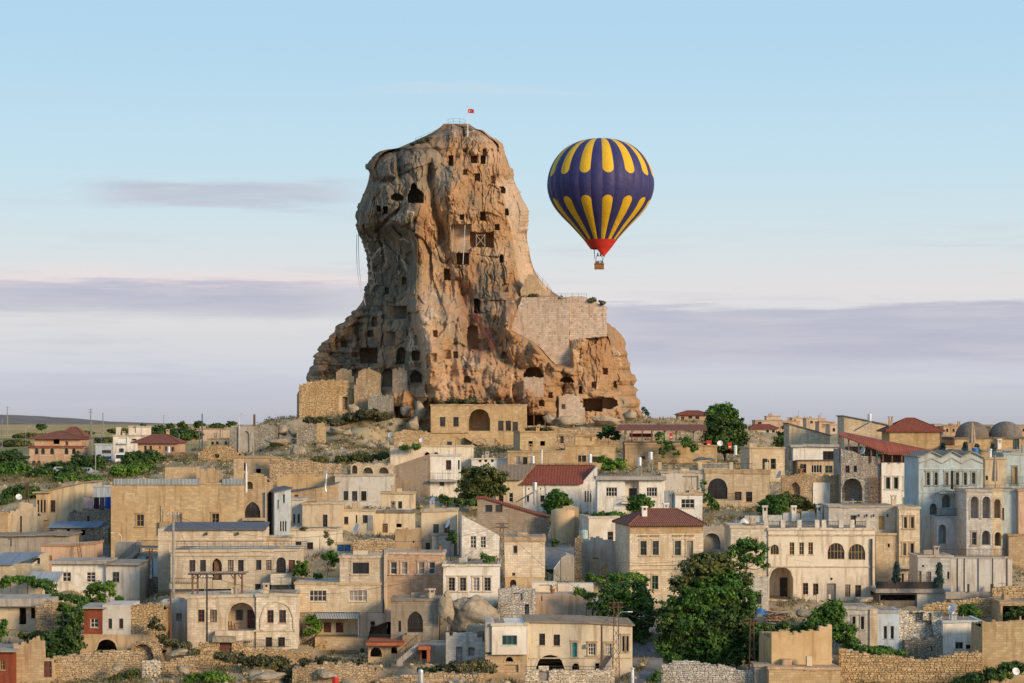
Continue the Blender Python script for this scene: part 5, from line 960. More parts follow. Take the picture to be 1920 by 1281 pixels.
h = House('vaulted_ruin', 'crumbling stone ruin with a white pointed vault and broken arches behind the cream hotel', 1460, 1580, 952, 338)
h.mass(1460, 1580, 890, 952, 'rubble tan', 'Q 1482 904 1500 945 2;N 1522 908 1548 945', dep=7, roof='ruin', tops='1460,930 1466,893 1500,889 1540,890 1580,889'); h.box('plaster_patch', 'plaster white', 1524, 1556, 905, 946, -.1, .1)
h = House('grey_tin_house', 'flat-topped house with a white boarded upper storey and a strip of windows below', 1487, 1575, 905, 372)
h.mass(1487, 1570, 834, 864, 'plaster white', 'w 1543 846 1565 863 k31', dep=7, ext=0, roof='slab', cm='conc', corn=.35); h.mass(1495, 1585, 864.4, 905, 'plaster tan', 'w 1499 870 1511 887 e22;w 1520 872 1540 887 w41;w 1546 873 1560 887 g22', dy=-.6, dep=7, roof='edge')
H('tall_gable_house', 'cream house with a sloping blind gable rising above the white boarded storey', 1480, 1556, 800, 880, 'stone cream', '', Y=395, dep=8, roof='edgeold', tops='1480,795 1556,817')
H('slope_roof_block', 'tan block with a long dark sloping roof line at the right skyline', 1583, 1670, 790, 860, 'stone cream', '', Y=385, dep=8, roof='edge', tops='1583,781 1625,789 1670,799')
h = House('hipped_roof_house', 'square tan house with a dark red hipped roof at the right skyline', 1668, 1766, 850, 372)
h.mass(1668, 1763, 806, 850, 'stone gold', '', dep=8, roof='none'); h.hip(1660, 1771, 1707, 1722, 808, 784, 0, 8, REDTILE, .5); h.chimney(h.X(1676), 3, h.Zz(800), 1.8, mk('stone tan')); h.box('drainpipe', 'wood', 1763.5, 1765.5, 808, 848, -.1, .1)
h = House('domed_bathhouse', 'stone bathhouse with two big grey domes at the right skyline', 1795, 1945, 860, 372, cat='bathhouse', group=None)
h.mass(1790, 1945, 820, 860, 'stone gold', 'w 1899 822 1911 845 g31', dep=16, cm='stone dark', corn=.3)
for a in (1834, 1898):
    r = h.X(a+31)-h.X(a); mb = MB(); mb.lathe([(r*1.05, -.6), (r*1.05, .25), (r, .3)]+[(r*math.cos(k*math.pi/20), .3+r*.86*math.sin(k*math.pi/20)) for k in range(1, 10)]+[(.02, .3+r*.86)], 28, (h.X(a), 5, h.Zz(820))); mb.build('dome', wall('stone', 'dark'), h.root)
h.chimney(h.X(1872), -1, h.Zz(843), 1.9, mk('plaster white'))
h.mass(1764, 1800, 836, 862, 'stone tan', '', dy=-2, dep=8); h.mass(1775, 1945, 843, 866, 'stone tan', '', dy=-4, dep=3.8, cm='conc')
H('shuttered_house', 'stone house with two grey shuttered windows above the glazed arch house', 1405, 1472, 839, 905, 'stone cream', 'w 1429 860 1439 881 g12;w 1445 860 1455 880 e12', Y=372, yaw=7, dep=7)
h = House('restaurant_terrace', 'hillside restaurant under a long red tiled shelter with wooden posts on a stone terrace', 1155, 1328, 868, 392, cat='restaurant', group=None)
h.mass(1172, 1240, 831, 868, 'stone tan', 'w 1202 855 1210 862 y11', dep=8); h.mass(1240.3, 1345, 835, 868, 'stone gold', '', dy=.4, dep=8); h.box('floor', 'wood', 1172, 1325, 828.5, 830.8, .3, 8)
h.roofsheet('roof', BROWNTILE, 1153, 1326, -.4, 4.5, 806, 796, .15, x2=1162, x3=1328); h.roofsheet('roof', BROWNTILE, 1162, 1328, 4.5, 9, 796, 805, .15)
for q in (1172, 1185, 1204, 1222, 1246, 1268, 1300, 1320): mb = MB(); mb.box(h.X(q)-.08, h.X(q)+.08, .35, .5, h.Zz(831), h.Zz(805)); mb.tube(((h.X(q), .42, h.Zz(812)), (h.X(q+5), .42, h.Zz(806))), .05, 4); mb.build('post', RUST, h.root)
h.rail(1172, 1238, 821, 830, .4, .25, mat=WOOD); h.box('red_cloth', plain('red_cloth', (.30, .03, .03)), 1182, 1226, 813, 820, 3, 3.2)
H('orange_stone_house', 'orange-tan house with a dark awning bar and a small room on its roof', 1060, 1154, 834, 880, 'stone gold', 'w 1084 854 1090 866 k11;w 1091 854 1099 866 k11;w 1110 856 1128 866 k31', Y=388, dep=7).mass(1079, 1117, 816, 833, 'stone gold', 'N 1095 820 1110 828', dy=1.5, dep=4, ext=.1)
H('flat_tan_house', 'flat tan house with three glazed windows and a white stove pipe above the red roof', 952, 1060, 846, 892, 'stone tan', 'w 966 856 975 871 w11;w 980 857 989 872 g11;w 994 857 1003 872 w11', Y=380, dep=7)
H('cube_house', 'small cubic tan house with two tiny black windows under the rock', 975, 1042, 809, 850, 'stone gold', 'o 991 827 999 837;o 1013 827 1022 836', Y=405, yaw=9, dep=8)
rwall('overgrown stone bank with a cave door below the caves', 985, 1160, '985,800 1010,797 1040,800 1080,806 1120,802 1160,806', 846, Y=424, c='tan', cell=.5, f='o 1050 818 1057 831')
# ------------------------------------------------------------------ the lane and the lower middle
h = House('roofless_ruin', 'roofless ruin with pale bare walls and a leaning door beside the manor', 1078, 1162, 1092, 279)
h.mass(1092, 1162, 1012, 1092, 'plaster palegrey', 'o 1112 1048 1124 1068', dy=2.5, dep=1.0, roof='ruin', tops='1092,1013 1120,1010 1145,1016 1162,1014'); h.mass(1078, 1092, 1008, 1092, 'rubble tan', '', dep=4, roof='ruin', tops='1078,1010 1084,1006 1092,1016'); h.box('leaning_door', plain('grey_planks', (.30, .24, .17)), 1108, 1124, 1048, 1068, .4, .55)
h.mass(1124, 1140, 1060, 1092, 'rubble tan', '', dy=-1, dep=.8, roof='ruin', tops='1124,1062 1132,1059 1140,1066')
h = House('white_garage', 'grey garage box with a white tubular gate in the lane', 1050, 1078, 1092, 273, cat='garage', group=None)
h.mass(1052, 1077, 1044, 1092, 'plaster conc', '', dep=6, roof='none', tops='1052,1046 1062,1040 1077,1044')
mb = MB(); a, b = (h.X(1038), -2, h.Zz(1095)), (h.X(1051), .2, h.Zz(1090)); hh = h.Zz(1052)-h.Zz(1092)
for q in range(8): t = q/7; x, y, z = (a[i]+(b[i]-a[i])*t for i in range(3)); mb.tube(((x, y, z), (x, y, z+hh*(.75+.25*t))), .03, 4)
mb.tube((a, b), .03, 4); mb.tube(((a[0], a[1], a[2]+hh*.75), (b[0], b[1], b[2]+hh)), .03, 4); mb.build('gate', FRM['w'], h.root)
h = House('plain_wall_house', 'blank tan plaster house front with flowerpots on its roof wall above the long white house', 1004, 1110, 1166, 257)
h.mass(1004, 1110, 1115, 1166, 'plaster pink', 'o 1015 1117 1017 1127', dep=6, corn=.12, roof='none'); h.mass(998, 1045, 1096, 1114.6, 'plaster pale', 'N 1011 1100 1036 1112', dy=3, dep=3, ext=0, roof='none'); h.mass(1047, 1115, 1100, 1114.6, 'plaster white', '', dy=4, dep=2, ext=0, roof='none'); h.mass(1100, 1122, 1122, 1166, 'plaster white', 'o 1108 1142 1113 1158', dy=.6, dep=4, roof='none')
h = House('tumbled_hut', 'tumbled rubble hut with a dark doorway between the rock bank and the blank tan house', 934, 1004, 1165, 254)
h.mass(934, 1004, 1105, 1165, 'rubble palegrey', 'o 984 1133 992 1158;N 962 1112 980 1126', dep=5, roof='ruin', tops='934,1104 960,1100 1004,1104'); h.rail(926, 945, 1135, 1165, -1.2, .5, pk=2)
rwall('long low rubble wall under the big dark tree', 1240, 1424, '1240,1248 1275,1238 1300,1240 1340,1247 1380,1256 1424,1262', 1292, Y=234, c='palegrey', cell=.34)
H('stub_block', 'grey stub of a stone block beside the sunlit tan blockhouse', 1415, 1444, 1247, 1292, 'stone grey', '', Y=233, dep=3, roof='flat')
h = House('tan_blockhouse', 'sunlit windowless tan blockhouse at the bottom with a lower flat-roofed front', 1441, 1577, 1290, 232, 5)
h.mass(1441, 1577, 1252, 1290, 'stone gold', '', dep=4, cm='stone peach'); h.mass(1457, 1573, 1190, 1290, 'plaster gold', '', dy=3, dep=7, roof='ruin', tops='1457,1190 1500,1191 1538,1188 1541,1180 1573,1178'); h.box('chimney', 'plaster cream', 1517, 1527, 1233, 1251, 1, 1.6)
rwall('high golden rubble wall along the bottom right', 1573, 1842, '1573,1215 1590,1222 1640,1228 1700,1232 1730,1238 1790,1225 1842,1221', 1292, Y=239, c='gold', cell=.38)
H('golden_wall_house', 'golden coursed stone wall house at the bottom right edge', 1842, 1945, 1165, 1285, 'stone gold', '', Y=242, dep=6, roof='ruin', tops='1842,1165 1900,1166 1945,1166')
h = House('blue_white_houses', 'whitewashed and pale blue low house with narrow windows behind the golden wall', 1580, 1768, 1228, 251)
h.mass(1582, 1630, 1139, 1228, 'stone palegrey', 'w 1598 1156 1604 1180 k11 s;w 1614 1156 1620 1180 k11 s', dep=6, corn=.3, cm='conc'); h.mass(1630.3, 1645, 1142, 1228, 'stone cream', '', dy=-.2, dep=5, roof='none'); h.mass(1645.3, 1686, 1145, 1228, 'plaster blue', 'w 1657 1174 1663 1198 k12;w 1670 1174 1676 1198 k12', dep=5); h.mass(1686.3, 1768, 1146, 1228, 'rubble white', 'N 1732 1148 1748 1164', dy=.4, dep=5, roof='ruin', tops='1686,1145 1725,1146 1735,1152 1768,1150')
h.mass(1695, 1767, 1200, 1228, 'rubble grey', 'w 1743 1210 1747 1222 w11', dy=-.8, dep=1.1, roof='ruin', tops='1695,1200 1730,1197 1767,1191')
H('white_cube_house', 'white cubic house with two low dark openings and a satellite dish on its roof', 1768.5, 1841, 1164, 1228, 'plaster white', 'w 1791 1204 1806 1217 g21;w 1811 1209 1820 1217 k11', Y=250, dep=6, cm='plaster blue')
rwall('tan rubble terrace wall above the white cubic house', 1730, 1876, '1730,1135 1770,1128 1830,1122 1876,1124', 1172, Y=261, c='gold', cell=.4)
rwall('broken golden wall under the concrete panels at the right edge', 1860, 1945, '1860,1104 1890,1098 1945,1102', 1135, Y=262, c='gold', cell=.4)
H('shadow_porch', 'dark open porch with greenery under a stone beam at the right edge', 1876, 1945, 1128, 1182, 'stone tan', 'o 1880 1136 1912 1166;o 1915 1136 1940 1166', Y=256, dep=6, corn=.3)
# ------------------------------------------------------------------ far houses
G2 = 'far houses along the skyline'
h = House('terracotta_villa', 'peach villa with five arched windows and layered red roofs on the left plain', 50, 156, 880, 470, cat='villa', group=G2)
h.mass(55, 155, 838, 880, 'stone peach', 'a 65 841 72 852 k11;a 77 841 84 852 k11;a 94 841 101 852 k11;a 121 841 128 852 k11;a 135 841 142 852 k11;w 60 864 66 873 b11;w 70 864 76 873 b11', dep=10, cm='stone peach'); h.mass(62, 150, 822, 837.6, 'plaster peach', 'o 97 823 109 833;w 120 828 125 835 r11', dy=1.5, dep=8, ext=0, roof='none'); h.hip(52, 155, 92, 110, 822, 810, 1.5, 8, BROWNTILE, 1); h.hip(98, 151, 118, 130, 818, 801, 5, 6, BROWNTILE, 1); h.roofsheet('roof', REDTILE, 52, 157, -.4, 1.4, 839, 836)
h = House('white_modern_house', 'white cubic modern house with a stair tower and a blue-grey balcony on the left plain', 178, 282, 866, 465, cat='house', group=G2)
h.mass(212, 276, 816, 866, 'plaster white', 'w 223 841 232 848 k11;w 247 823 256 826 k11;N 222 821 238 830', dep=8); h.mass(240, 274, 799, 815.6, 'plaster white', 'N 246 801 254 812', dy=.5, dep=6, ext=0); h.box('stair_tower', 'plaster white', 217, 223, 801, 816, .2, 3); h.mass(179, 211.6, 833, 866, 'plaster blue', 'w 191 844 208 850 k31', dep=7); h.box('balcony', 'plaster blue', 221, 239, 830, 833, -.5, .1)
h = House('peach_bungalow', 'peach bungalow with a broad red hipped roof beside the white cubic house', 247, 357, 872, 448, cat='bungalow', group=G2)
h.mass(258, 335, 830, 872, 'plaster peach', 'w 270 836 275 846 b11;w 280 836 285 846 b11;w 298 837 301 841 b11;w 309 837 316 846 b11;w 321 838 326 846 b11', dep=9, roof='none'); h.hip(246, 338, 280, 308, 830, 815, 0, 9, BROWNTILE, .8); h.mass(282, 356, 848, 872, 'plaster peach', '', dy=-3, dep=2.5, roof='flat', corn=.15); h.chimney(h.X(307), 5, h.Zz(816), 1.2, mk('plaster peach'))
H('yellow_cottage', 'small yellow cottage with three dark windows near the arched ruin', 389, 428, 822, 842, 'plaster yellow', 'w 396 828 401 834 k11;w 405 828 410 834 k11;w 421 828 426 834 k11', Y=470, dep=6, roof='flat', group=G2)
H('long_pink_wall', 'long low pink wall beyond the yellow cottage on the left skyline', 318, 428, 804, 826, 'plaster pink', '', Y=640, dep=4, roof='flat', group=G2, corn=.3)
for lab, x0, x1, tp, bs, Y, c, rf, f in (
        ('orange and white villa with two red roofs left of the round-crowned tree', 1272, 1330, 778, 805, 520, 'peach', (1270, 1332, 1290, 1312, 777, 770), 'w 1276 781 1283 789 w11;w 1290 779 1298 786 w11;w 1303 780 1311 787 w11;w 1280 793 1286 801 w11;w 1294 793 1300 801 w11'),
        ('pink house with a red roof just right of the round-crowned tree', 1408, 1458, 803, 822, 540, 'pink', (1406, 1460, 1420, 1446, 803, 796), 'w 1414 808 1420 814 w11;w 1436 806 1442 812 w11;w 1447 806 1453 812 w11'),
        ('pale pink block with a tall plain stair head right of the round-crowned tree', 1416, 1466, 788, 810, 620, 'pink', None, 'w 1421 791 1428 797 k11;w 1455 784 1459 789 k11'),
        ('low orange house between the fir and the cream gable', 1462, 1500, 789, 812, 640, 'peach', None, 'w 1468 796 1473 802 k11;w 1482 796 1487 802 k11'),
        ('grey-pink flat house behind the cream gable', 1512, 1548, 785, 806, 660, 'pink', None, 'w 1519 789 1524 794 k11;w 1533 789 1538 794 k11'),
        ('orange house with balconies behind the cream gable', 1536, 1566, 791, 812, 600, 'peach', None, 'w 1541 795 1546 801 k11;w 1554 795 1559 801 k11'),
        ('pale house beside the dark sloping roof line', 1556, 1582, 796, 822, 560, 'pink', None, 'w 1561 803 1566 809 k11;w 1572 803 1577 809 k11'),
        ('small pink house right of the hipped roof at the skyline', 1752, 1766, 795, 815, 700, 'pink', None, 'w 1756 799 1760 804 k11'),
        ('long pinkish house between the hipped roof and the first dome', 1769, 1808, 799, 826, 560, 'peach', None, 'w 1774 804 1778 810 k11;w 1786 804 1790 810 k11;w 1796 804 1800 810 k11'),
        ('orange house showing between the two domes', 1858, 1880, 800, 826, 560, 'peach', None, 'w 1862 803 1866 809 k11;w 1870 803 1874 809 k11')):
    h = House('skyline_house', lab, x0, x1, bs, Y, cat='house', group=G2); h.mass(x0, x1, tp, bs, 'plaster '+c, f, dep=8, roof='flat' if not rf else 'none')
    if rf: h.hip(*rf, 0, 8, REDTILE, .8)
    if 'stair' in lab: h.mass(1438, 1464, 780, 787.6, 'plaster pink', '', dy=1, dep=5, ext=0)
    if 'villa' in lab: h.mass(1276, 1326, 789, 805, 'plaster peach', '', dy=-1.5, dep=1.2)
H('stone_hut', 'tumbledown stone hut with a dark doorway between the biggest tree and the tall arched passage', 1388, 1441, 1082, 1142, 'stone palegrey', 'o 1418 1116 1428 1133', Y=262, dep=4, roof='ruin', tops='1388,1086 1410,1080 1434,1082 1441,1092')
for lab, x0, x1, tp, bs, Y, c in (('low white house with a flat roof behind the dark sloping roof line', 1640, 1668, 792, 812, 520, 'white'), ('pink house right of the pale house by the sloping roof', 1690, 1706, 792, 806, 640, 'pink'), ('white block left of the round-crowned tree', 1258, 1276, 784, 800, 600, 'white'), ('pink block with small windows behind the fir-like tree', 1486, 1514, 783, 800, 720, 'pink'), ('cream block at the far right between dome and edge', 1906, 1925, 800, 822, 560, 'peach')):
    h = House('skyline_house', lab, x0, x1, bs, Y, cat='house', group=G2); h.mass(x0, x1, tp, bs, 'plaster '+c, 'w %g %g %g %g k11;w %g %g %g %g k11' % (x0+3, tp+4, x0+7, tp+9, x1-8, tp+4, x1-4, tp+9), dep=8)
# ------------------------------------------------------------------ the ground: one sheet from the valley to the horizon
def G(px, py, Y=None): CTRL.append(tuple(P(px, py, Y or YB(py))))
# the slope round the rock, the fields on the left plain, the plateau behind
for px, py, Y in ((440, 850, 432), (470, 830, 440), (500, 800, 446), (540, 786, 452), (560, 784, 455), (600, 782, 452), (640, 778, 450), (690, 774, 449), (740, 782, 446), (790, 800, 442), (560, 820, 430), (620, 812, 436), (680, 800, 440), (740, 818, 434),
        (600, 845, 415), (660, 840, 418), (720, 850, 408), (560, 858, 400), (650, 872, 385), (720, 872, 385), (800, 850, 425), (1000, 800, 440), (1040, 808, 434), (1080, 800, 442), (1130, 790, 452), (1180, 790, 458), (1205, 782, 470), (1240, 785, 470), (1280, 790, 470), (1160, 812, 430),
        (0, 872, 470), (60, 872, 478), (130, 868, 485), (200, 868, 470), (250, 872, 455), (330, 866, 445), (400, 862, 425), (0, 885, 430), (100, 890, 420), (160, 890, 415), (0, 905, 380), (80, 900, 390), (180, 898, 385), (0, 930, 350), (60, 935, 345),
        (0, 858, 520), (100, 850, 540), (170, 850, 540), (300, 850, 520), (380, 845, 500), (0, 838, 640), (160, 830, 660), (300, 828, 640), (0, 822, 800), (200, 818, 820), (380, 812, 700), (0, 809, 1100), (250, 806, 1100), (420, 803, 900),
        (1300, 806, 520), (1450, 812, 560), (1600, 815, 560), (1750, 822, 560), (1900, 830, 520), (1400, 850, 430), (1400, 808, 700), (1700, 812, 800)): G(px, py, Y)
for a in range(-3, 8): G(a*300, 797+2*(a < 2), 2600); G(a*300, 796, 5200)
for px in range(-200, 2200, 150): G(px, 1330, 222); CTRL.append(((px-960)*.05, 150, -36)); CTRL.append(((px-960)*.05, 60, -40))
for px, py in ((300, 1200), (330, 1180), (300, 1262), (420, 1262), (500, 1250), (560, 1270), (650, 1262), (700, 1275), (800, 1268), (860, 1262), (900, 1275), (200, 1285), (100, 1290), (360, 1285), (640, 1290), (770, 1292), (1160, 1290), (1212, 1285), (1215, 1230), (1208, 1190), (1195, 1150), (1185, 1120),
        (1050, 1040), (1060, 1010), (1078, 985), (1040, 1075), (1020, 1110), (1200, 1290), (190, 1050), (185, 1080), (190, 1030), (1500, 1160), (1450, 1165), (1590, 1142), (1690, 1135), (880, 1180), (840, 1170), (1640, 940), (1520, 975)): G(px, py)
C = np.array(CTRL)
xs = None
yr = np.concatenate([np.linspace(40, 205, 12), np.arange(210, 500, 1.35), np.arange(500, 700, 5), np.geomspace(705, 9000, 36)])
NX = 360; tx = np.linspace(-1, 1, NX); tx = .9*tx+1.3*tx**7
GX = tx[None]*(yr[:, None]*.30+12); GY = np.repeat(yr[:, None], NX, 1)
def idw(x, y):
    w = 1/((x[:, None]-C[None, :, 0])**2+(y[:, None]-C[None, :, 1])**2*(.8)+.6)**1.9
    return (w*C[None, :, 2]).sum(1)/w.sum(1)
GZ = np.concatenate([idw(GX[i], GY[i]) for i in range(len(yr))]).reshape(GX.shape)
rough = np.where(GY < 500, 1, 0)
GZ = GZ+rough*(.9*fbm(GX/7, GY/7, GX*0, 4, 200)+.35*fbm(GX/1.6, GY/1.6, GX*0, 3, 210))-.12
def zt(x, y):
    i = int(np.clip(np.searchsorted(yr, y)-1, 0, len(yr)-2)); hw = y*.30+12; j = float(np.interp(x/hw, tx, np.arange(NX))); j0 = int(np.clip(j, 0, NX-2)); fj = j-j0; fi = (y-yr[i])/(yr[i+1]-yr[i])
    a = GZ[i, j0]*(1-fj)+GZ[i, j0+1]*fj; b = GZ[i+1, j0]*(1-fj)+GZ[i+1, j0+1]*fj; return float(a*(1-fi)+b*fi)
def inside(x, y):
    for q in FOOT:
        if min(p[0] for p in q) <= x <= max(p[0] for p in q) and min(p[1] for p in q) <= y <= max(p[1] for p in q): return True
    return False
n, m = GX.shape; a = (np.arange(n-1)[:, None]*m+np.arange(m-1)[None]).ravel()
gr = npmesh('ground', np.stack([GX.ravel(), GY.ravel(), GZ.ravel()], 1), np.stack([a, a+1, a+m+1, a+m], 1), SOIL, smooth=True); gr['kind'] = 'structure'
def ribbon(name, pts, m, wid):
    """a lane laid along the slope: pts are (px, py) on the ground"""
    c = [P(x, y, YB(y)) for x, y in pts]; L = []
    for a, b in zip(c[:-1], c[1:]):
        k = max(2, int((b-a).length/1.5))
        for i in range(k): L.append(a.lerp(b, i/k))
    L.append(c[-1]); v = []; f = []
    for i, p in enumerate(L):
        d = (L[min(i+1, len(L)-1)]-L[max(i-1, 0)]); d.z = 0; d.normalize(); s = Vector((-d.y, d.x, 0))
        zc = max(zt(p.x+s.x*t*wid/2, p.y+s.y*t*wid/2) for t in (-1, -.5, 0, .5, 1))+.06
        for t in (-1, -.5, 0, .5, 1): v.append((p.x+s.x*t*wid/2, p.y+s.y*t*wid/2, zc-.04*abs(t)))
    for i in range(len(L)-1):
        for j in range(4): f.append((i*5+j, i*5+j+1, i*5+j+6, i*5+j+5))
    o = npmesh(name, np.array(v), np.array(f), m); o['kind'] = 'structure'; return o
ribbon('lane', [(1050, 1085), (1052, 1050), (1056, 1025), (1062, 1005), (1085, 985), (1100, 965)], ASPH, 6.0)
ribbon('lane', [(1210, 1285), (1212, 1240), (1210, 1200), (1200, 1165), (1190, 1130)], ASPH, 3.8)
ribbon('lane', [(186, 1068), (188, 1045), (192, 1015)], ASPH, 2.6)
# distant hills on the left horizon
def hill(x0, x1, Y, hpx, s, m, name):
    xs = np.linspace((x0-HX)*Y/FP, (x1-HX)*Y/FP, 90); d = np.linspace(0, 1, 16); X, Dd = np.meshgrid(xs, d); t = (X-xs[0])/(xs[-1]-xs[0])
    prof = np.clip(np.sin(np.pi*np.clip(t, 0, 1))**.8, 0, 1)*(.62+.8*(fbm(t*5, t*0, t*0, 4, s)+.25)); z = hpx*Y/FP*prof*np.sin(np.pi*Dd*.98+.02)+(-4)
    n, m2 = X.shape; a = (np.arange(n-1)[:, None]*m2+np.arange(m2-1)[None]).ravel()
    o = npmesh(name, np.stack([X.ravel(), (Y+Dd*Y*.25).ravel(), (z+Y/FP*.9*fbm(X/Y*60, Dd*6, X*0, 4, s+3)).ravel()], 1), np.stack([a, a+1, a+m2+1, a+m2], 1), m, smooth=True); o['kind'] = 'structure'
hill(-620, 175, 5600, 24, 300, plain('far_scrub', (.20, .17, .15), .95, .05, .3, scale=.01), 'hill'); hill(-900, 330, 7600, 13, 310, MATS['far_scrub'], 'hill')

# ------------------------------------------------------------------ vegetation
def leaves(pts, nor, size, rs):
    """one small bent quad per point"""
    n = len(pts); d = nor+rs.normal(0, .7, (n, 3)); d /= np.linalg.norm(d, axis=1)[:, None]+1e-6
    a = np.cross(d, rs.normal(0, 1, (n, 3))); a /= np.linalg.norm(a, axis=1)[:, None]+1e-6; b = np.cross(d, a); s = (size*rs.uniform(.6, 1.35, n))[:, None]
    v = np.stack([pts-a*s*.5, pts-b*s*.32+d*s*.06, pts+a*s*.5, pts+b*s*.32+d*s*.06], 1).reshape(-1, 3)
    return v, np.arange(4*n).reshape(-1, 4)
def hit(px, py):
    """distance at which the line of sight through a photo point meets the ground"""
    for y in np.arange(225, 900, 1.5):
        if zt((px-HX)*y/FP, y) >= -(py-HY)*y/FP: return float(y)
    return 900.0
def tree(name, label, cat, lobes, base, Y, mat, seed, dens=1.0, size=.42, trunk=.22, group='trees among the houses', flat=1.0, tcol=None, limbs=True):
    """lobes: (px, py, r px[, ry]) of the crown as seen; base: (px, py) of the trunk's foot"""
    rs = np.random.RandomState(seed); k = Y/FP; b = P(base[0], base[1], Y); root = thing(name, label, cat, b, 0, group)
    V = {}; N = {}; cs = []
    for l in lobes:
        px, py, r = l[:3]; ry = l[3] if len(l) > 3 else r; dz = rs.uniform(-.35, .35)*r*k
        c = np.array(P(px, py, Y))-np.array(b)+np.array([0, dz, 0]); cs.append(c); R3 = np.array([r*k, r*k*.9*flat, ry*k])
        nc = max(7, int(17*(r*k)**1.75)); u = rs.normal(0, 1, (nc, 3)); u /= np.linalg.norm(u, axis=1)[:, None]
        rad = rs.uniform(.25, 1.0, nc)**.55; cc = c+u*R3*rad[:, None]; cr = rs.uniform(.34, .72, nc)*min(1.0, .40+.22*r*k)
        per = max(8, int(38*dens*(np.mean(cr)/.42/(size/.42))**2)); 
        idx = np.repeat(np.arange(nc), per); w = rs.normal(0, 1, (len(idx), 3)); w /= np.linalg.norm(w, axis=1)[:, None]
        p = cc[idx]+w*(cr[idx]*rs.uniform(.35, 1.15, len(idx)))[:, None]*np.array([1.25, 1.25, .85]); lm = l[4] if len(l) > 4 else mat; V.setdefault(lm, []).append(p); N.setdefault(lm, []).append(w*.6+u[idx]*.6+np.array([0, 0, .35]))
    for lm in V: p = np.concatenate(V[lm]); nn = np.concatenate(N[lm]); v, f = leaves(p, nn, np.full(len(p), size), rs); npmesh('crown', v, f, LEAF[lm], root)
    if trunk:
        mb = MB(); top = np.mean(cs, 0); mid = Vector(top)*.55+Vector((rs.uniform(-.3, .3), 0, 0)); low = Vector((0, 0, -.6)); mb.tube((low, Vector((0, 0, .3)), mid, Vector(top)), trunk, 7, r2=trunk*.4); mb.build('trunk', tcol or BARK, root)
        if limbs:
            lb = MB()
            for c in cs: q = Vector(c); st = mid.lerp(Vector(top), rs.uniform(-.4, .6)); lb.tube((st, st.lerp(q, .5)+Vector((0, 0, -.12*(q-st).length)), q), trunk*.42, 5, r2=trunk*.12)
            lb.build('limbs', tcol or BARK, root)
    return root
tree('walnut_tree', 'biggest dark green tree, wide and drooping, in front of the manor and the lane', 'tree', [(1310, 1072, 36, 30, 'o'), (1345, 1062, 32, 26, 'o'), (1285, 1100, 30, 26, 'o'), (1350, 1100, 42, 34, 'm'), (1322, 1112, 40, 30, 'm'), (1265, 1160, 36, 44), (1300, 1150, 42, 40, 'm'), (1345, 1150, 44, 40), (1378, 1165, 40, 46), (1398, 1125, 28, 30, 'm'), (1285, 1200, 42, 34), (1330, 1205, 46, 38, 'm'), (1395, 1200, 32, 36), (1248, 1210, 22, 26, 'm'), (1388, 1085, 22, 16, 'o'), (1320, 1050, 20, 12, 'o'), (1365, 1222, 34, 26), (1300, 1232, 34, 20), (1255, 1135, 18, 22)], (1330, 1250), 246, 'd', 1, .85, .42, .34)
tree('low_tree', 'rounded green tree standing just right of the biggest dark tree beside the lattice mast', 'tree', [(1425, 1195, 26, 32), (1440, 1215, 20, 26), (1415, 1225, 24, 22), (1437, 1185, 16, 18)], (1428, 1252), 243, 'd', 2, 1.1, .36, .16)
tree('mulberry_tree', 'dark drooping tree left of the lower lane, behind the long white house', 'tree', [(1145, 1120, 28), (1180, 1112, 32, 26, 'm'), (1205, 1130, 24, 24, 'm'), (1150, 1155, 34), (1195, 1160, 34, 44), (1205, 1195, 20, 28), (1170, 1190, 28, 26), (1130, 1140, 18)], (1185, 1215), 252, 'd', 3, .9, .40, .26)
tree('locust_tree', 'loose light green tree with feathery branches before the cream hotel', 'tree', [(1378, 1032, 14, 9), (1400, 1024, 22, 12), (1425, 1030, 16, 12), (1420, 1050, 15, 9), (1398, 1045, 16, 10), (1388, 1062, 12, 9), (1435, 1062, 8, 6), (1368, 1040, 10, 7)], (1398, 1085), 268, 'm', 4, .8, .40, .16)
tree('young_poplar', 'bright green bushy tree below the yard wall of the cream hotel', 'tree', [(1560, 1140, 22, 14), (1545, 1155, 26, 16), (1575, 1150, 16, 16), (1530, 1172, 26, 16), (1565, 1172, 24, 20), (1585, 1190, 22, 24), (1515, 1180, 16, 10), (1552, 1185, 30, 14), (1595, 1200, 14, 16)], (1555, 1212), 247, 'm', 5, 1.1, .36, .16)
tree('plane_tree', 'yellow-green open tree in the middle, left of the bright red roof', 'tree', [(880, 885, 18, 12), (910, 890, 24, 18), (935, 895, 20, 12), (880, 905, 22, 14), (920, 918, 26, 16), (895, 925, 26, 14), (938, 920, 16, 10), (868, 932, 12, 8), (900, 940, 22, 8), (860, 915, 8, 8)], (903, 962), 338, 'o', 6, .6, .46, .2)
tree('fig_tree', 'round green tree at the front of the bright red roofed house', 'tree', [(1045, 935, 22, 16), (1030, 948, 14, 16), (1062, 940, 12, 12), (1045, 955, 20, 10)], (1042, 972), 332, 'm', 7, 1.1, .42, .15)
tree('round_tree', 'big round-crowned green tree standing on the skyline right of the rock', 'tree', [(1345, 775, 22, 17, 'm'), (1365, 772, 20, 15, 'm'), (1330, 795, 16, 18), (1352, 800, 30), (1380, 800, 20, 22), (1345, 825, 28, 18), (1380, 825, 22, 16), (1362, 838, 28, 10), (1335, 815, 16, 14)], (1360, 868), 402, 'd', 8, 1.0, .55, .35)
tree('hedge_tree', 'bush with broad leaves in front of the white house with the balcony door', 'tree', [(1200, 940, 22, 12), (1195, 953, 20, 10), (1215, 945, 12, 8), (1185, 950, 10, 6)], (1200, 968), 318, 'm', 9, .9, .40, .1)
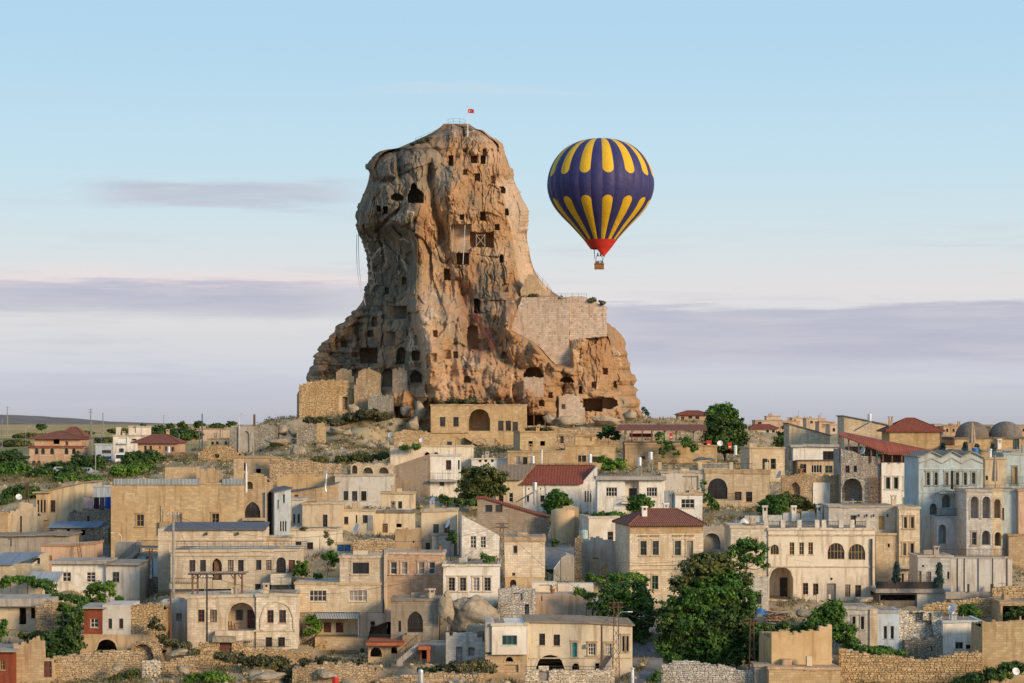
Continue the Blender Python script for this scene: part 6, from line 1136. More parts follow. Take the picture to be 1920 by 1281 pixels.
tree('dark_thicket', 'dense dark green thicket beside the rubble wall at the bottom left', 'tree', [(125, 1175, 24, 22), (100, 1205, 26, 22), (130, 1200, 26, 26), (85, 1222, 18, 14), (145, 1210, 14, 14), (118, 1225, 26, 12), (140, 1160, 14, 16), (148, 1150, 10, 22)], (120, 1244), 244, 'd', 10, 1.15, .36, .16)
tree('edge_tree', 'green tree half cut off at the left edge above the red brick corner house', 'tree', [(-4, 1172, 18, 14), (4, 1185, 12, 10), (-8, 1190, 16, 12)], (-4, 1206), 246, 'm', 11, 1, .36, .12)
tree('yard_tree', 'small dark tree on a bare stem beside the grey annex', 'tree', [(848, 1003, 9, 7), (851, 1012, 7, 6), (843, 1010, 5, 5)], (845, 1045), 279, 'd', 12, 1.2, .34, .06)
tree('cypress', 'dark fir-like tree between the pink houses and the cream gable', 'tree', [(1468, 826, 16, 20), (1475, 808, 9, 12), (1462, 845, 12, 12), (1480, 832, 10, 18)], (1470, 868), 425, 'd', 13, 1.1, .5, .15)
for i, (x, y, hh, w, Y, lab) in enumerate(((1681, 1058, 36, 9, 266, 'left blue-green potted fir on the terrace with the dark rail'), (1761, 1060, 38, 9, 265, 'right blue-green potted fir on the terrace with the dark rail'), (1768, 832, 14, 5, 366, 'small fir at the corner of the hipped roof house'), (1810, 830, 14, 5, 366, 'small fir below the first dome, next to the folded parasol'), (1832, 834, 13, 5, 366, 'small fir right of the folded parasol'), (1862, 834, 12, 5, 366, 'small fir left of the white chimney'))):
    tree('fir_tree', lab, 'fir tree', [(x, y+hh*q, w*(.16+.84*q), hh*.13) for q in (.02, .14, .28, .44, .60, .76, .90)], (x, y+hh*1.12), Y, 'f', 20+i, .9, .26 if hh > 20 else .3, .07, 'small firs in pots', limbs=False)
# greenery round the far left houses and behind
for i, (x, y, r, ry, Y, mt, lab) in enumerate(((20, 868, 32, 18, 462, 'd', 'dark trees left of the peach villa'), (110, 878, 22, 10, 460, 'd', 'dark tree in front of the peach villa'), (150, 870, 20, 16, 462, 'd', 'dark round tree at the right corner of the peach villa'), (185, 866, 14, 10, 455, 'd', 'low tree left of the white van'), (270, 862, 34, 13, 440, 'd', 'dark hedge tree in front of the peach bungalow'),
        (255, 884, 40, 9, 400, 'l', 'bright green vine hedge above the big sandy house'), (45, 926, 30, 12, 350, 'd', 'dark bushes behind the slit window house'), (12, 935, 18, 12, 348, 'd', 'dark bush at the left edge below the fields'), (300, 812, 30, 10, 640, 'd', 'dark orchard trees behind the peach bungalow'), (345, 814, 34, 10, 640, 'd', 'dark orchard trees right of the peach bungalow'),
        (385, 812, 22, 9, 650, 'd', 'dark trees before the long pink wall'), (342, 796, 9, 6, 900, 'o', 'bare round tree on the skyline left of the pink wall'), (374, 796, 10, 6, 900, 'd', 'dark bush on the skyline beside a pole'), (435, 795, 9, 5, 700, 'd', 'dark round bush on the skyline left of the arched ruin'), (408, 799, 14, 4, 800, 'd', 'low hedge on the skyline above the pink wall'), (320, 799, 7, 4, 800, 'd', 'small round bush on the skyline beyond the bungalow'), (78, 800, 9, 5, 800, 'd', 'dark bush behind the red roofs of the villa'), (268, 797, 5, 3, 900, 'd', 'tiny bush on the skyline behind the white cubic house'), (30, 882, 26, 12, 448, 'm', 'green trees at the left edge below the fields'), (80, 888, 24, 10, 440, 'd', 'dark hedge in front of the left half of the peach villa'), (135, 886, 24, 10, 438, 'd', 'dark hedge in front of the right half of the peach villa'), (180, 872, 18, 16, 440, 'd', 'dense dark tree between the villa and the white cubic house'), (125, 897, 22, 6, 410, 'm', 'low green bushes in front of the parked white car'), (175, 899, 20, 5, 408, 'm', 'low green bushes in front of the silver-blue car'), (60, 818, 30, 4, 820, 'o', 'olive hedgerow across the far left field'), (140, 812, 36, 3, 1000, 'd', 'dark hedgerow line in the middle of the left field'), (230, 808, 26, 3, 1000, 'o', 'olive hedgerow on the far field behind the white cubic house'), (30, 832, 26, 5, 640, 'o', 'scrubby hedge left of the villa roofs'), (195, 826, 16, 5, 640, 'o', 'scrubby bushes between the villa and the white cubic house'), (420, 846, 14, 6, 420, 'm', 'green bush right of the rubble mound house'))):
    q = 1.35 if Y < 500 else 1.15
    if Y < 700: Y = min(Y, hit(x, y+ry*.9))
    tree('far_tree', lab, 'tree', [(x-r*.55, y, r*.5*q, ry*.85*q), (x+r*.5, y+ry*.1, r*.5*q, ry*.9*q), (x, y-ry*.2, r*.5*q, ry*.9*q), (x-r*.2, y+ry*.5, r*.6*q, ry*.6*q)], (x, y+ry*1.1), Y, mt, 60+i, .9, .5 if Y < 500 else .8, .14, 'trees on the left plain', limbs=False)
def bush(label, lobes, Y, mt, seed, size=.32, dens=1.0, name='bush', cat='bush', group='bushes and vines'):
    bx = np.mean([l[0] for l in lobes]); by = max(l[1]+(l[3] if len(l) > 3 else l[2]) for l in lobes)
    return tree(name, label, cat, lobes, (bx, by), Y, mt, seed, dens, size, .05, group, limbs=False)
V = 'grapevine'
for i, (lab, lobes, Y, mt) in enumerate((
        ('grapevine spreading over a trellis in front of the white house with three windows', [(180, 1100, 16, 8), (200, 1098, 16, 8), (170, 1112, 12, 8), (190, 1118, 12, 12), (212, 1108, 8, 8), (165, 1130, 14, 10)], 262, 'l'),
        ('grapevine trailing along the wall top below the white house', [(110, 1120, 14, 6), (135, 1122, 16, 6), (152, 1128, 12, 8), (225, 1122, 8, 4)], 258, 'm'),
        ('grapevine under the small tin canopy', [(70, 1092, 14, 8), (88, 1096, 16, 9), (55, 1086, 10, 5), (95, 1108, 10, 10)], 264, 'm'),
        ('grapevine on the yard wall at the left edge', [(15, 1088, 14, 7), (35, 1086, 16, 7), (8, 1096, 8, 5)], 265, 'l'),
        ('climbing vine tree beside the blue-grey awning', [(583, 1165, 13, 10), (588, 1180, 14, 10), (578, 1185, 10, 8), (595, 1172, 8, 8)], 254, 'l'),
        ('leafy climber by the steps of the long hotel', [(565, 1060, 12, 10), (570, 1075, 9, 8), (560, 1070, 8, 10)], 262, 'l'),
        ('shrub over the stairs left of the upper room', [(620, 1040, 12, 8), (626, 1055, 9, 8), (612, 1044, 8, 6), (596, 1080, 9, 4)], 262, 'm'),
        ('vine canopy with yellow-green top beside the manor', [(1165, 1082, 18, 7), (1190, 1082, 18, 7), (1205, 1086, 12, 5), (1150, 1088, 10, 5)], 262, 'l'),
        ('trailing plants on the wall above the little white house', [(1125, 968, 18, 5), (1150, 966, 14, 5), (1105, 975, 8, 8), (1165, 966, 10, 4)], 300, 'm'),
        ('vine climbing the left side of the glazed arch', [(1318, 910, 5, 12), (1322, 925, 6, 12), (1335, 940, 10, 8), (1342, 950, 8, 6), (1325, 935, 7, 10)], 334, 'm'),
        ('dense green shrub right of the glazed arch house', [(1440, 945, 18, 14), (1460, 940, 18, 12), (1450, 955, 22, 10), (1432, 955, 12, 8)], 322, 'm'),
        ('dry brown-green weeds in front of the vaulted ruin', [(1490, 940, 22, 10), (1510, 948, 16, 8), (1475, 932, 14, 8), (1540, 952, 16, 6), (1570, 952, 20, 7), (1600, 948, 16, 6)], 326, 'o'),
        ('bright vine over the terrace of the orange-tan house', [(1130, 862, 12, 8), (1150, 868, 16, 9), (1165, 872, 12, 9), (1140, 876, 14, 6)], 378, 'l'),
        ('dark shrub left of the restaurant shelter', [(1140, 808, 16, 10), (1130, 818, 10, 8), (1152, 815, 12, 10)], 398, 'd'),
        ('vines hanging down the restaurant terrace wall', [(1238, 820, 10, 12), (1252, 835, 10, 10), (1268, 845, 8, 14), (1285, 828, 12, 12), (1240, 850, 7, 9), (1300, 840, 10, 8)], 389, 'm'),
        ('hedge of dark shrubs below the yellow-green open tree', [(840, 938, 14, 8), (865, 942, 12, 8), (885, 942, 12, 7), (828, 934, 8, 6)], 334, 'd'),
        ('green shrub among boulders right of the arched ruin', [(518, 838, 12, 8), (530, 832, 10, 7), (508, 842, 8, 6)], 428, 'm'),
        ('tuft of plants on the roof edge of the long hotel', [(568, 992, 6, 3), (612, 1002, 6, 5), (619, 1016, 5, 6)], 283, 'o'),
        ('low green plants by the foot of the tan rubble bank at the bottom left', [(365, 1272, 16, 7), (395, 1268, 18, 8), (420, 1272, 16, 6), (350, 1278, 10, 5)], 232, 'l'),
        ('dark weeds below the carved gate', [(440, 1235, 22, 8), (480, 1240, 26, 10), (520, 1245, 26, 12), (540, 1258, 20, 14), (415, 1230, 12, 7)], 238, 's'),
        ('ivy clump on the tan terrace wall behind the white cube', [(1815, 1142, 16, 14), (1825, 1150, 14, 12), (1805, 1152, 10, 8)], 258, 'm'),
        ('green leaves filling the dark porch at the right edge', [(1895, 1152, 12, 12), (1920, 1148, 14, 14), (1935, 1156, 10, 10)], 254, 'd'),
        ('low weeds behind the high golden rubble wall', [(1620, 1218, 20, 5), (1650, 1220, 22, 6), (1680, 1224, 16, 4), (1600, 1208, 12, 8)], 245, 'm'),
        ('sloping dark bush at the bottom right corner', [(1830, 1272, 26, 8), (1870, 1262, 26, 10), (1900, 1250, 24, 10), (1800, 1280, 20, 5)], 234, 'd'),
        ('purple-brown dry bush bank in front of the stone hut', [(830, 1254, 20, 6), (860, 1250, 24, 8), (895, 1248, 26, 9), (915, 1254, 16, 8), (800, 1258, 20, 5)], 237, 's'),
        ('small leafy bush at the foot of the lane beside the long rubble wall', [(1262, 1232, 14, 8), (1275, 1240, 10, 8), (1250, 1228, 10, 6)], 238, 'm'),
        ('scraggly young tree on the skyline at the right foot of the rock', [(1210, 772, 5, 6), (1206, 766, 3, 4), (1214, 776, 4, 4)], 468, 'd'),
        ('dark weeds left of the white garage', [(1020, 1065, 4, 8), (1022, 1080, 3, 10)], 270, 'd'),
        ('flowering pot plants and vine on the roof wall of the blank tan house', [(1085, 1110, 12, 5), (1098, 1117, 7, 6), (1110, 1118, 8, 8), (1106, 1135, 4, 8)], 254, 'l'),
        ('potted greens on the roof of the plaster house with four shuttered windows', [(915, 1052, 10, 5), (908, 1042, 6, 6), (922, 1047, 8, 4)], 262, 'm'),
        ('dry bush growing from the stone bank beside the vaulted cellar', [(292, 1165, 8, 8), (284, 1172, 7, 8), (300, 1176, 8, 6)], 244, 's'),
        ('weedy shrubs on the bank left of the vaulted cellar', [(70, 1190, 12, 8), (45, 1192, 12, 7), (60, 1205, 10, 6), (85, 1196, 8, 6)], 248, 'o'),
        ('tall dry weeds between the vaulted cellar and the cream stone house', [(320, 1205, 16, 6), (345, 1212, 14, 6), (305, 1196, 10, 6), (362, 1222, 12, 5)], 243, 's'),
        ('green weeds in front of the low rubble pier', [(250, 1262, 14, 7), (232, 1270, 14, 6), (210, 1276, 14, 5)], 236, 'o'),
        ('dry grass overgrowing the grass roofed cellar', [(575, 1244, 16, 6), (605, 1240, 18, 6), (640, 1240, 20, 6), (675, 1244, 16, 6), (695, 1248, 8, 5)], 237.5, 's'),
        ('weeds growing at the foot of the round corner bastion', [(1043, 1016, 5, 5), (1038, 1020, 4, 4)], 299, 'm'),
        ('green scrub at the foot of the castle rock left of the mansion', [(690, 775, 22, 7), (720, 782, 18, 7), (660, 782, 18, 7), (640, 790, 16, 6)], 444, 's'),
        ('dark scrub on the slope above the collapsed rubble wall', [(640, 862, 18, 6), (680, 858, 22, 7), (715, 855, 16, 7), (600, 862, 14, 5)], 396, 'o'),
        ('dry brown scrub above the tower stub', [(600, 790, 14, 6), (580, 788, 12, 5), (625, 792, 14, 6)], 438, 's'),
        ('green weeds on top of the upper mansion', [(850, 753, 14, 5), (880, 752, 14, 4), (830, 755, 10, 4), (940, 756, 10, 3)], 446, 's'),
        ('grass fringe on the roof of the cubic house', [(1000, 806, 14, 4), (1025, 806, 12, 4), (1060, 848, 20, 4), (1000, 846, 14, 4)], 411, 's'),
        ('bushy greens between the white house and the brick bay house', [(120, 1140, 14, 9), (150, 1145, 12, 10), (135, 1150, 16, 9)], 249, 'm'),
        ('low green shrubs on the bank below the white plaster bay', [(215, 1228, 14, 6), (190, 1226, 12, 5), (245, 1238, 10, 5)], 241.5, 'm'),
        ('leafy shrubs beside the lower lane in front of the long rubble wall', [(1232, 1262, 8, 8), (1225, 1274, 10, 6)], 233, 'm'),
        ('shrubs filling the yard behind the tan blockhouse', [(1470, 1172, 14, 8), (1495, 1180, 16, 8), (1450, 1182, 10, 8)], 248, 'm'),
        ('green creeper over the roof edge of the pale long house', [(780, 838, 10, 5), (760, 840, 10, 4)], 384, 'm'),
        ('bright shrubs on the slope below the tan terrace house', [(470, 925, 16, 6), (500, 920, 14, 6), (440, 930, 10, 5)], 330, 'm'),
        ('weeds and vines in the court of the roofless ruin', [(1105, 1082, 10, 6), (1125, 1086, 12, 6), (1145, 1080, 10, 5)], 274, 'l'),
        ('shrubs along the top of the rampart wall', [(1052, 560, 6, 4), (1110, 562, 9, 5), (1128, 568, 7, 4), (1000, 556, 10, 3)], 455.5, 's'),
        ('dark bushes clinging to the top left shoulder of the rock', [(790, 266, 9, 5), (778, 272, 8, 5), (803, 261, 7, 4)], 470, 's'))):
    bush(lab, lobes, Y, mt, 100+i, name='grapevine' if 'vine' in lab.split()[:3] or 'grapevine' in lab else 'bush', cat='vine' if 'vine' in lab else 'bush', size=.30 if Y < 300 else .4)
# dry grass and scrub on every open piece of slope: nobody could count it
def scatter(n, seed, cond):
    rs = np.random.RandomState(seed); out = []
    while len(out) < n:
        y = rs.uniform(226, 470); x = rs.uniform(-1, 1)*y*.25
        if not cond(x, y, rs) or inside(x, y): continue
        out.append((x, y, zt(x, y)))
    return np.array(out), rs
def gcond(x, y, rs):
    if y > 380: return True
    return rs.uniform() < .75
pts, rs = scatter(15000, 3, gcond)
n = len(pts); bl = 5; base = np.repeat(pts, bl, 0)+rs.normal(0, .22, (n*bl, 3))*np.array([1, 1, 0]); hh = rs.uniform(.25, .8, n*bl); dx = rs.normal(0, .22, (n*bl, 2)); w = rs.uniform(.04, .1, n*bl)
tip = base+np.stack([dx[:, 0], dx[:, 1], hh], 1); v = np.stack([base-np.stack([w, w*0, w*0+.1], 1), base+np.stack([w, w*0, w*0-.1], 1), tip], 1).reshape(-1, 3)
o = npmesh('dry_grass', v, np.arange(len(v)).reshape(-1, 3), GRASS); o['kind'] = 'stuff'
pts, rs = scatter(1700, 4, lambda x, y, rs: (y > 372 and x < 6) or rs.uniform() < (.5 if y < 245 else .25))
idx = np.repeat(np.arange(len(pts)), 60); p = pts[idx]+rs.normal(0, 1, (len(idx), 3))*np.array([.55, .55, .30])*rs.uniform(.5, 1.3, len(pts))[idx][:, None]+np.array([0, 0, .30]); v, f = leaves(p, rs.normal(0, 1, p.shape), np.full(len(p), .26), rs)
o = npmesh('scrub', v, f, LEAF['s']); o['kind'] = 'stuff'
def pebbles(n, seed, cond, s0, s1):
    pts, rs = scatter(n, seed, cond); ico = np.array([(0, 0, 1), (.89, 0, .45), (.28, .85, .45), (-.72, .53, .45), (-.72, -.53, .45), (.28, -.85, .45), (.72, .53, -.4), (-.28, .85, -.4), (-.89, 0, -.4), (-.28, -.85, -.4), (.72, -.53, -.4)])
    fi = np.array([(0, 1, 2), (0, 2, 3), (0, 3, 4), (0, 4, 5), (0, 5, 1), (1, 6, 2), (2, 7, 3), (3, 8, 4), (4, 9, 5), (5, 10, 1), (6, 7, 2), (7, 8, 3), (8, 9, 4), (9, 10, 5), (10, 6, 1)])
    s = rs.uniform(s0, s1, n)**1; a = rs.uniform(0, 6.28, n); v = ico[None]*rs.uniform(.7, 1.25, (n, 11, 1)); c, sn = np.cos(a)[:, None], np.sin(a)[:, None]
    v = np.stack([v[..., 0]*c-v[..., 1]*sn, v[..., 0]*sn+v[..., 1]*c, v[..., 2]*.75], -1)*s[:, None, None]+pts[:, None]
    f = (fi[None]+(np.arange(n)*11)[:, None, None]).reshape(-1, 3); o = npmesh('rubble', v.reshape(-1, 3), f, stonem('tan')); o['kind'] = 'stuff'
pebbles(6500, 5, lambda x, y, rs: rs.uniform() < (1 if y < 255 or 380 < y < 445 else .5), .08, .45)
# boulders on the slope left of the mansion, and outcrops between the lower houses
def boulder(label, px, py, w, h, Y, seed, name='boulder', dep=None, mat=None):
    """w, h in photo pixels; an uneven block half sunk in the slope"""
    k = Y/FP; n, m = (26, 18) if w < 50 else (64, 40); th = np.linspace(0, 2*np.pi, n, endpoint=False); ph = np.linspace(.03, np.pi-.03, m); T, F_ = np.meshgrid(th, ph); sgn = lambda q, e: np.sign(q)*np.abs(q)**e
    x, y, z = sgn(np.cos(T), .7)*sgn(np.sin(F_), .7), sgn(np.sin(T), .7)*sgn(np.sin(F_), .7), sgn(np.cos(F_), .75); rs = np.random.RandomState(seed); r = np.full(x.shape, 1.25)
    for _ in range(20):
        q = rs.normal(0, 1, 3); q /= np.linalg.norm(q); dd = x*q[0]+y*q[1]+z*q[2]; r = np.where(dd > .05, np.minimum(r, rs.uniform(.55, .95)/np.maximum(dd, .05)), r)
    r = r*(1+.55*fbm(x*1.3+seed*3.7, y*1.3, z*1.3, 4, seed)+.34*fbm(x*4, y*4, z*4, 5, seed+7, .62))
    v = np.stack([x*r*w/2*k, y*r*(dep or w*.4)*k, z*r*h/2*k], -1).reshape(-1, 3); f = []
    for a in range(m-1):
        for b in range(n): f.append((a*n+b, (a+1)*n+b, (a+1)*n+(b+1) % n, a*n+(b+1) % n))
    o = npmesh(name, v, np.array(f), mat or BOULD, smooth=True); o.location = P(px, py, Y); tag(o, label, 'boulder', 'boulders on the slope')
for i, (px, py, w, h, Y, lab) in enumerate(((532, 808, 26, 24, 432, 'grey rounded boulder right of the arched ruin'), (552, 812, 24, 22, 430, 'grey boulder leaning on the broken tower stub'), (632, 808, 32, 16, 434, 'long pale boulder right of the tower stub'), (650, 812, 22, 14, 430, 'small pale boulder under the dry grass, right of the long pale one'), (692, 838, 34, 28, 424, 'big square yellowish boulder with a hollow under it'),
        (720, 838, 22, 22, 424, 'grey boulder right of the big square yellowish one'), (520, 828, 44, 14, 420, 'low sloping boulder below the grey pair'), (560, 848, 36, 24, 410, 'flat brown boulder at the top of the collapsed wall'), (776, 796, 30, 30, 440, 'grey-blue boulder left of the upper mansion'), (786, 775, 22, 40, 443, 'rusty orange boulder left of the upper mansion'), (690, 782, 30, 16, 446, 'low pale ledge under the cave arch'), (600, 838, 34, 14, 420, 'low boulder under the tower stub'), (760, 770, 20, 24, 446, 'pale boulder below the cave arches'), (668, 770, 30, 20, 448, 'brown boulder right of the ruined castle house'),
        (655, 851, 40, 12, 410, 'long pale slab of bare rock above the courtyard house'), (1030, 786, 26, 24, 440, 'grass-topped boulder right of the post-propped cave'), (1060, 792, 60, 22, 440, 'long grass-topped boulder under the small square cave window'), (1130, 788, 60, 22, 446, 'broad pale boulder below the wide cave'), (1180, 780, 34, 26, 452, 'boulder at the right foot of the rock'),
        (880, 1150, 120, 76, 252, 'bulging cream tuff outcrop carrying the plaster house'), (834, 1140, 34, 60, 249, 'knobbly yellow tuff lump beside the pointed window house'), (905, 1185, 60, 40, 247, 'sloping tuff shelf above the stone hut'), (330, 1226, 40, 16, 240, 'pale boulder on the bank right of the vaulted cellar'), (222, 1252, 26, 14, 238, 'small pale boulder below the dark cellar'), (490, 1274, 80, 20, 233, 'bare tan bank of rock below the carved gate'), (345, 1256, 36, 18, 236, 'broken rock with a square cut face on the left bank'), (616, 1266, 44, 22, 234, 'rough rock left of the grassy roof'),
        (1440, 1160, 30, 16, 258, 'heap of broken stone beside the blue tarpaulin'), (1510, 1152, 40, 18, 258, 'pale rock under the yard wall of the cream hotel'), (1620, 1125, 40, 14, 262, 'low rock beside the fir terrace'))): boulder(lab, px, py, w, h, Y, 400+i)
# ------------------------------------------------------------------ the rampart, ladders and rails on the rock
h = House('rampart_wall', 'pale pink block rampart wall built on the right shoulder of the castle rock', 972, 1139, 690, 455.0, cat='wall', group=None)
CTRL.clear(); FOOT.pop()
def wallpoly(px, y0, y1, seed):
    pts = []
    for p, q in zip(px, px[1:]+px[:1]):
        n = max(1, int(math.hypot(q[0]-p[0], q[1]-p[1])/5))
        for i in range(n): t = i/n; pts.append((h.X(p[0]+(q[0]-p[0])*t+R.uniform(-1.2, 1.2)*(n > 1)), h.Zz(p[1]+(q[1]-p[1])*t+R.uniform(-1, 1)*(n > 1))))
    mb = MB(); mb.prism(pts[::-1], [], y0, y1); return mb
MP = mk('block pink'); wallpoly([(979, 558), (1068, 557), (1068, 638), (1071, 690), (1044, 686), (1022, 662), (1000, 640), (957, 619), (966, 590)], 0, 5, 1).build('wall', MP, h.root); wallpoly([(1068.4, 556), (1092, 555), (1108, 562), (1126, 571), (1138, 574), (1138, 630), (1068.4, 638)], .45, 6, 2).build('wall', MP, h.root); wallpoly([(976, 544), (990, 512), (1003, 512), (1013, 530), (1033, 552), (1030, 558), (978, 558)], 4, 8, 3).build('upper_wall', mk('stone tan'), h.root)
def railing(label, pts, Y, hpx=7, n=6):
    p = [P(a, b, Y) for a, b in pts]; root = thing('safety_railing', label, 'railing', p[0], 0, 'thin railings on the castle rock'); mb = MB(); q = [v-p[0] for v in p]; hh = hpx*Y/FP
    for a, b in zip(q[:-1], q[1:]):
        for t in (.5, 1): mb.tube((a+Vector((0, 0, hh*t)), b+Vector((0, 0, hh*t))), .02, 4)
    mb.build('rail', RUST, root)
    for a in q: pb = MB(); pb.tube((a+Vector((0, 0, -1.2)), a+Vector((0, 0, hh))), .03, 4); pb.build('post', RUST, root)
railing('thin rail along the top left shoulder of the rock', [(779, 266), (790, 262), (804, 256), (818, 251), (830, 243)], 472); railing('thin rail around the summit left of the flag', [(840, 236), (850, 234), (862, 234), (872, 237)], 470, 12)
railing('thin rail stepping down the right side of the rock to the rampart', [(1000, 514), (1008, 521), (1017, 530), (1027, 541), (1034, 550)], 466, 8); railing('thin rail along the top of the rampart', [(1040, 557), (1052, 556), (1061, 556), (1073, 556), (1085, 556), (1100, 556)], 453, 6)
k = thing('red_ladder_stair', 'red-brown iron stair slanting down the gully from the arched cave door', 'stairway', P(889, 588, rock_depth(889, 588)-1)); a = Vector((0, 0, 0)); b = P(926, 655, rock_depth(926, 655)-1)-k.location; mb = MB()
for s in (-.45, .45): o_ = Vector((s, 0, 0)); mb.tube((a+o_, b+o_), .09, 4); mb.tube((a+o_+Vector((0, -.1, 1)), b+o_+Vector((0, -.1, 1))), .05, 4)
mb.build('stringer', plain('red_oxide_iron', (.20, .05, .04)), k); mb = MB()
for i in range(26): c = a.lerp(b, i/25); mb.box(c.x-.45, c.x+.45, c.y-.12, c.y+.12, c.z-.03, c.z+.03)
mb.build('tread', MATS['red_oxide_iron'], k)
for lab, u0, v0, u1, v1 in (('left white pipe scaffold pole in the slab niche', 850, 422, 848.5, 470), ('right white pipe scaffold pole reaching down to the cave below', 872, 422, 868, 496)):
    d = min(rock_depth(u0, v0), rock_depth(u1, v1))-.9; o = thing('scaffold_pole', lab, 'pole', P(u1, v1, d), 0, 'white props in the rock'); mb = MB(); mb.tube(((0, 0, 0), P(u0, v0, d)-P(u1, v1, d)), .085, 6); mb.build('pole', plain('weathered_white_pole', (.58, .54, .48)), o)
d = 444+0*rock_depth(903, 450); d = rock_depth(890, 432)+.3; o = thing('cross_brace', 'white X-braced prop frame in the dark rectangular cave', 'prop', P(902, 463, d), 0, 'white props in the rock'); mb = MB(); s = d/FP
for a in ((-9, 0, -9, 24), (7, 0, 7, 24), (-9, 2, 7, 22), (7, 2, -9, 22), (-9, 22, 7, 22)): mb.tube(((a[0]*s, 0, a[1]*s), (a[2]*s, 0, a[3]*s)), .055, 5)
mb.build('brace', plain('pale_timber', (.46, .40, .32)), o)
for i, (u, v0, v1) in enumerate(((1001, 779, 800), (1022, 779, 800))):
    d = rock_depth(1011, 775)+.4; o = thing('cave_prop', ('left', 'right')[i]+' timber post propping the low cave right of the upper mansion', 'post', P(u, v1, d), 0, 'cave props'); mb = MB(); mb.tube(((0, 0, 0), (0, 0, (v1-v0)*d/FP)), .11, 6); mb.build('post', mk('wood'), o)
for i, x in enumerate(((669, 440, 679, 556), (672, 438, 685, 572))):
    o = MB(); a, b = P(x[0], x[1], 470), P(x[2], x[3], 468); o.tube([a.lerp(b, t)+Vector((-1.2*math.sin(math.pi*t)*.4, 0, -.8*math.sin(math.pi*t))) for t in np.linspace(0, 1, 9)], .07, 4)
    tag(o.build('hanging_cable', STEEL), ('outer', 'inner')[i]+' grey cable hanging free down the left overhang of the rock', 'cable', 'hanging cables')
# flag on the summit
Yf = 466; k = Yf/FP; fl = thing('flagpole', 'tall thin flagpole on the summit of the castle rock', 'flagpole', P(877, 240, Yf)); mb = MB(); mb.tube(((0, 0, -2), (0, 0, 40*k)), .10, 6, r2=.06); mb.build('pole', WPLAST, fl)
mb = MB(); mb.lathe([(.01, -.14), (.14, 0), (.01, .14)], 8, (0, 0, 40*k)); mb.build('finial', STEEL, fl)
def flag(label, loc, w, h, name='flag', rz=0.0):
    root = thing(name, label, 'flag', loc, rz, 'red crescent flags'); nx, nz = 16, 8; v = []; f = []
    wav = lambda x: .10*w*math.sin(x/w*7)*(.3+x/w); 
    for i in range(nx+1):
        for j in range(nz+1): x = w*i/nx; v.append((x, wav(x), -h*j/nz-.12*x))
    for i in range(nx):
        for j in range(nz): a = i*(nz+1)+j; f.append((a, a+1, a+nz+2, a+nz+1))
    npmesh('cloth', np.array(v), np.array(f), plain('flag_red', (.42, .012, .018), .7, .1, .05), root, smooth=True)
    WH = plain('flag_white', (.85, .85, .85), .7, .1, .02); mb = MB(); cx, cz, r = w*.36, -h*.5, h*.27; pt = []
    for i in range(-11, 12): a = RAD(i*13.2)+math.pi; pt.append((cx+r*math.cos(a), cz+r*math.sin(a)))
    for i in range(11, -12, -1): a = RAD(i*12.0)+math.pi; pt.append((cx+r*.25+r*.80*math.cos(a), cz+r*.80*math.sin(a)))
    n = len(pt)//2
    for i in range(n-1):
        q = [pt[i], pt[i+1], pt[-2-i], pt[-1-i]]
        for s in (-1, 1): mb.face([(x, wav(x)+s*.03, z-.12*x) for x, z in (q if s < 0 else q[::-1])])
    sx, sr = w*.57, h*.15; st = []
    for i in range(10): a = math.pi+i*math.pi/5; rr = sr if i % 2 == 0 else sr*.4; st.append((sx+rr*math.cos(a), cz+rr*math.sin(a)))
    for i in range(10):
        q = [(sx, cz), st[i], st[(i+1) % 10]]
        for s in (-1, 1): mb.face([(x, wav(x)+s*.03, z-.12*x) for x, z in (q if s < 0 else q[::-1])])
    mb.build('crescent_and_star', WH, root); return root
flag('red flag with white crescent and star flying from the summit pole', P(877.6, 204, Yf), 11*k, 7.5*k)
# ------------------------------------------------------------------ the balloon
YBAL = 505.0; kb = YBAL/FP; bc = P(1126, 462, YBAL)
mG = bpy.data.materials.new('balloon_fabric'); mG.use_nodes = True; t = mG.node_tree; b = t.nodes['Principled BSDF']; b.inputs['Roughness'].default_value = .55; b.inputs['Specular IOR Level'].default_value = .25
uva = nd(t, 'ShaderNodeSeparateXYZ', {0: nd(t, 'ShaderNodeUVMap', uv_map='upper').outputs[0]}).outputs; uvb = nd(t, 'ShaderNodeSeparateXYZ', {0: nd(t, 'ShaderNodeUVMap', uv_map='lower').outputs[0]}).outputs
def cap(s):
    l = mth(t, 'SQRT', mth(t, 'ADD', mth(t, 'POWER', s[0], 2.0), mth(t, 'POWER', mth(t, 'MAXIMUM', s[1], 0.0), 2.0))); return mth(t, 'LESS_THAN', l, .97)
yel = mth(t, 'MAXIMUM', cap(uva), cap(uvb)); YEL, BLU = (.66, .40, .02), (.038, .036, .125)
tape = mth(t, 'GREATER_THAN', mth(t, 'ABSOLUTE', uva[0]), .965)
col = mixc(t, yel, BLU, YEL); col = mixc(t, mth(t, 'MULTIPLY', tape, .35), col, (.30, .24, .22)); oc = nd(t, 'ShaderNodeTexCoord').outputs['Object']; vn = noise(t, oc, .5, 4, .6); t.links.new(nd(t, 'ShaderNodeBump', {'Height': noise(t, oc, .7, 4, .6), 'Strength': .5, 'Distance': .35}).outputs[0], b.inputs['Normal']); col = mixc(t, .25, col, mixc(t, vn, (0, 0, 0), (1, 1, 1)), 'SOFT_LIGHT')
t.links.new(col, b.inputs['Base Color']); t.links.new(mixc(t, .0, col, col), b.inputs['Base Color'])
mB = plain('navy_balloon_fabric', BLU, .55, .25, .12, scale=.5); RED = plain('red_balloon_fabric', (.55, .035, .025), .55, .25, .1, scale=.6)
bal = thing('hot_air_balloon', 'dark blue and yellow hot air balloon with a red mouth, flying right of the rock', 'hot air balloon', bc)
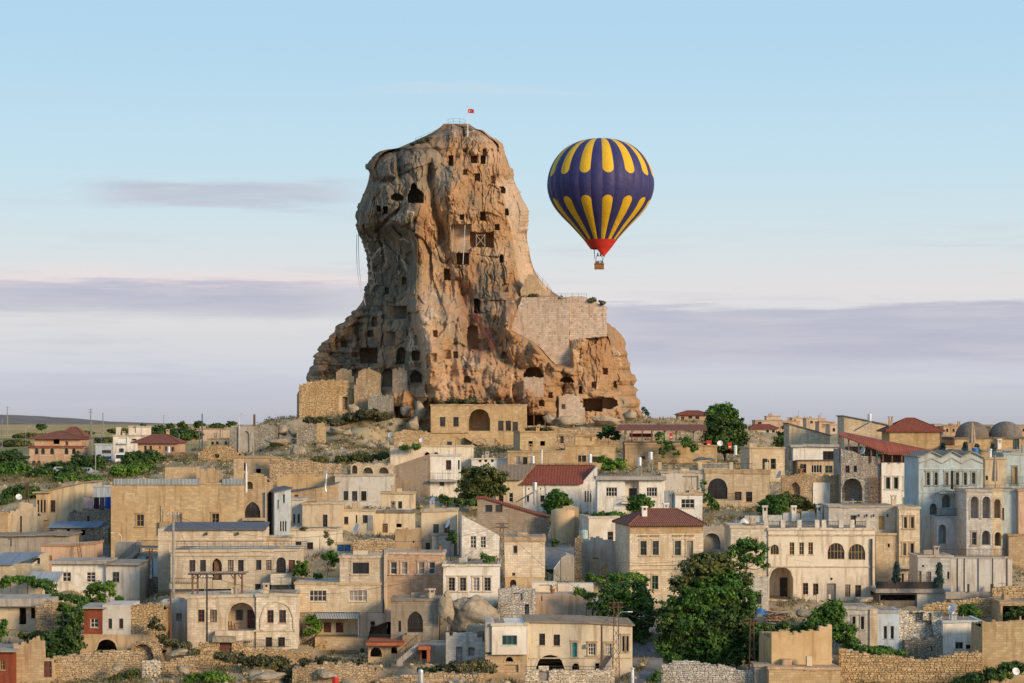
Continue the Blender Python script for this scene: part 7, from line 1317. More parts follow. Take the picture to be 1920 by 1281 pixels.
# profile: radius in photo px against height px above the mouth band
pr = np.array([(0, 21.5), (11, 29.5), (25, 42), (40, 55.5), (56, 71.5), (71, 84), (81, 90), (91, 94.5), (105, 98.3), (118, 99), (133, 97), (150, 91.5), (165, 83), (178, 72), (188, 59), (196, 42), (200, 25), (202, 8), (202.3, 1.0)], float); tt_ = np.linspace(0, 1, 64)
sp_ = np.cumsum(np.r_[0, np.hypot(np.diff(pr[:, 0]), np.diff(pr[:, 1]))]); sp_ /= sp_[-1]; hz = np.interp(tt_, sp_, pr[:, 0]); rad = np.interp(tt_, sp_, pr[:, 1])
for _ in range(3): hz[1:-1] = (hz[:-2]+2*hz[1:-1]+hz[2:])/4; rad[1:-1] = (rad[:-2]+2*rad[1:-1]+rad[2:])/4
arc = np.r_[0, np.cumsum(np.hypot(np.diff(hz), np.diff(rad)))]; NG = 28
e_up = np.interp(127, hz, arc); e_lo = np.interp(87, hz, arc)
for g in range(NG):
    yellow = g % 2 == 0; na = 8; v = []; ua = []; ub = []; a0 = RAD(-90+6)+2*math.pi*(g-.5)/NG
    for j in range(64):
        hw = math.pi/NG*rad[j]
        for i in range(na+1):
            q = i/na; r = (rad[j]*(1+.020*math.sin(math.pi*q)))*kb; a = a0+2*math.pi*q/NG; v.append((r*math.cos(a), r*math.sin(a), hz[j]*kb)); u = 2*q-1
            wu = math.pi/NG*np.interp(127, hz, rad); wl = math.pi/NG*np.interp(87, hz, rad); ua.append((u, ((e_up+wu)-arc[j])/wu)); ub.append((u, (arc[j]-(e_lo-wl))/wl))
    f = np.array([(j*(na+1)+i, j*(na+1)+i+1, (j+1)*(na+1)+i+1, (j+1)*(na+1)+i) for j in range(63) for i in range(na)]); o = npmesh('gore', np.array(v), f, mG if yellow else mB, bal, smooth=True)
    if yellow:
        vi = f.ravel()
        for nm, arr in (('upper', ua), ('lower', ub)): o.data.uv_layers.new(name=nm).data.foreach_set('uv', np.array(arr, np.float32)[vi].ravel())
def ring(r0, z0, r1, z1, a0=0, a1=360, n=56, sc=None):
    mb = MB()
    for i in range(n):
        p, q = RAD(a0+(a1-a0)*i/n), RAD(a0+(a1-a0)*(i+1)/n); mb.face([(r*kb*math.cos(a), r*kb*math.sin(a), z*kb) for r, z, a in ((r0, z0, p), (r0, z0, q), (r1, z1, q), (r1, z1, p))])
    return mb
ring(18.6, -5, 22.6, 0).build('skirt', RED, bal, smooth=True); ring(22.6, 0, 30.9, 11.5).build('mouth_band', RED, bal, smooth=True)
mb = MB(); n = 14                                                  # wind scoop: a red cloth triangle hanging from the right half of the mouth
for i in range(n):
    for s in (0,):
        a, c = RAD(-118+130*i/n), RAD(-118+130*(i+1)/n); tipv = (5.2*kb, -9*kb, -21*kb); A = (18.8*kb*math.cos(a), 18.8*kb*math.sin(a), -5*kb); B_ = (18.8*kb*math.cos(c), 18.8*kb*math.sin(c), -5*kb); mb.face((A, B_, tipv)); mb.face(((A[0]*.99, A[1]*.99, A[2]), (B_[0]*.99, B_[1]*.99, B_[2]), (tipv[0], tipv[1]+.05, tipv[2]))[::-1])
mb.build('scoop', RED, bal)
bz = -43*kb; bw, bd, bh = 8.6*kb, 6*kb, 9.5*kb; bx = -2.5*kb
mb = MB()
for sx in (-1, 1):
    for sy in (-1, 1):
        for d in (0, .35): mb.tube(((bx+sx*bw*.92, sy*bd*.92, bz+bh+1.1), (sx*(15+d)*kb*.8, sy*15*kb*.8, -5*kb)), .035, 4)
mb.build('cable', IRON, bal)
mb = MB()
for i in range(8):
    z0, z1 = bz+bh*i/8, bz+bh*(i+1)/8-.03; mb.box(bx-bw-.02*(i % 2), bx+bw+.02*(i % 2), -bd-.02*(i % 2), bd+.02*(i % 2), z0, z0+.05) if i == 0 else None
    for (xa, xb, ya, yb) in ((-bw, bw, -bd-.03*(i % 2), -bd+.08), (-bw, bw, bd-.08, bd+.03*(i % 2)), (-bw-.03*(i % 2), -bw+.08, -bd+.08, bd-.08), (bw-.08, bw+.03*(i % 2), -bd+.08, bd-.08)): mb.box(bx+xa, bx+xb, ya, yb, z0, z1)
bk = mb.build('basket', plain('wicker', (.36, .17, .065), .85, .15, .45, scale=6), bal); mb = MB()
for sy in (-1, 1): mb.tube(((bx-bw, sy*bd, bz+bh), (bx+bw, sy*bd, bz+bh)), .12, 6)
for sx in (-1, 1): mb.tube(((bx+sx*bw, -bd, bz+bh), (bx+sx*bw, bd, bz+bh)), .12, 6)
mb.build('rim', plain('leather', (.10, .05, .03)), bk); mb = MB()
for sx in (-1, 1):
    for sy in (-1, 1): mb.tube(((bx+sx*bw*.9, sy*bd*.9, bz+bh), (bx+sx*bw*.55, sy*bd*.5, bz+bh+1.9)), .05, 5)
mb.box(bx-bw*.6, bx+bw*.6, -bd*.55, bd*.55, bz+bh+1.9, bz+bh+1.98)
for sx in (-.3, .3): mb.lathe([(.14, 0), (.18, .2), (.10, .45), (.2, .7)], 10, (bx+sx*bw, 0, bz+bh+1.98))
mb.build('burner', IRON, bal)
def person(label, loc, rz, top, legs, hair, arm):
    bm = bpy.data.meshes.new('person'); J = [(0, 0, .95), (0, 0, 1.15), (0, 0, 1.40), (0, 0, 1.52), (0, -.02, 1.62), (0, -.02, 1.74), (.20, 0, 1.40), (.26, -.05, 1.14), (.24, -.30 if arm else -.12, 1.05 if arm else .90), (-.20, 0, 1.40), (-.26, -.05, 1.14), (-.24, -.30 if arm else -.12, 1.05 if arm else .90), (.10, 0, .88), (.11, -.02, .48), (.11, 0, .06), (.11, -.14, .03), (-.10, 0, .88), (-.11, -.02, .48), (-.11, 0, .06), (-.11, -.14, .03)]
    E = [(0, 1), (1, 2), (2, 3), (3, 4), (4, 5), (2, 6), (6, 7), (7, 8), (2, 9), (9, 10), (10, 11), (0, 12), (12, 13), (13, 14), (14, 15), (0, 16), (16, 17), (17, 18), (18, 19)]; rd = [.15, .14, .16, .055, .09, .085, .075, .055, .04, .075, .055, .04, .09, .065, .05, .04, .09, .065, .05, .04]
    bm.from_pydata(J, E, []); o = bpy.data.objects.new('person', bm); COL.objects.link(o); o.location = loc; o.rotation_euler = (0, 0, rz); md = o.modifiers.new('Skin', 'SKIN'); sv = bm.skin_vertices[0].data if bm.skin_vertices else None
    if sv is None:
        b2 = bmesh.new(); b2.from_mesh(bm); b2.verts.layers.skin.verify(); b2.to_mesh(bm); b2.free(); sv = bm.skin_vertices[0].data
    for i, r in enumerate(rd): sv[i].radius = (r, r*.8 if i < 3 else r); sv[i].use_root = i == 0
    ss = o.modifiers.new('Subdivision', 'SUBSURF'); ss.levels = 1; ss.render_levels = 1
    m, t, bb = newmat('clothes_of_person', .85, .1); z = nd(t, 'ShaderNodeSeparateXYZ', {0: nd(t, 'ShaderNodeTexCoord').outputs['Object']}).outputs[2]
    c = mixc(t, mth(t, 'GREATER_THAN', z, .93), legs, top); c = mixc(t, mth(t, 'GREATER_THAN', z, 1.47), c, (.45, .26, .17)); c = mixc(t, mth(t, 'GREATER_THAN', z, 1.69), c, hair); t.links.new(c, bb.inputs['Base Color']); bm.materials.append(m)
    return tag(o, label, 'person', 'people riding in the balloon basket')
zf = bz+.42
for i, (x, y, c, lab) in enumerate(((-.72, -.3, (.35, .03, .03), 'person in a red jacket at the left of the balloon basket'), (-.25, .15, (.03, .03, .035), 'person in black standing under the burner in the balloon basket'), (.2, -.4, (.5, .5, .5), 'person in a pale top in the middle front of the balloon basket'), (.62, -.1, (.05, .06, .12), 'person in navy at the right of the balloon basket'), (.35, .35, (.04, .03, .03), 'person in a dark coat at the back right of the balloon basket'))):
    person(lab, bc+Vector((bx+x, y, zf)), R.uniform(-1, 1), c, (.04, .045, .07), (.03, .02, .015), i % 2)
# ------------------------------------------------------------------ poles, masts, lamps
def post(label, px, top, base, Y, r=.11, name='utility_pole', cat='utility pole', arms=1, mat=None, group='wooden and steel poles'):
    o = thing(name, label, cat, P(px, base, Y), 0, group); k = Y/FP; hh = (base-top)*k; mb = MB(); mb.tube(((0, 0, -3), (0, 0, hh)), r, 6, r2=r*.75); mb.build('pole', mat or POLE, o)
    for i in range(arms): z = hh-.35-.75*i; ab = MB(); ab.box(-.75, .75, -.05, .05, z-.05, z+.05); a = ab.build('crossarm', mat or POLE, o); ib = MB(); [ib.lathe([(.04, 0), (.06, .1), (.02, .2)], 6, (x, 0, z+.05)) for x in (-.65, -.3, .3, .65)]; ib.build('insulator', WPLAST, a)
    return o
for px, tp, bs, Y, ar, lab in ((14, 762, 796, 700, 1, 'tall pole with a crossarm at the far left skyline'), (4, 786, 830, 600, 0, 'plain pole at the far left edge'), (170, 766, 828, 600, 2, 'tallest double-armed pole left of the white cubic house'), (193, 774, 830, 640, 0, 'thin tall pole just left of the white cubic house'), (179, 846, 905, 395, 0, 'yellowish wooden pole above the slit window house'), (190, 818, 864, 470, 1, 'pole before the white cubic house'), (307, 778, 808, 900, 1, 'thin pole on the skyline behind the bungalow'), (379, 776, 842, 520, 0, 'tall thin pole right of the bungalow'), (374, 803, 845, 500, 0, 'short pole right of the bungalow'), (336, 812, 832, 560, 0, 'short pole over the bungalow wall'), (413, 803, 830, 560, 0, 'pole in front of the yellow cottage'), (172, 790, 850, 520, 0, 'slender pole by the road to the white van')):
    post(lab, px, tp, bs, Y, .13 if Y < 500 else .17, arms=ar)
post('steel flue post standing on top of the arched ruin', 477, 777, 796, 432, .28, 'chimney_pipe', 'pipe', 0, RUST, None); post('thick grey concrete pole in front of the long hotel and big sandy house', 325, 960, 1105, 262, .19, arms=1); post('tall brown timber pole in front of the long cream house with the big arch', 1128, 1172, 1276, 236, .14, arms=0, mat=WOOD); post('dark iron pole standing by the carved gate', 388, 1078, 1200, 246, .12, arms=1, mat=IRON); post('black pole with short crossarms rising from the biggest tree', 1290, 1046, 1130, 258, .13, arms=3, mat=IRON)
post('thin dark pole beside the shuttered stone house', 1441, 862, 912, 360, .12, arms=0, mat=IRON); post('brown timber pole behind the hut with the black door grille', 320, 1110, 1185, 250, .12, arms=0, mat=WOOD)
def mast(label, px, top, base, Y, w0=.5, w1=.26):
    o = thing('lattice_mast', label, 'lattice mast', P(px, base, Y), 0, 'rusty lattice masts'); hh = (base-top)*Y/FP; mb = MB(); n = max(6, int(hh/.9)); lg = [(-1, -1), (1, -1), (1, 1), (-1, 1)]; wd = lambda z: w0+(w1-w0)*z/hh
    for a, b in lg: mb.tube(((a*w0, b*w0, -2), (a*w1, b*w1, hh)), .045, 4)
    for i in range(n):
        z0, z1 = hh*i/n, hh*(i+1)/n
        for k in range(4): p, q = lg[k], lg[(k+1) % 4]; mb.tube(((p[0]*wd(z0), p[1]*wd(z0), z0), (q[0]*wd(z1), q[1]*wd(z1), z1)), .028, 3) if (i+k) % 2 else mb.tube(((q[0]*wd(z0), q[1]*wd(z0), z0), (p[0]*wd(z1), p[1]*wd(z1), z1)), .028, 3)
    mb.build('tower', RUST, o); mb = MB()
    for z in (hh*.985, hh*.93): mb.box(-.8, .8, -.05, .05, z-.05, z+.05)
    mb.build('crossarm', RUST, o); return o
mast('rusty lattice mast between the plaster house and the blank cream house', 941, 980, 1108, 263, .42, .2); mast('rusty lattice mast in front of the long white house, left of the lower lane', 1155, 1128, 1280, 235, .42, .22); mast('rusty lattice mast at the right side of the biggest tree', 1410, 1160, 1272, 237, .40, .18); mast('rusty lattice mast beside the stairway of the blue-washed house', 283, 1028, 1122, 272, .32, .18); mast('dark lattice mast left of the slit window house', 51, 905, 1004, 322, .3, .18)
def lamp(label, px, top, base, Y, arm=1.2, mat=None):
    o = thing('street_lamp', label, 'street lamp', P(px, base, Y), 0, 'street lamps'); hh = (base-top)*Y/FP; mb = MB(); mb.tube(((0, 0, -2), (0, 0, hh*.9), (arm*.35, 0, hh), (arm, 0, hh+.05)), .04, 6); mb.build('pole', mat or STEEL, o); lb = MB(); lb.box(min(arm, arm*1.45), max(arm, arm*1.45), -.08, .08, hh, hh+.1); lb.build('lamp_head', WPLAST, o)
lamp('street lamp before the left end of the big sandy house', 228, 1000, 1060, 293, -1.0); lamp('street lamp on the skyline left of the arched ruin', 449, 776, 845, 428, .8); lamp('street lamp on the skyline right of the round-crowned tree', 1401, 784, 870, 405, -1.2); lamp('street lamp by the white front of the grey gable house', 856, 860, 905, 345, -1.0); lamp('white street lamp on the rail above the mulberry', 1157, 1148, 1215, 238, 1.2); lamp('small lamp post on the left plain below the villa hill', 48, 800, 826, 620, .9); lamp('lamp leaning over the lane by the red roofed house', 1110, 921, 985, 312, -1.0)
def wire(label, pts, sag=.8):
    mb = MB(); L = []
    for a, b in zip(pts[:-1], pts[1:]):
        a, b = P(*a), P(*b)
        for t in np.linspace(0, 1, 9)[:-1]: L.append(a.lerp(b, t)-Vector((0, 0, sag*4*t*(1-t))))
    L.append(P(*pts[-1])); mb.tube(L, .022, 3, cap=False); tag(mb.build('power_line', IRON), label, 'power line', 'overhead wires')
wire('wire from the thick concrete pole to the pole by the carved gate', [(325, 966, 262), (388, 1080, 246)]); wire('wire from the concrete pole over the roofs to the middle mast', [(325, 966, 262), (640, 1000, 270), (941, 985, 263)], 1.5); wire('wire between the middle mast and the pole in the biggest tree', [(941, 985, 263), (1290, 1050, 258)], 2); wire('wire between the mast by the lane and the mast right of the biggest tree', [(1155, 1132, 235), (1410, 1164, 237)], 1.2); wire('wire from the mast right of the biggest tree to the lower right roofs', [(1410, 1164, 237), (1582, 1140, 252)], .8); wire('lower wire between the lane mast and the mast right of the biggest tree', [(1155, 1140, 235), (1410, 1174, 237)], 1.6); wire('wire from the lane mast to the timber pole', [(1155, 1132, 235), (1128, 1174, 236)], .2); wire('wire from the middle mast down to the lane mast', [(941, 985, 263), (1155, 1132, 235)], 1.5); wire('wire from the gate pole to the timber pole across the lower houses', [(388, 1080, 246), (720, 1100, 250), (941, 990, 263)], 1.4)
# ------------------------------------------------------------------ pergola, chairs, washing, tanks, dishes
o = thing('wooden_pergola', 'weathered log pergola on the terrace below the long hotel', 'pergola', P(407, 1117, 251)); k = 251/FP; mb = MB()
for x in (-46, -37, 33, 47): pb = MB(); pb.tube(((x*k, 0 if abs(x) > 40 else .3, 0), (x*k, 0 if abs(x) > 40 else .3, 40*k)), .12, 6); pb.tube(((x*k, 0, 30*k), ((x+(7 if x < 0 else -7))*k, 0, 39*k)), .07, 5); pb.build('post', WOOD, o)
mb.tube(((-54*k, 0, 40.5*k), (54*k, 0, 41.5*k)), .12, 6); mb.tube(((-54*k, 2.4, 40.5*k), (54*k, 2.4, 41.5*k)), .12, 6); mb.build('beam', WOOD, o)
for i in range(30): x = (-53+106*i/29)*k; rb = MB(); rb.tube(((x+R.uniform(-.05, .05), -.5, 41.6*k+R.uniform(0, .1)), (x+R.uniform(-.1, .1), 2.9, 42*k)), .05, 4); rb.build('rafter', POLE, o)
def chair(label, px, py, Y, rz):
    o = thing('terrace_chair', label, 'chair', P(px, py, Y), rz, 'chairs on the arched porch'); mb = MB(); mb.box(-.24, .24, -.24, .24, .42, .46); mb.build('seat', WOOD, o); mb = MB(); mb.box(-.24, .24, .2, .25, .55, 1.0); mb.build('backrest', WOOD, o)
    for x in (-.21, .21):
        for y in (-.21, .21): lb = MB(); lb.box(x-.025, x+.025, y-.025, y+.025, 0, .42 if y < 0 else .6); lb.build('leg', WOOD, o)
hy = 249.4; chair('wooden chair at the left of the arched porch table', 431, 1181, hy, 1.2); chair('wooden chair nearer the door of the arched porch', 437, 1181, hy+.6, 1.9)
o = thing('porch_table', 'small wooden table beside the chairs in the arched porch', 'table', P(445.5, 1181, hy+.2)); mb = MB(); mb.box(-.45, .45, -.3, .3, .68, .73); mb.build('tabletop', WOOD, o)
for x in (-.38, .38):
    for y in (-.24, .24): lb = MB(); lb.box(x-.03, x+.03, y-.03, y+.03, 0, .68); lb.build('leg', WOOD, o)
o = thing('washing_line', 'sagging rope of the washing line in front of the whitewashed shed', 'washing line', P(183, 932, 313.5)); k = 313.5/FP; mb = MB(); mb.tube([((x-26)*k, 0, (1.5-6*math.sin(math.pi*x/52))*k*.3) for x in range(0, 53, 4)], .03, 4); mb.build('rope', IRON, o)
for i, (x0, x1, y1, c, lab) in enumerate(((157, 175, 953, (.50, .36, .33), 'big pale pink sheet on the washing line'), (176, 186, 954, (.055, .025, .04), 'dark plum cloth on the washing line'), (187, 196, 956, (.11, .10, .095), 'grey-brown cloth on the washing line'), (197, 209, 953, (.02, .08, .36), 'bright blue cloth on the washing line'))):
    v = []; f = []; nx, nz = 10, 6; w = (x1-x0)*k; hh = (y1-932)*k
    for a in range(nx+1):
        for b_ in range(nz+1): v.append((w*a/nx, .10*math.sin(a*1.3)*(b_/nz), -hh*b_/nz))
    for a in range(nx):
        for b_ in range(nz): q = a*(nz+1)+b_; f.append((q, q+1, q+nz+2, q+nz+1))
    c_ = npmesh('laundry_sheet', np.array(v), np.array(f), plain('laundry_cloth_%s' % 'pqrs'[i], c, .9, .1, .1), smooth=True); c_.location = P(x0, 932.5, 313.5); tag(c_, lab, 'laundry', 'washing on the line')
o = thing('wooden_ladder', 'rough wooden ladder leaning on the peach house', 'ladder', P(150, 1056, 286.2)); k = 286.2/FP; mb = MB(); mb.tube(((0, -.3, 0), (-9*k, .9, 37*k)), .05, 5); mb.tube(((6*k, -.3, 0), (-4*k, .9, 37*k)), .05, 5); mb.build('rail', WOOD, o)
for i in range(8): t_ = (i+.7)/8.5; rb = MB(); rb.tube(((-9*k*t_, -.3+1.2*t_, 37*k*t_), (6*k-10*k*t_, -.3+1.2*t_, 37*k*t_)), .035, 4); rb.build('rung', WOOD, o)
def dish(label, px, py, Y, r=.5, az=-60, mat=None):
    o = thing('satellite_dish', label, 'satellite dish', P(px, py, Y), RAD(az), 'satellite dishes'); mb = MB(); pr_ = [(r*q, .22*r*q*q*2) for q in (0.02, .3, .55, .8, 1)]; mb.lathe(pr_, 16); mb.lathe([(a, b+.02) for a, b in pr_[::-1]], 16); d = mb.build('reflector', mat or WPLAST, o, smooth=True); d.rotation_euler = (RAD(65), 0, 0); d.location = (0, 0, .75); mb = MB(); mb.tube(((0, .05, -.3), (0, .05, .75)), .035, 5); mb.tube(((0, 0, .55), (0, -.55*r/.5, .95)), .015, 4); mb.build('mount', STEEL, o)
for px, py, Y, r, az, lab, mt in ((843, 994, 288, .62, -70, 'satellite dish edge-on beside the window of the cream upper house', None), (791, 833, 427, .5, -20, 'white satellite dish on the rubble wall left of the upper mansion', None), (1350, 840, 395, .55, 0, 'white satellite dish under the round-crowned tree', None), (1463, 900, 352, .75, -80, 'bluish satellite dish edge-on left of the vaulted ruin', MATS.get('u') or FRM['w']), (1789, 1155, 250.5, .7, -70, 'bluish satellite dish on the roof behind the white cube', None), (1781, 1157, 250.5, .5, 40, 'smaller white satellite dish turned away on the white cube roof', None), (1904, 1273, 230, .42, 10, 'round white satellite dish at the bottom right corner', None), (1620, 856, 336, .8, -75, 'pale satellite dish leaning under the broad red roof', None), (35, 942, 330, .5, 20, 'white satellite dish left of the slit window house', None), (642, 923, 344, .62, 20, 'rust-brown satellite dish on the courtyard house', RUST), (671, 1002, 300, .7, -60, 'small white satellite dish above the brown block house', None), (813, 950, 291, .5, -50, 'white satellite dish at the left edge of the cream upper house roof', None), (840, 1178, 244.5, .55, 60, 'dark-backed satellite dish on the tuff shelf above the stone hut', IRON), (733, 824, 386, .5, -40, 'shiny floodlight dish at the left end of the pale long house', None)):
    dish(lab, px, py, Y, r, az, mt)
def solar(label, px, py, Y, s=1.0, flip=1):
    o = thing('solar_heater', label, 'solar heater', P(px, py, Y), 0, 'solar water heaters'); mb = MB(); q = [(-2.1*s*flip, -.6, .25), (0, -.6, 1.45*s), (0, .6, 1.45*s), (-2.1*s*flip, .6, .25)]; mb.face(q); mb.face([(a, b, c-.1) for a, b, c in q[::-1]])
    for i in range(4): a, b = q[i], q[(i+1) % 4]; mb.face(((a[0], a[1], a[2]-.1), (b[0], b[1], b[2]-.1), b, a))
    mb.build('collector', plain('solar_glass', (.03, .035, .05), .2, .5), o); mb = MB(); mb.lathe([(.01, 0), (.36, 0), (.38, .1), (.38, 1.15), (.34, 1.28), (.01, 1.34)], 14, (.25*flip, 0, 1.55*s)); mb.build('tank', STEEL, o, smooth=False); mb = MB()
    for x in (0, .5*flip):
        for y in (-.4, .4): mb.tube(((x, y, 0), (x, y, 1.6*s)), .03, 4)
    for y in (-.4, .4): mb.tube(((x, y, 1.5*s), (-2*s*flip, y, .2)), .03, 4)
    mb.build('stand', STEEL, o)
solar('solar heater with a patterned tank on the white villa roof', 1196, 894, 334, 1.1); solar('solar heater with a blue-white tank standing behind the white villa', 1217, 884, 345, 1.2); solar('tilted solar panel rack in front of the bright red roofed house', 1000, 944, 336, 1.3); solar('solar heater with a blue-topped tank behind the broad red roof', 1628, 810, 375, 1.2); solar('slanted solar heater by the peach bungalow wall', 314, 872, 438, 1.6)
def tank(label, px, py, Y, r=.4, h=1.4, mat=None):
    o = thing('water_tank', label, 'water tank', P(px, py, Y), 0, 'small roof tanks'); mb = MB(); mb.lathe([(.01, 0), (r, 0), (r, h*.9), (r*.9, h), (.01, h*1.02)], 14); mb.build('tank', mat or STEEL, o); mb = MB(); mb.lathe([(r*.5, h), (r*.5, h*1.06), (.01, h*1.08)], 10); mb.build('lid', STEEL, o)
MINT = plain('mint_plastic', (.36, .48, .45), .5); tank('mint plastic water bin in the lane', 1095, 1010, 296, .55, 1.15, MINT); tank('silver tank on the flat tan house above the red roof', 999, 869, 378, .42, 1.3); tank('silver and pink tank before the orange-tan house', 1106, 868, 376, .42, 1.5); tank('white cylinder under the round-crowned tree', 1379, 853, 392, .3, 1.7, WPLAST); tank('silver pipe barrel at the bottom edge left of the long cream house', 789, 1286, 231, .3, 1.7); tank('red topped barrel at the bottom edge', 629, 1283, 231, .32, .8, RED); tank('blue roof tank on the smooth red chimney side at the right', 1829, 852, 362, .5, 1.1, FRM['u'])
o = thing('stove_pipe', 'shiny twisted steel stove pipe on the long sloping roof', 'stove pipe', P(611, 909, 320), 0, 'metal stove pipes'); mb = MB(); mb.tube(((0, 0, -1), (0, 0, .9), (.08, 0, 1.7)), .2, 8); mb.tube(((-.2, 0, 1.75), (.3, 0, 1.9)), .22, 8); mb.build('pipe', STEEL, o)
for x, y0, y1, Y, r, lab in ((462, 872, 917, 300, .13, 'thin white stove pipe beside the small arch of the big sandy house'), (1016, 845, 872, 377, .13, 'thin white stove pipe on the flat tan house'), (1857, 845, 876, 300, .18, 'fat white flue beside the folded parasol at the right'), (1186, 1256, 1284, 231, .16, 'white elbow flue at the bottom of the lower lane')):
    o = thing('stove_pipe', lab, 'stove pipe', P(x, y1, Y), 0, 'metal stove pipes'); mb = MB(); hh = (y1-y0)*Y/FP; mb.tube(((0, 0, -.5), (0, 0, hh)), r, 8); mb.build('pipe', WPLAST, o); mb = MB(); mb.lathe([(r*1.5, 0), (r*1.5, .12), (.01, .3)], 8, (0, 0, hh+.05)); mb.build('cowl', STEEL, o)
def parasol(label, px, top, base, Y, w):
    o = thing('folded_parasol', label, 'parasol', P(px, base, Y), 0, 'folded parasols'); k = Y/FP; hh = (base-top)*k; mb = MB(); mb.tube(((0, 0, -.3), (0, 0, hh)), .05, 6); mb.build('pole', WOOD, o); mb = MB(); i0 = 0; prf = [(.05, hh*.99), (w*.35, hh*.8), (w*.5, hh*.5), (w*.62, hh*.2)]
    for a, (r, z) in enumerate(prf):
        for b_ in range(16): tt = 2*math.pi*b_/16; rr = r*(1 if b_ % 2 else .62); mb.v.append((rr*math.cos(tt), rr*math.sin(tt), z))
    for a in range(3):
        for b_ in range(16): mb.f.append((a*16+b_, a*16+(b_+1) % 16, (a+1)*16+(b_+1) % 16, (a+1)*16+b_)); mb.m.append(0)
    mb.build('canopy', plain('beige_canvas', (.42, .33, .24), .9, .1, .2), o)
parasol('folded beige parasol standing before the first dome', 1823, 790, 842, 362, 1.0); parasol('folded beige parasol beside the cream annex at the right', 1866, 852, 915, 286, .75)
o = thing('maroon_awning', 'dark maroon rounded awning beside the white storey of the inn', 'awning', P(1716, 944, 331)); mb = MB()
for i in range(8): a, b_ = i*math.pi/16, (i+1)*math.pi/16; mb.face([(-.0+1.0*x, -1.2*math.sin(t_), 1.3*math.cos(t_)) for x, t_ in ((-.6, a), (.6, a), (.6, b_), (-.6, b_))])
mb.build('cloth', plain('maroon_cloth', (.14, .02, .035)), o)
o = thing('white_tarpaulin', 'white tarpaulin roof sagging on thin posts beside the rubble mound house', 'tarpaulin', P(388, 869, 408)); k = 408/FP; v = []; f = []
for i in range(13):
    for j in range(5): v.append(((-28+56*i/12)*k, j*1.0-2, (7-5*abs(i/12-.4)+R.uniform(-.6, .6))*k-.12*j))
for i in range(12):
    for j in range(4): q = i*5+j; f.append((q, q+1, q+6, q+5))
npmesh('sheet', np.array(v), np.array(f), FRM['w'], o, smooth=True)
for x in (-22, -5, 20): mb = MB(); mb.tube(((x*k, -1.8, -1), (x*k, -1.8, 5*k)), .05, 5); mb.build('post', WOOD, o)
def tarp(name, label, px, py, w, h, Y, c, seed, cat='tarpaulin'):
    k = Y/FP; n = 12; rs = np.random.RandomState(seed); a = np.linspace(-1, 1, n); A, B_ = np.meshgrid(a, a); z = h*k*(1-(A**2+B_**2)*.5)*(.6+.8*vnoise(A*2+seed, B_*2, A*0, seed)); i = (np.arange(n-1)[:, None]*n+np.arange(n-1)[None]).ravel()
    o = npmesh(name, np.stack([A.ravel()*w*k/2, B_.ravel()*w*k*.35, z.ravel()], 1), np.stack([i, i+1, i+n+1, i+n], 1), c); o.location = P(px, py, Y); tag(o, label, cat, 'covered heaps')
BLUET = plain('blue_tarp', (.04, .16, .42), .5, .3, .3); tarp('blue_tarpaulin', 'crumpled bright blue tarpaulin right of the biggest tree', 1427, 1156, 24, 14, 255, BLUET, 1); tarp('white_tarpaulin', 'white plastic sheet in a heap on the flat roof left of the cream balustrade', 1395, 985, 20, 10, 280, FRM['w'], 2); tarp('blue_tarpaulin', 'folded dark blue sheet on the flat roof left of the cream balustrade', 1420, 986, 22, 6, 280, BLUET, 3); tarp('black_sheet', 'dark plastic sheeting on the roof above the glazed arch house', 1320, 866, 40, 8, 352, SLATE, 4)
o = thing('timber_pile', 'heap of old reddish planks and beams beside the blue tarpaulin', 'timber pile', P(1458, 1172, 255)); k = 255/FP
for i in range(26): mb = MB(); x, z = R.uniform(-14, 12)*k, R.uniform(0, 26)*k; a = R.uniform(-.5, .25); l = R.uniform(.6, 1.4); mb.tube(((x-l*math.cos(a), R.uniform(-1, 1), z-l*math.sin(a)), (x+l*math.cos(a), R.uniform(-1, 1), z+l*math.sin(a))), .08, 4); mb.build('plank', (plain('red_old_timber', (.28, .13, .07)), WOOD, POLE)[i % 3], o)
def pot(label, px, py, Y, c, s=1.0):
    o = thing('flower_pot', label, 'flower pot', P(px, py, Y), 0, 'pots on roofs and ledges'); mb = MB(); mb.lathe([(.01, 0), (.14*s, 0), (.22*s, .38*s), (.25*s, .38*s), (.25*s, .46*s), (.01, .44*s)], 10); mb.build('pot', c, o); rs = np.random.RandomState(int(px)); p = rs.normal(0, .18*s, (60, 3))+np.array([0, 0, .65*s]); v, f = leaves(p, rs.normal(0, 1, p.shape), np.full(60, .16), rs); npmesh('plant', v, f, LEAF['m'], o)
mB.node_tree.links.new(nd(mB.node_tree, 'ShaderNodeBump', {'Height': noise(mB.node_tree, nd(mB.node_tree, 'ShaderNodeTexCoord').outputs['Object'], .7, 4, .6), 'Strength': .5, 'Distance': .35}).outputs[0], mB.node_tree.nodes['Principled BSDF'].inputs['Normal'])
TERRA = plain('terracotta', (.36, .13, .06)); pot('terracotta jar on the roof wall of the blank tan house', 1036, 1114, 258, TERRA, 1.3); pot('terracotta pot at the edge of the blank tan house roof', 1101, 1166, 247, TERRA, 1.1); pot('pink pot on the roof of the grey annex', 824, 1032, 285, TERRA, 1.2); pot('orange jar in the window strip of the grey tin house', 1501, 887, 371, TERRA, 1.6); pot('white flower pot on the roof ledge of the blank tan house', 1083, 1116, 257.5, WPLAST, 1.2)
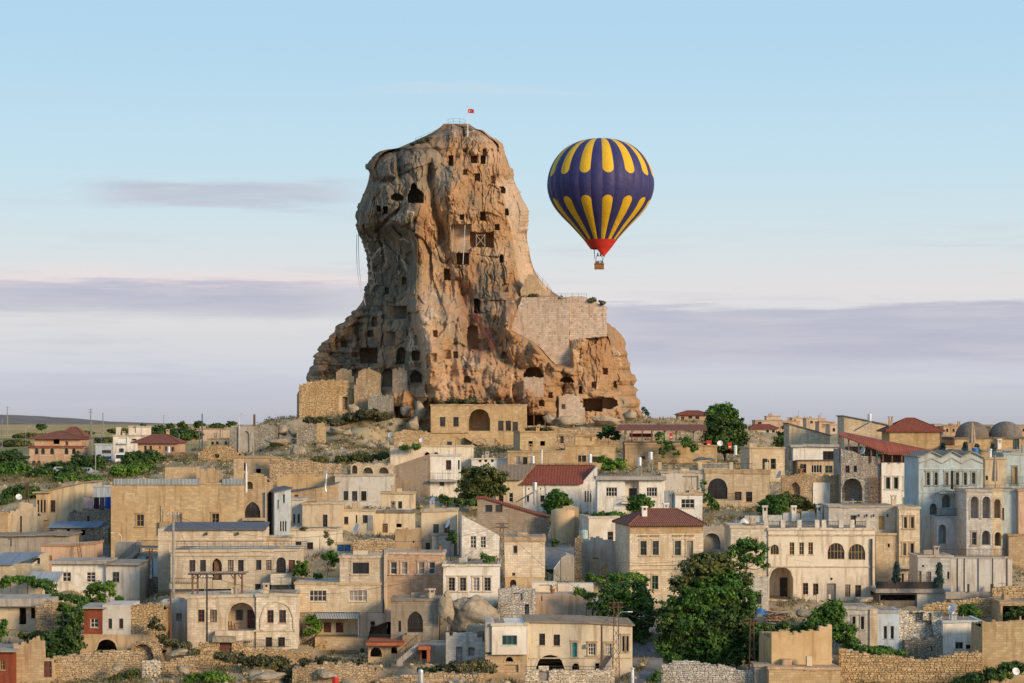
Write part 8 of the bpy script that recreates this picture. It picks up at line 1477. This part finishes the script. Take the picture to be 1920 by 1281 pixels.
# ------------------------------------------------------------------ vehicles on the road of the left plain
def car(name, label, px, py, Y, rz, paint, van=False):
    Y = min(Y, hit(px, py)); o = thing(name, label, 'van' if van else 'car', P(px, py, Y), rz, 'vehicles parked on the left plain'); L, Wd, Hh = (4.6, 1.8, 2.1) if van else (4.2, 1.7, 1.4)
    side = [(-L/2, .35), (L/2, .35), (L/2, .85), (L/2-.25, 1.0), (L/2-1.0, Hh-.05), (L/2-1.4, Hh), (-L/2+.15, Hh), (-L/2, 1.0)] if van else [(-L/2, .35), (L/2, .35), (L/2, .75), (L/2-.9, .9), (L/2-1.6, Hh), (-L/2+.9, Hh), (-L/2+.3, .95), (-L/2, .9)]
    mb = MB(); mb.prism(side, [], -Wd/2, Wd/2); mb.build('body', paint, o)
    fr = (side[3], side[4]); g = MB(); a, b_ = fr; d = .03; g.face([(a[0]+d, -Wd/2+.12, a[1]+.06), (a[0]+d, Wd/2-.12, a[1]+.06), (b_[0]+d, Wd/2-.16, b_[1]-.06), (b_[0]+d, -Wd/2+.16, b_[1]-.06)]); g.build('windscreen', GL[0], o)
    for s in (-1, 1):
        g = MB(); z0, z1 = (1.15, Hh-.2) if van else (.92, Hh-.1); x1 = L/2-1.35 if van else L/2-1.7
        for xa, xb in ((-L/2+.5 if van else -.9, -.1), (0, x1)): g.box(xa, xb, s*(Wd/2)-.01, s*(Wd/2)+.012, z0, z1)
        g.build('side_window', GL[0], o); hl = MB(); hl.box(L/2-.05, L/2+.03, s*.6-.16, s*.6+.16, .62, .78); hl.build('headlight', WPLAST, o)
        for x in (-L/2+.8, L/2-.8): w = MB(); w.tube(((x, s*(Wd/2-.12), .34), (x, s*(Wd/2+.06), .34)), .34, 14); wh = w.build('wheel', plain('tyre_rubber', (.02, .02, .02)), o); r_ = MB(); r_.tube(((x, s*(Wd/2+.05), .34), (x, s*(Wd/2+.075), .34)), .19, 10); r_.build('rim', STEEL, wh)
WP = plain('white_car_paint', (.75, .75, .73), .35, .5, .05); car('parked_van', 'white van facing us on the road by the white cubic house', 225, 869, 448, RAD(-82), WP, True); car('parked_car', 'silver-blue car parked behind hedges below the peach villa', 165, 891, 418, RAD(8), plain('silver_blue_paint', (.30, .38, .45), .35, .5, .05)); car('parked_car', 'white car half hidden by bushes below the peach villa', 117, 889, 420, RAD(-20), WP); car('parked_car', 'small dark car on the road left of the white van', 201, 868, 455, RAD(-80), plain('dark_car_paint', (.05, .05, .06), .35, .5, .05))
# restaurant bits: red poster boards and cloths
for x0, x1, y0, y1, Y, lab in ((1325, 1334, 826, 838, 396, 'red poster board on the restaurant terrace'), (1365, 1372, 830, 842, 394, 'red cloth hanging under the round-crowned tree'), (1255, 1261, 812, 824, 391, 'red and white cloth at the back of the restaurant shelter')):
    o = thing('red_board', lab, 'board', P((x0+x1)/2, y1, Y), 0, 'red boards at the restaurant'); k = Y/FP; mb = MB(); mb.box(-(x1-x0)/2*k, (x1-x0)/2*k, -.04, .04, 0, (y1-y0)*k); p_ = mb.build('board', plain('poster_red', (.50, .05, .035)), o); mb = MB(); mb.box(-(x1-x0)*.3*k, (x1-x0)*.3*k, -.055, -.042, (y1-y0)*.25*k, (y1-y0)*.45*k); mb.build('white_print', FRM['w'], o)
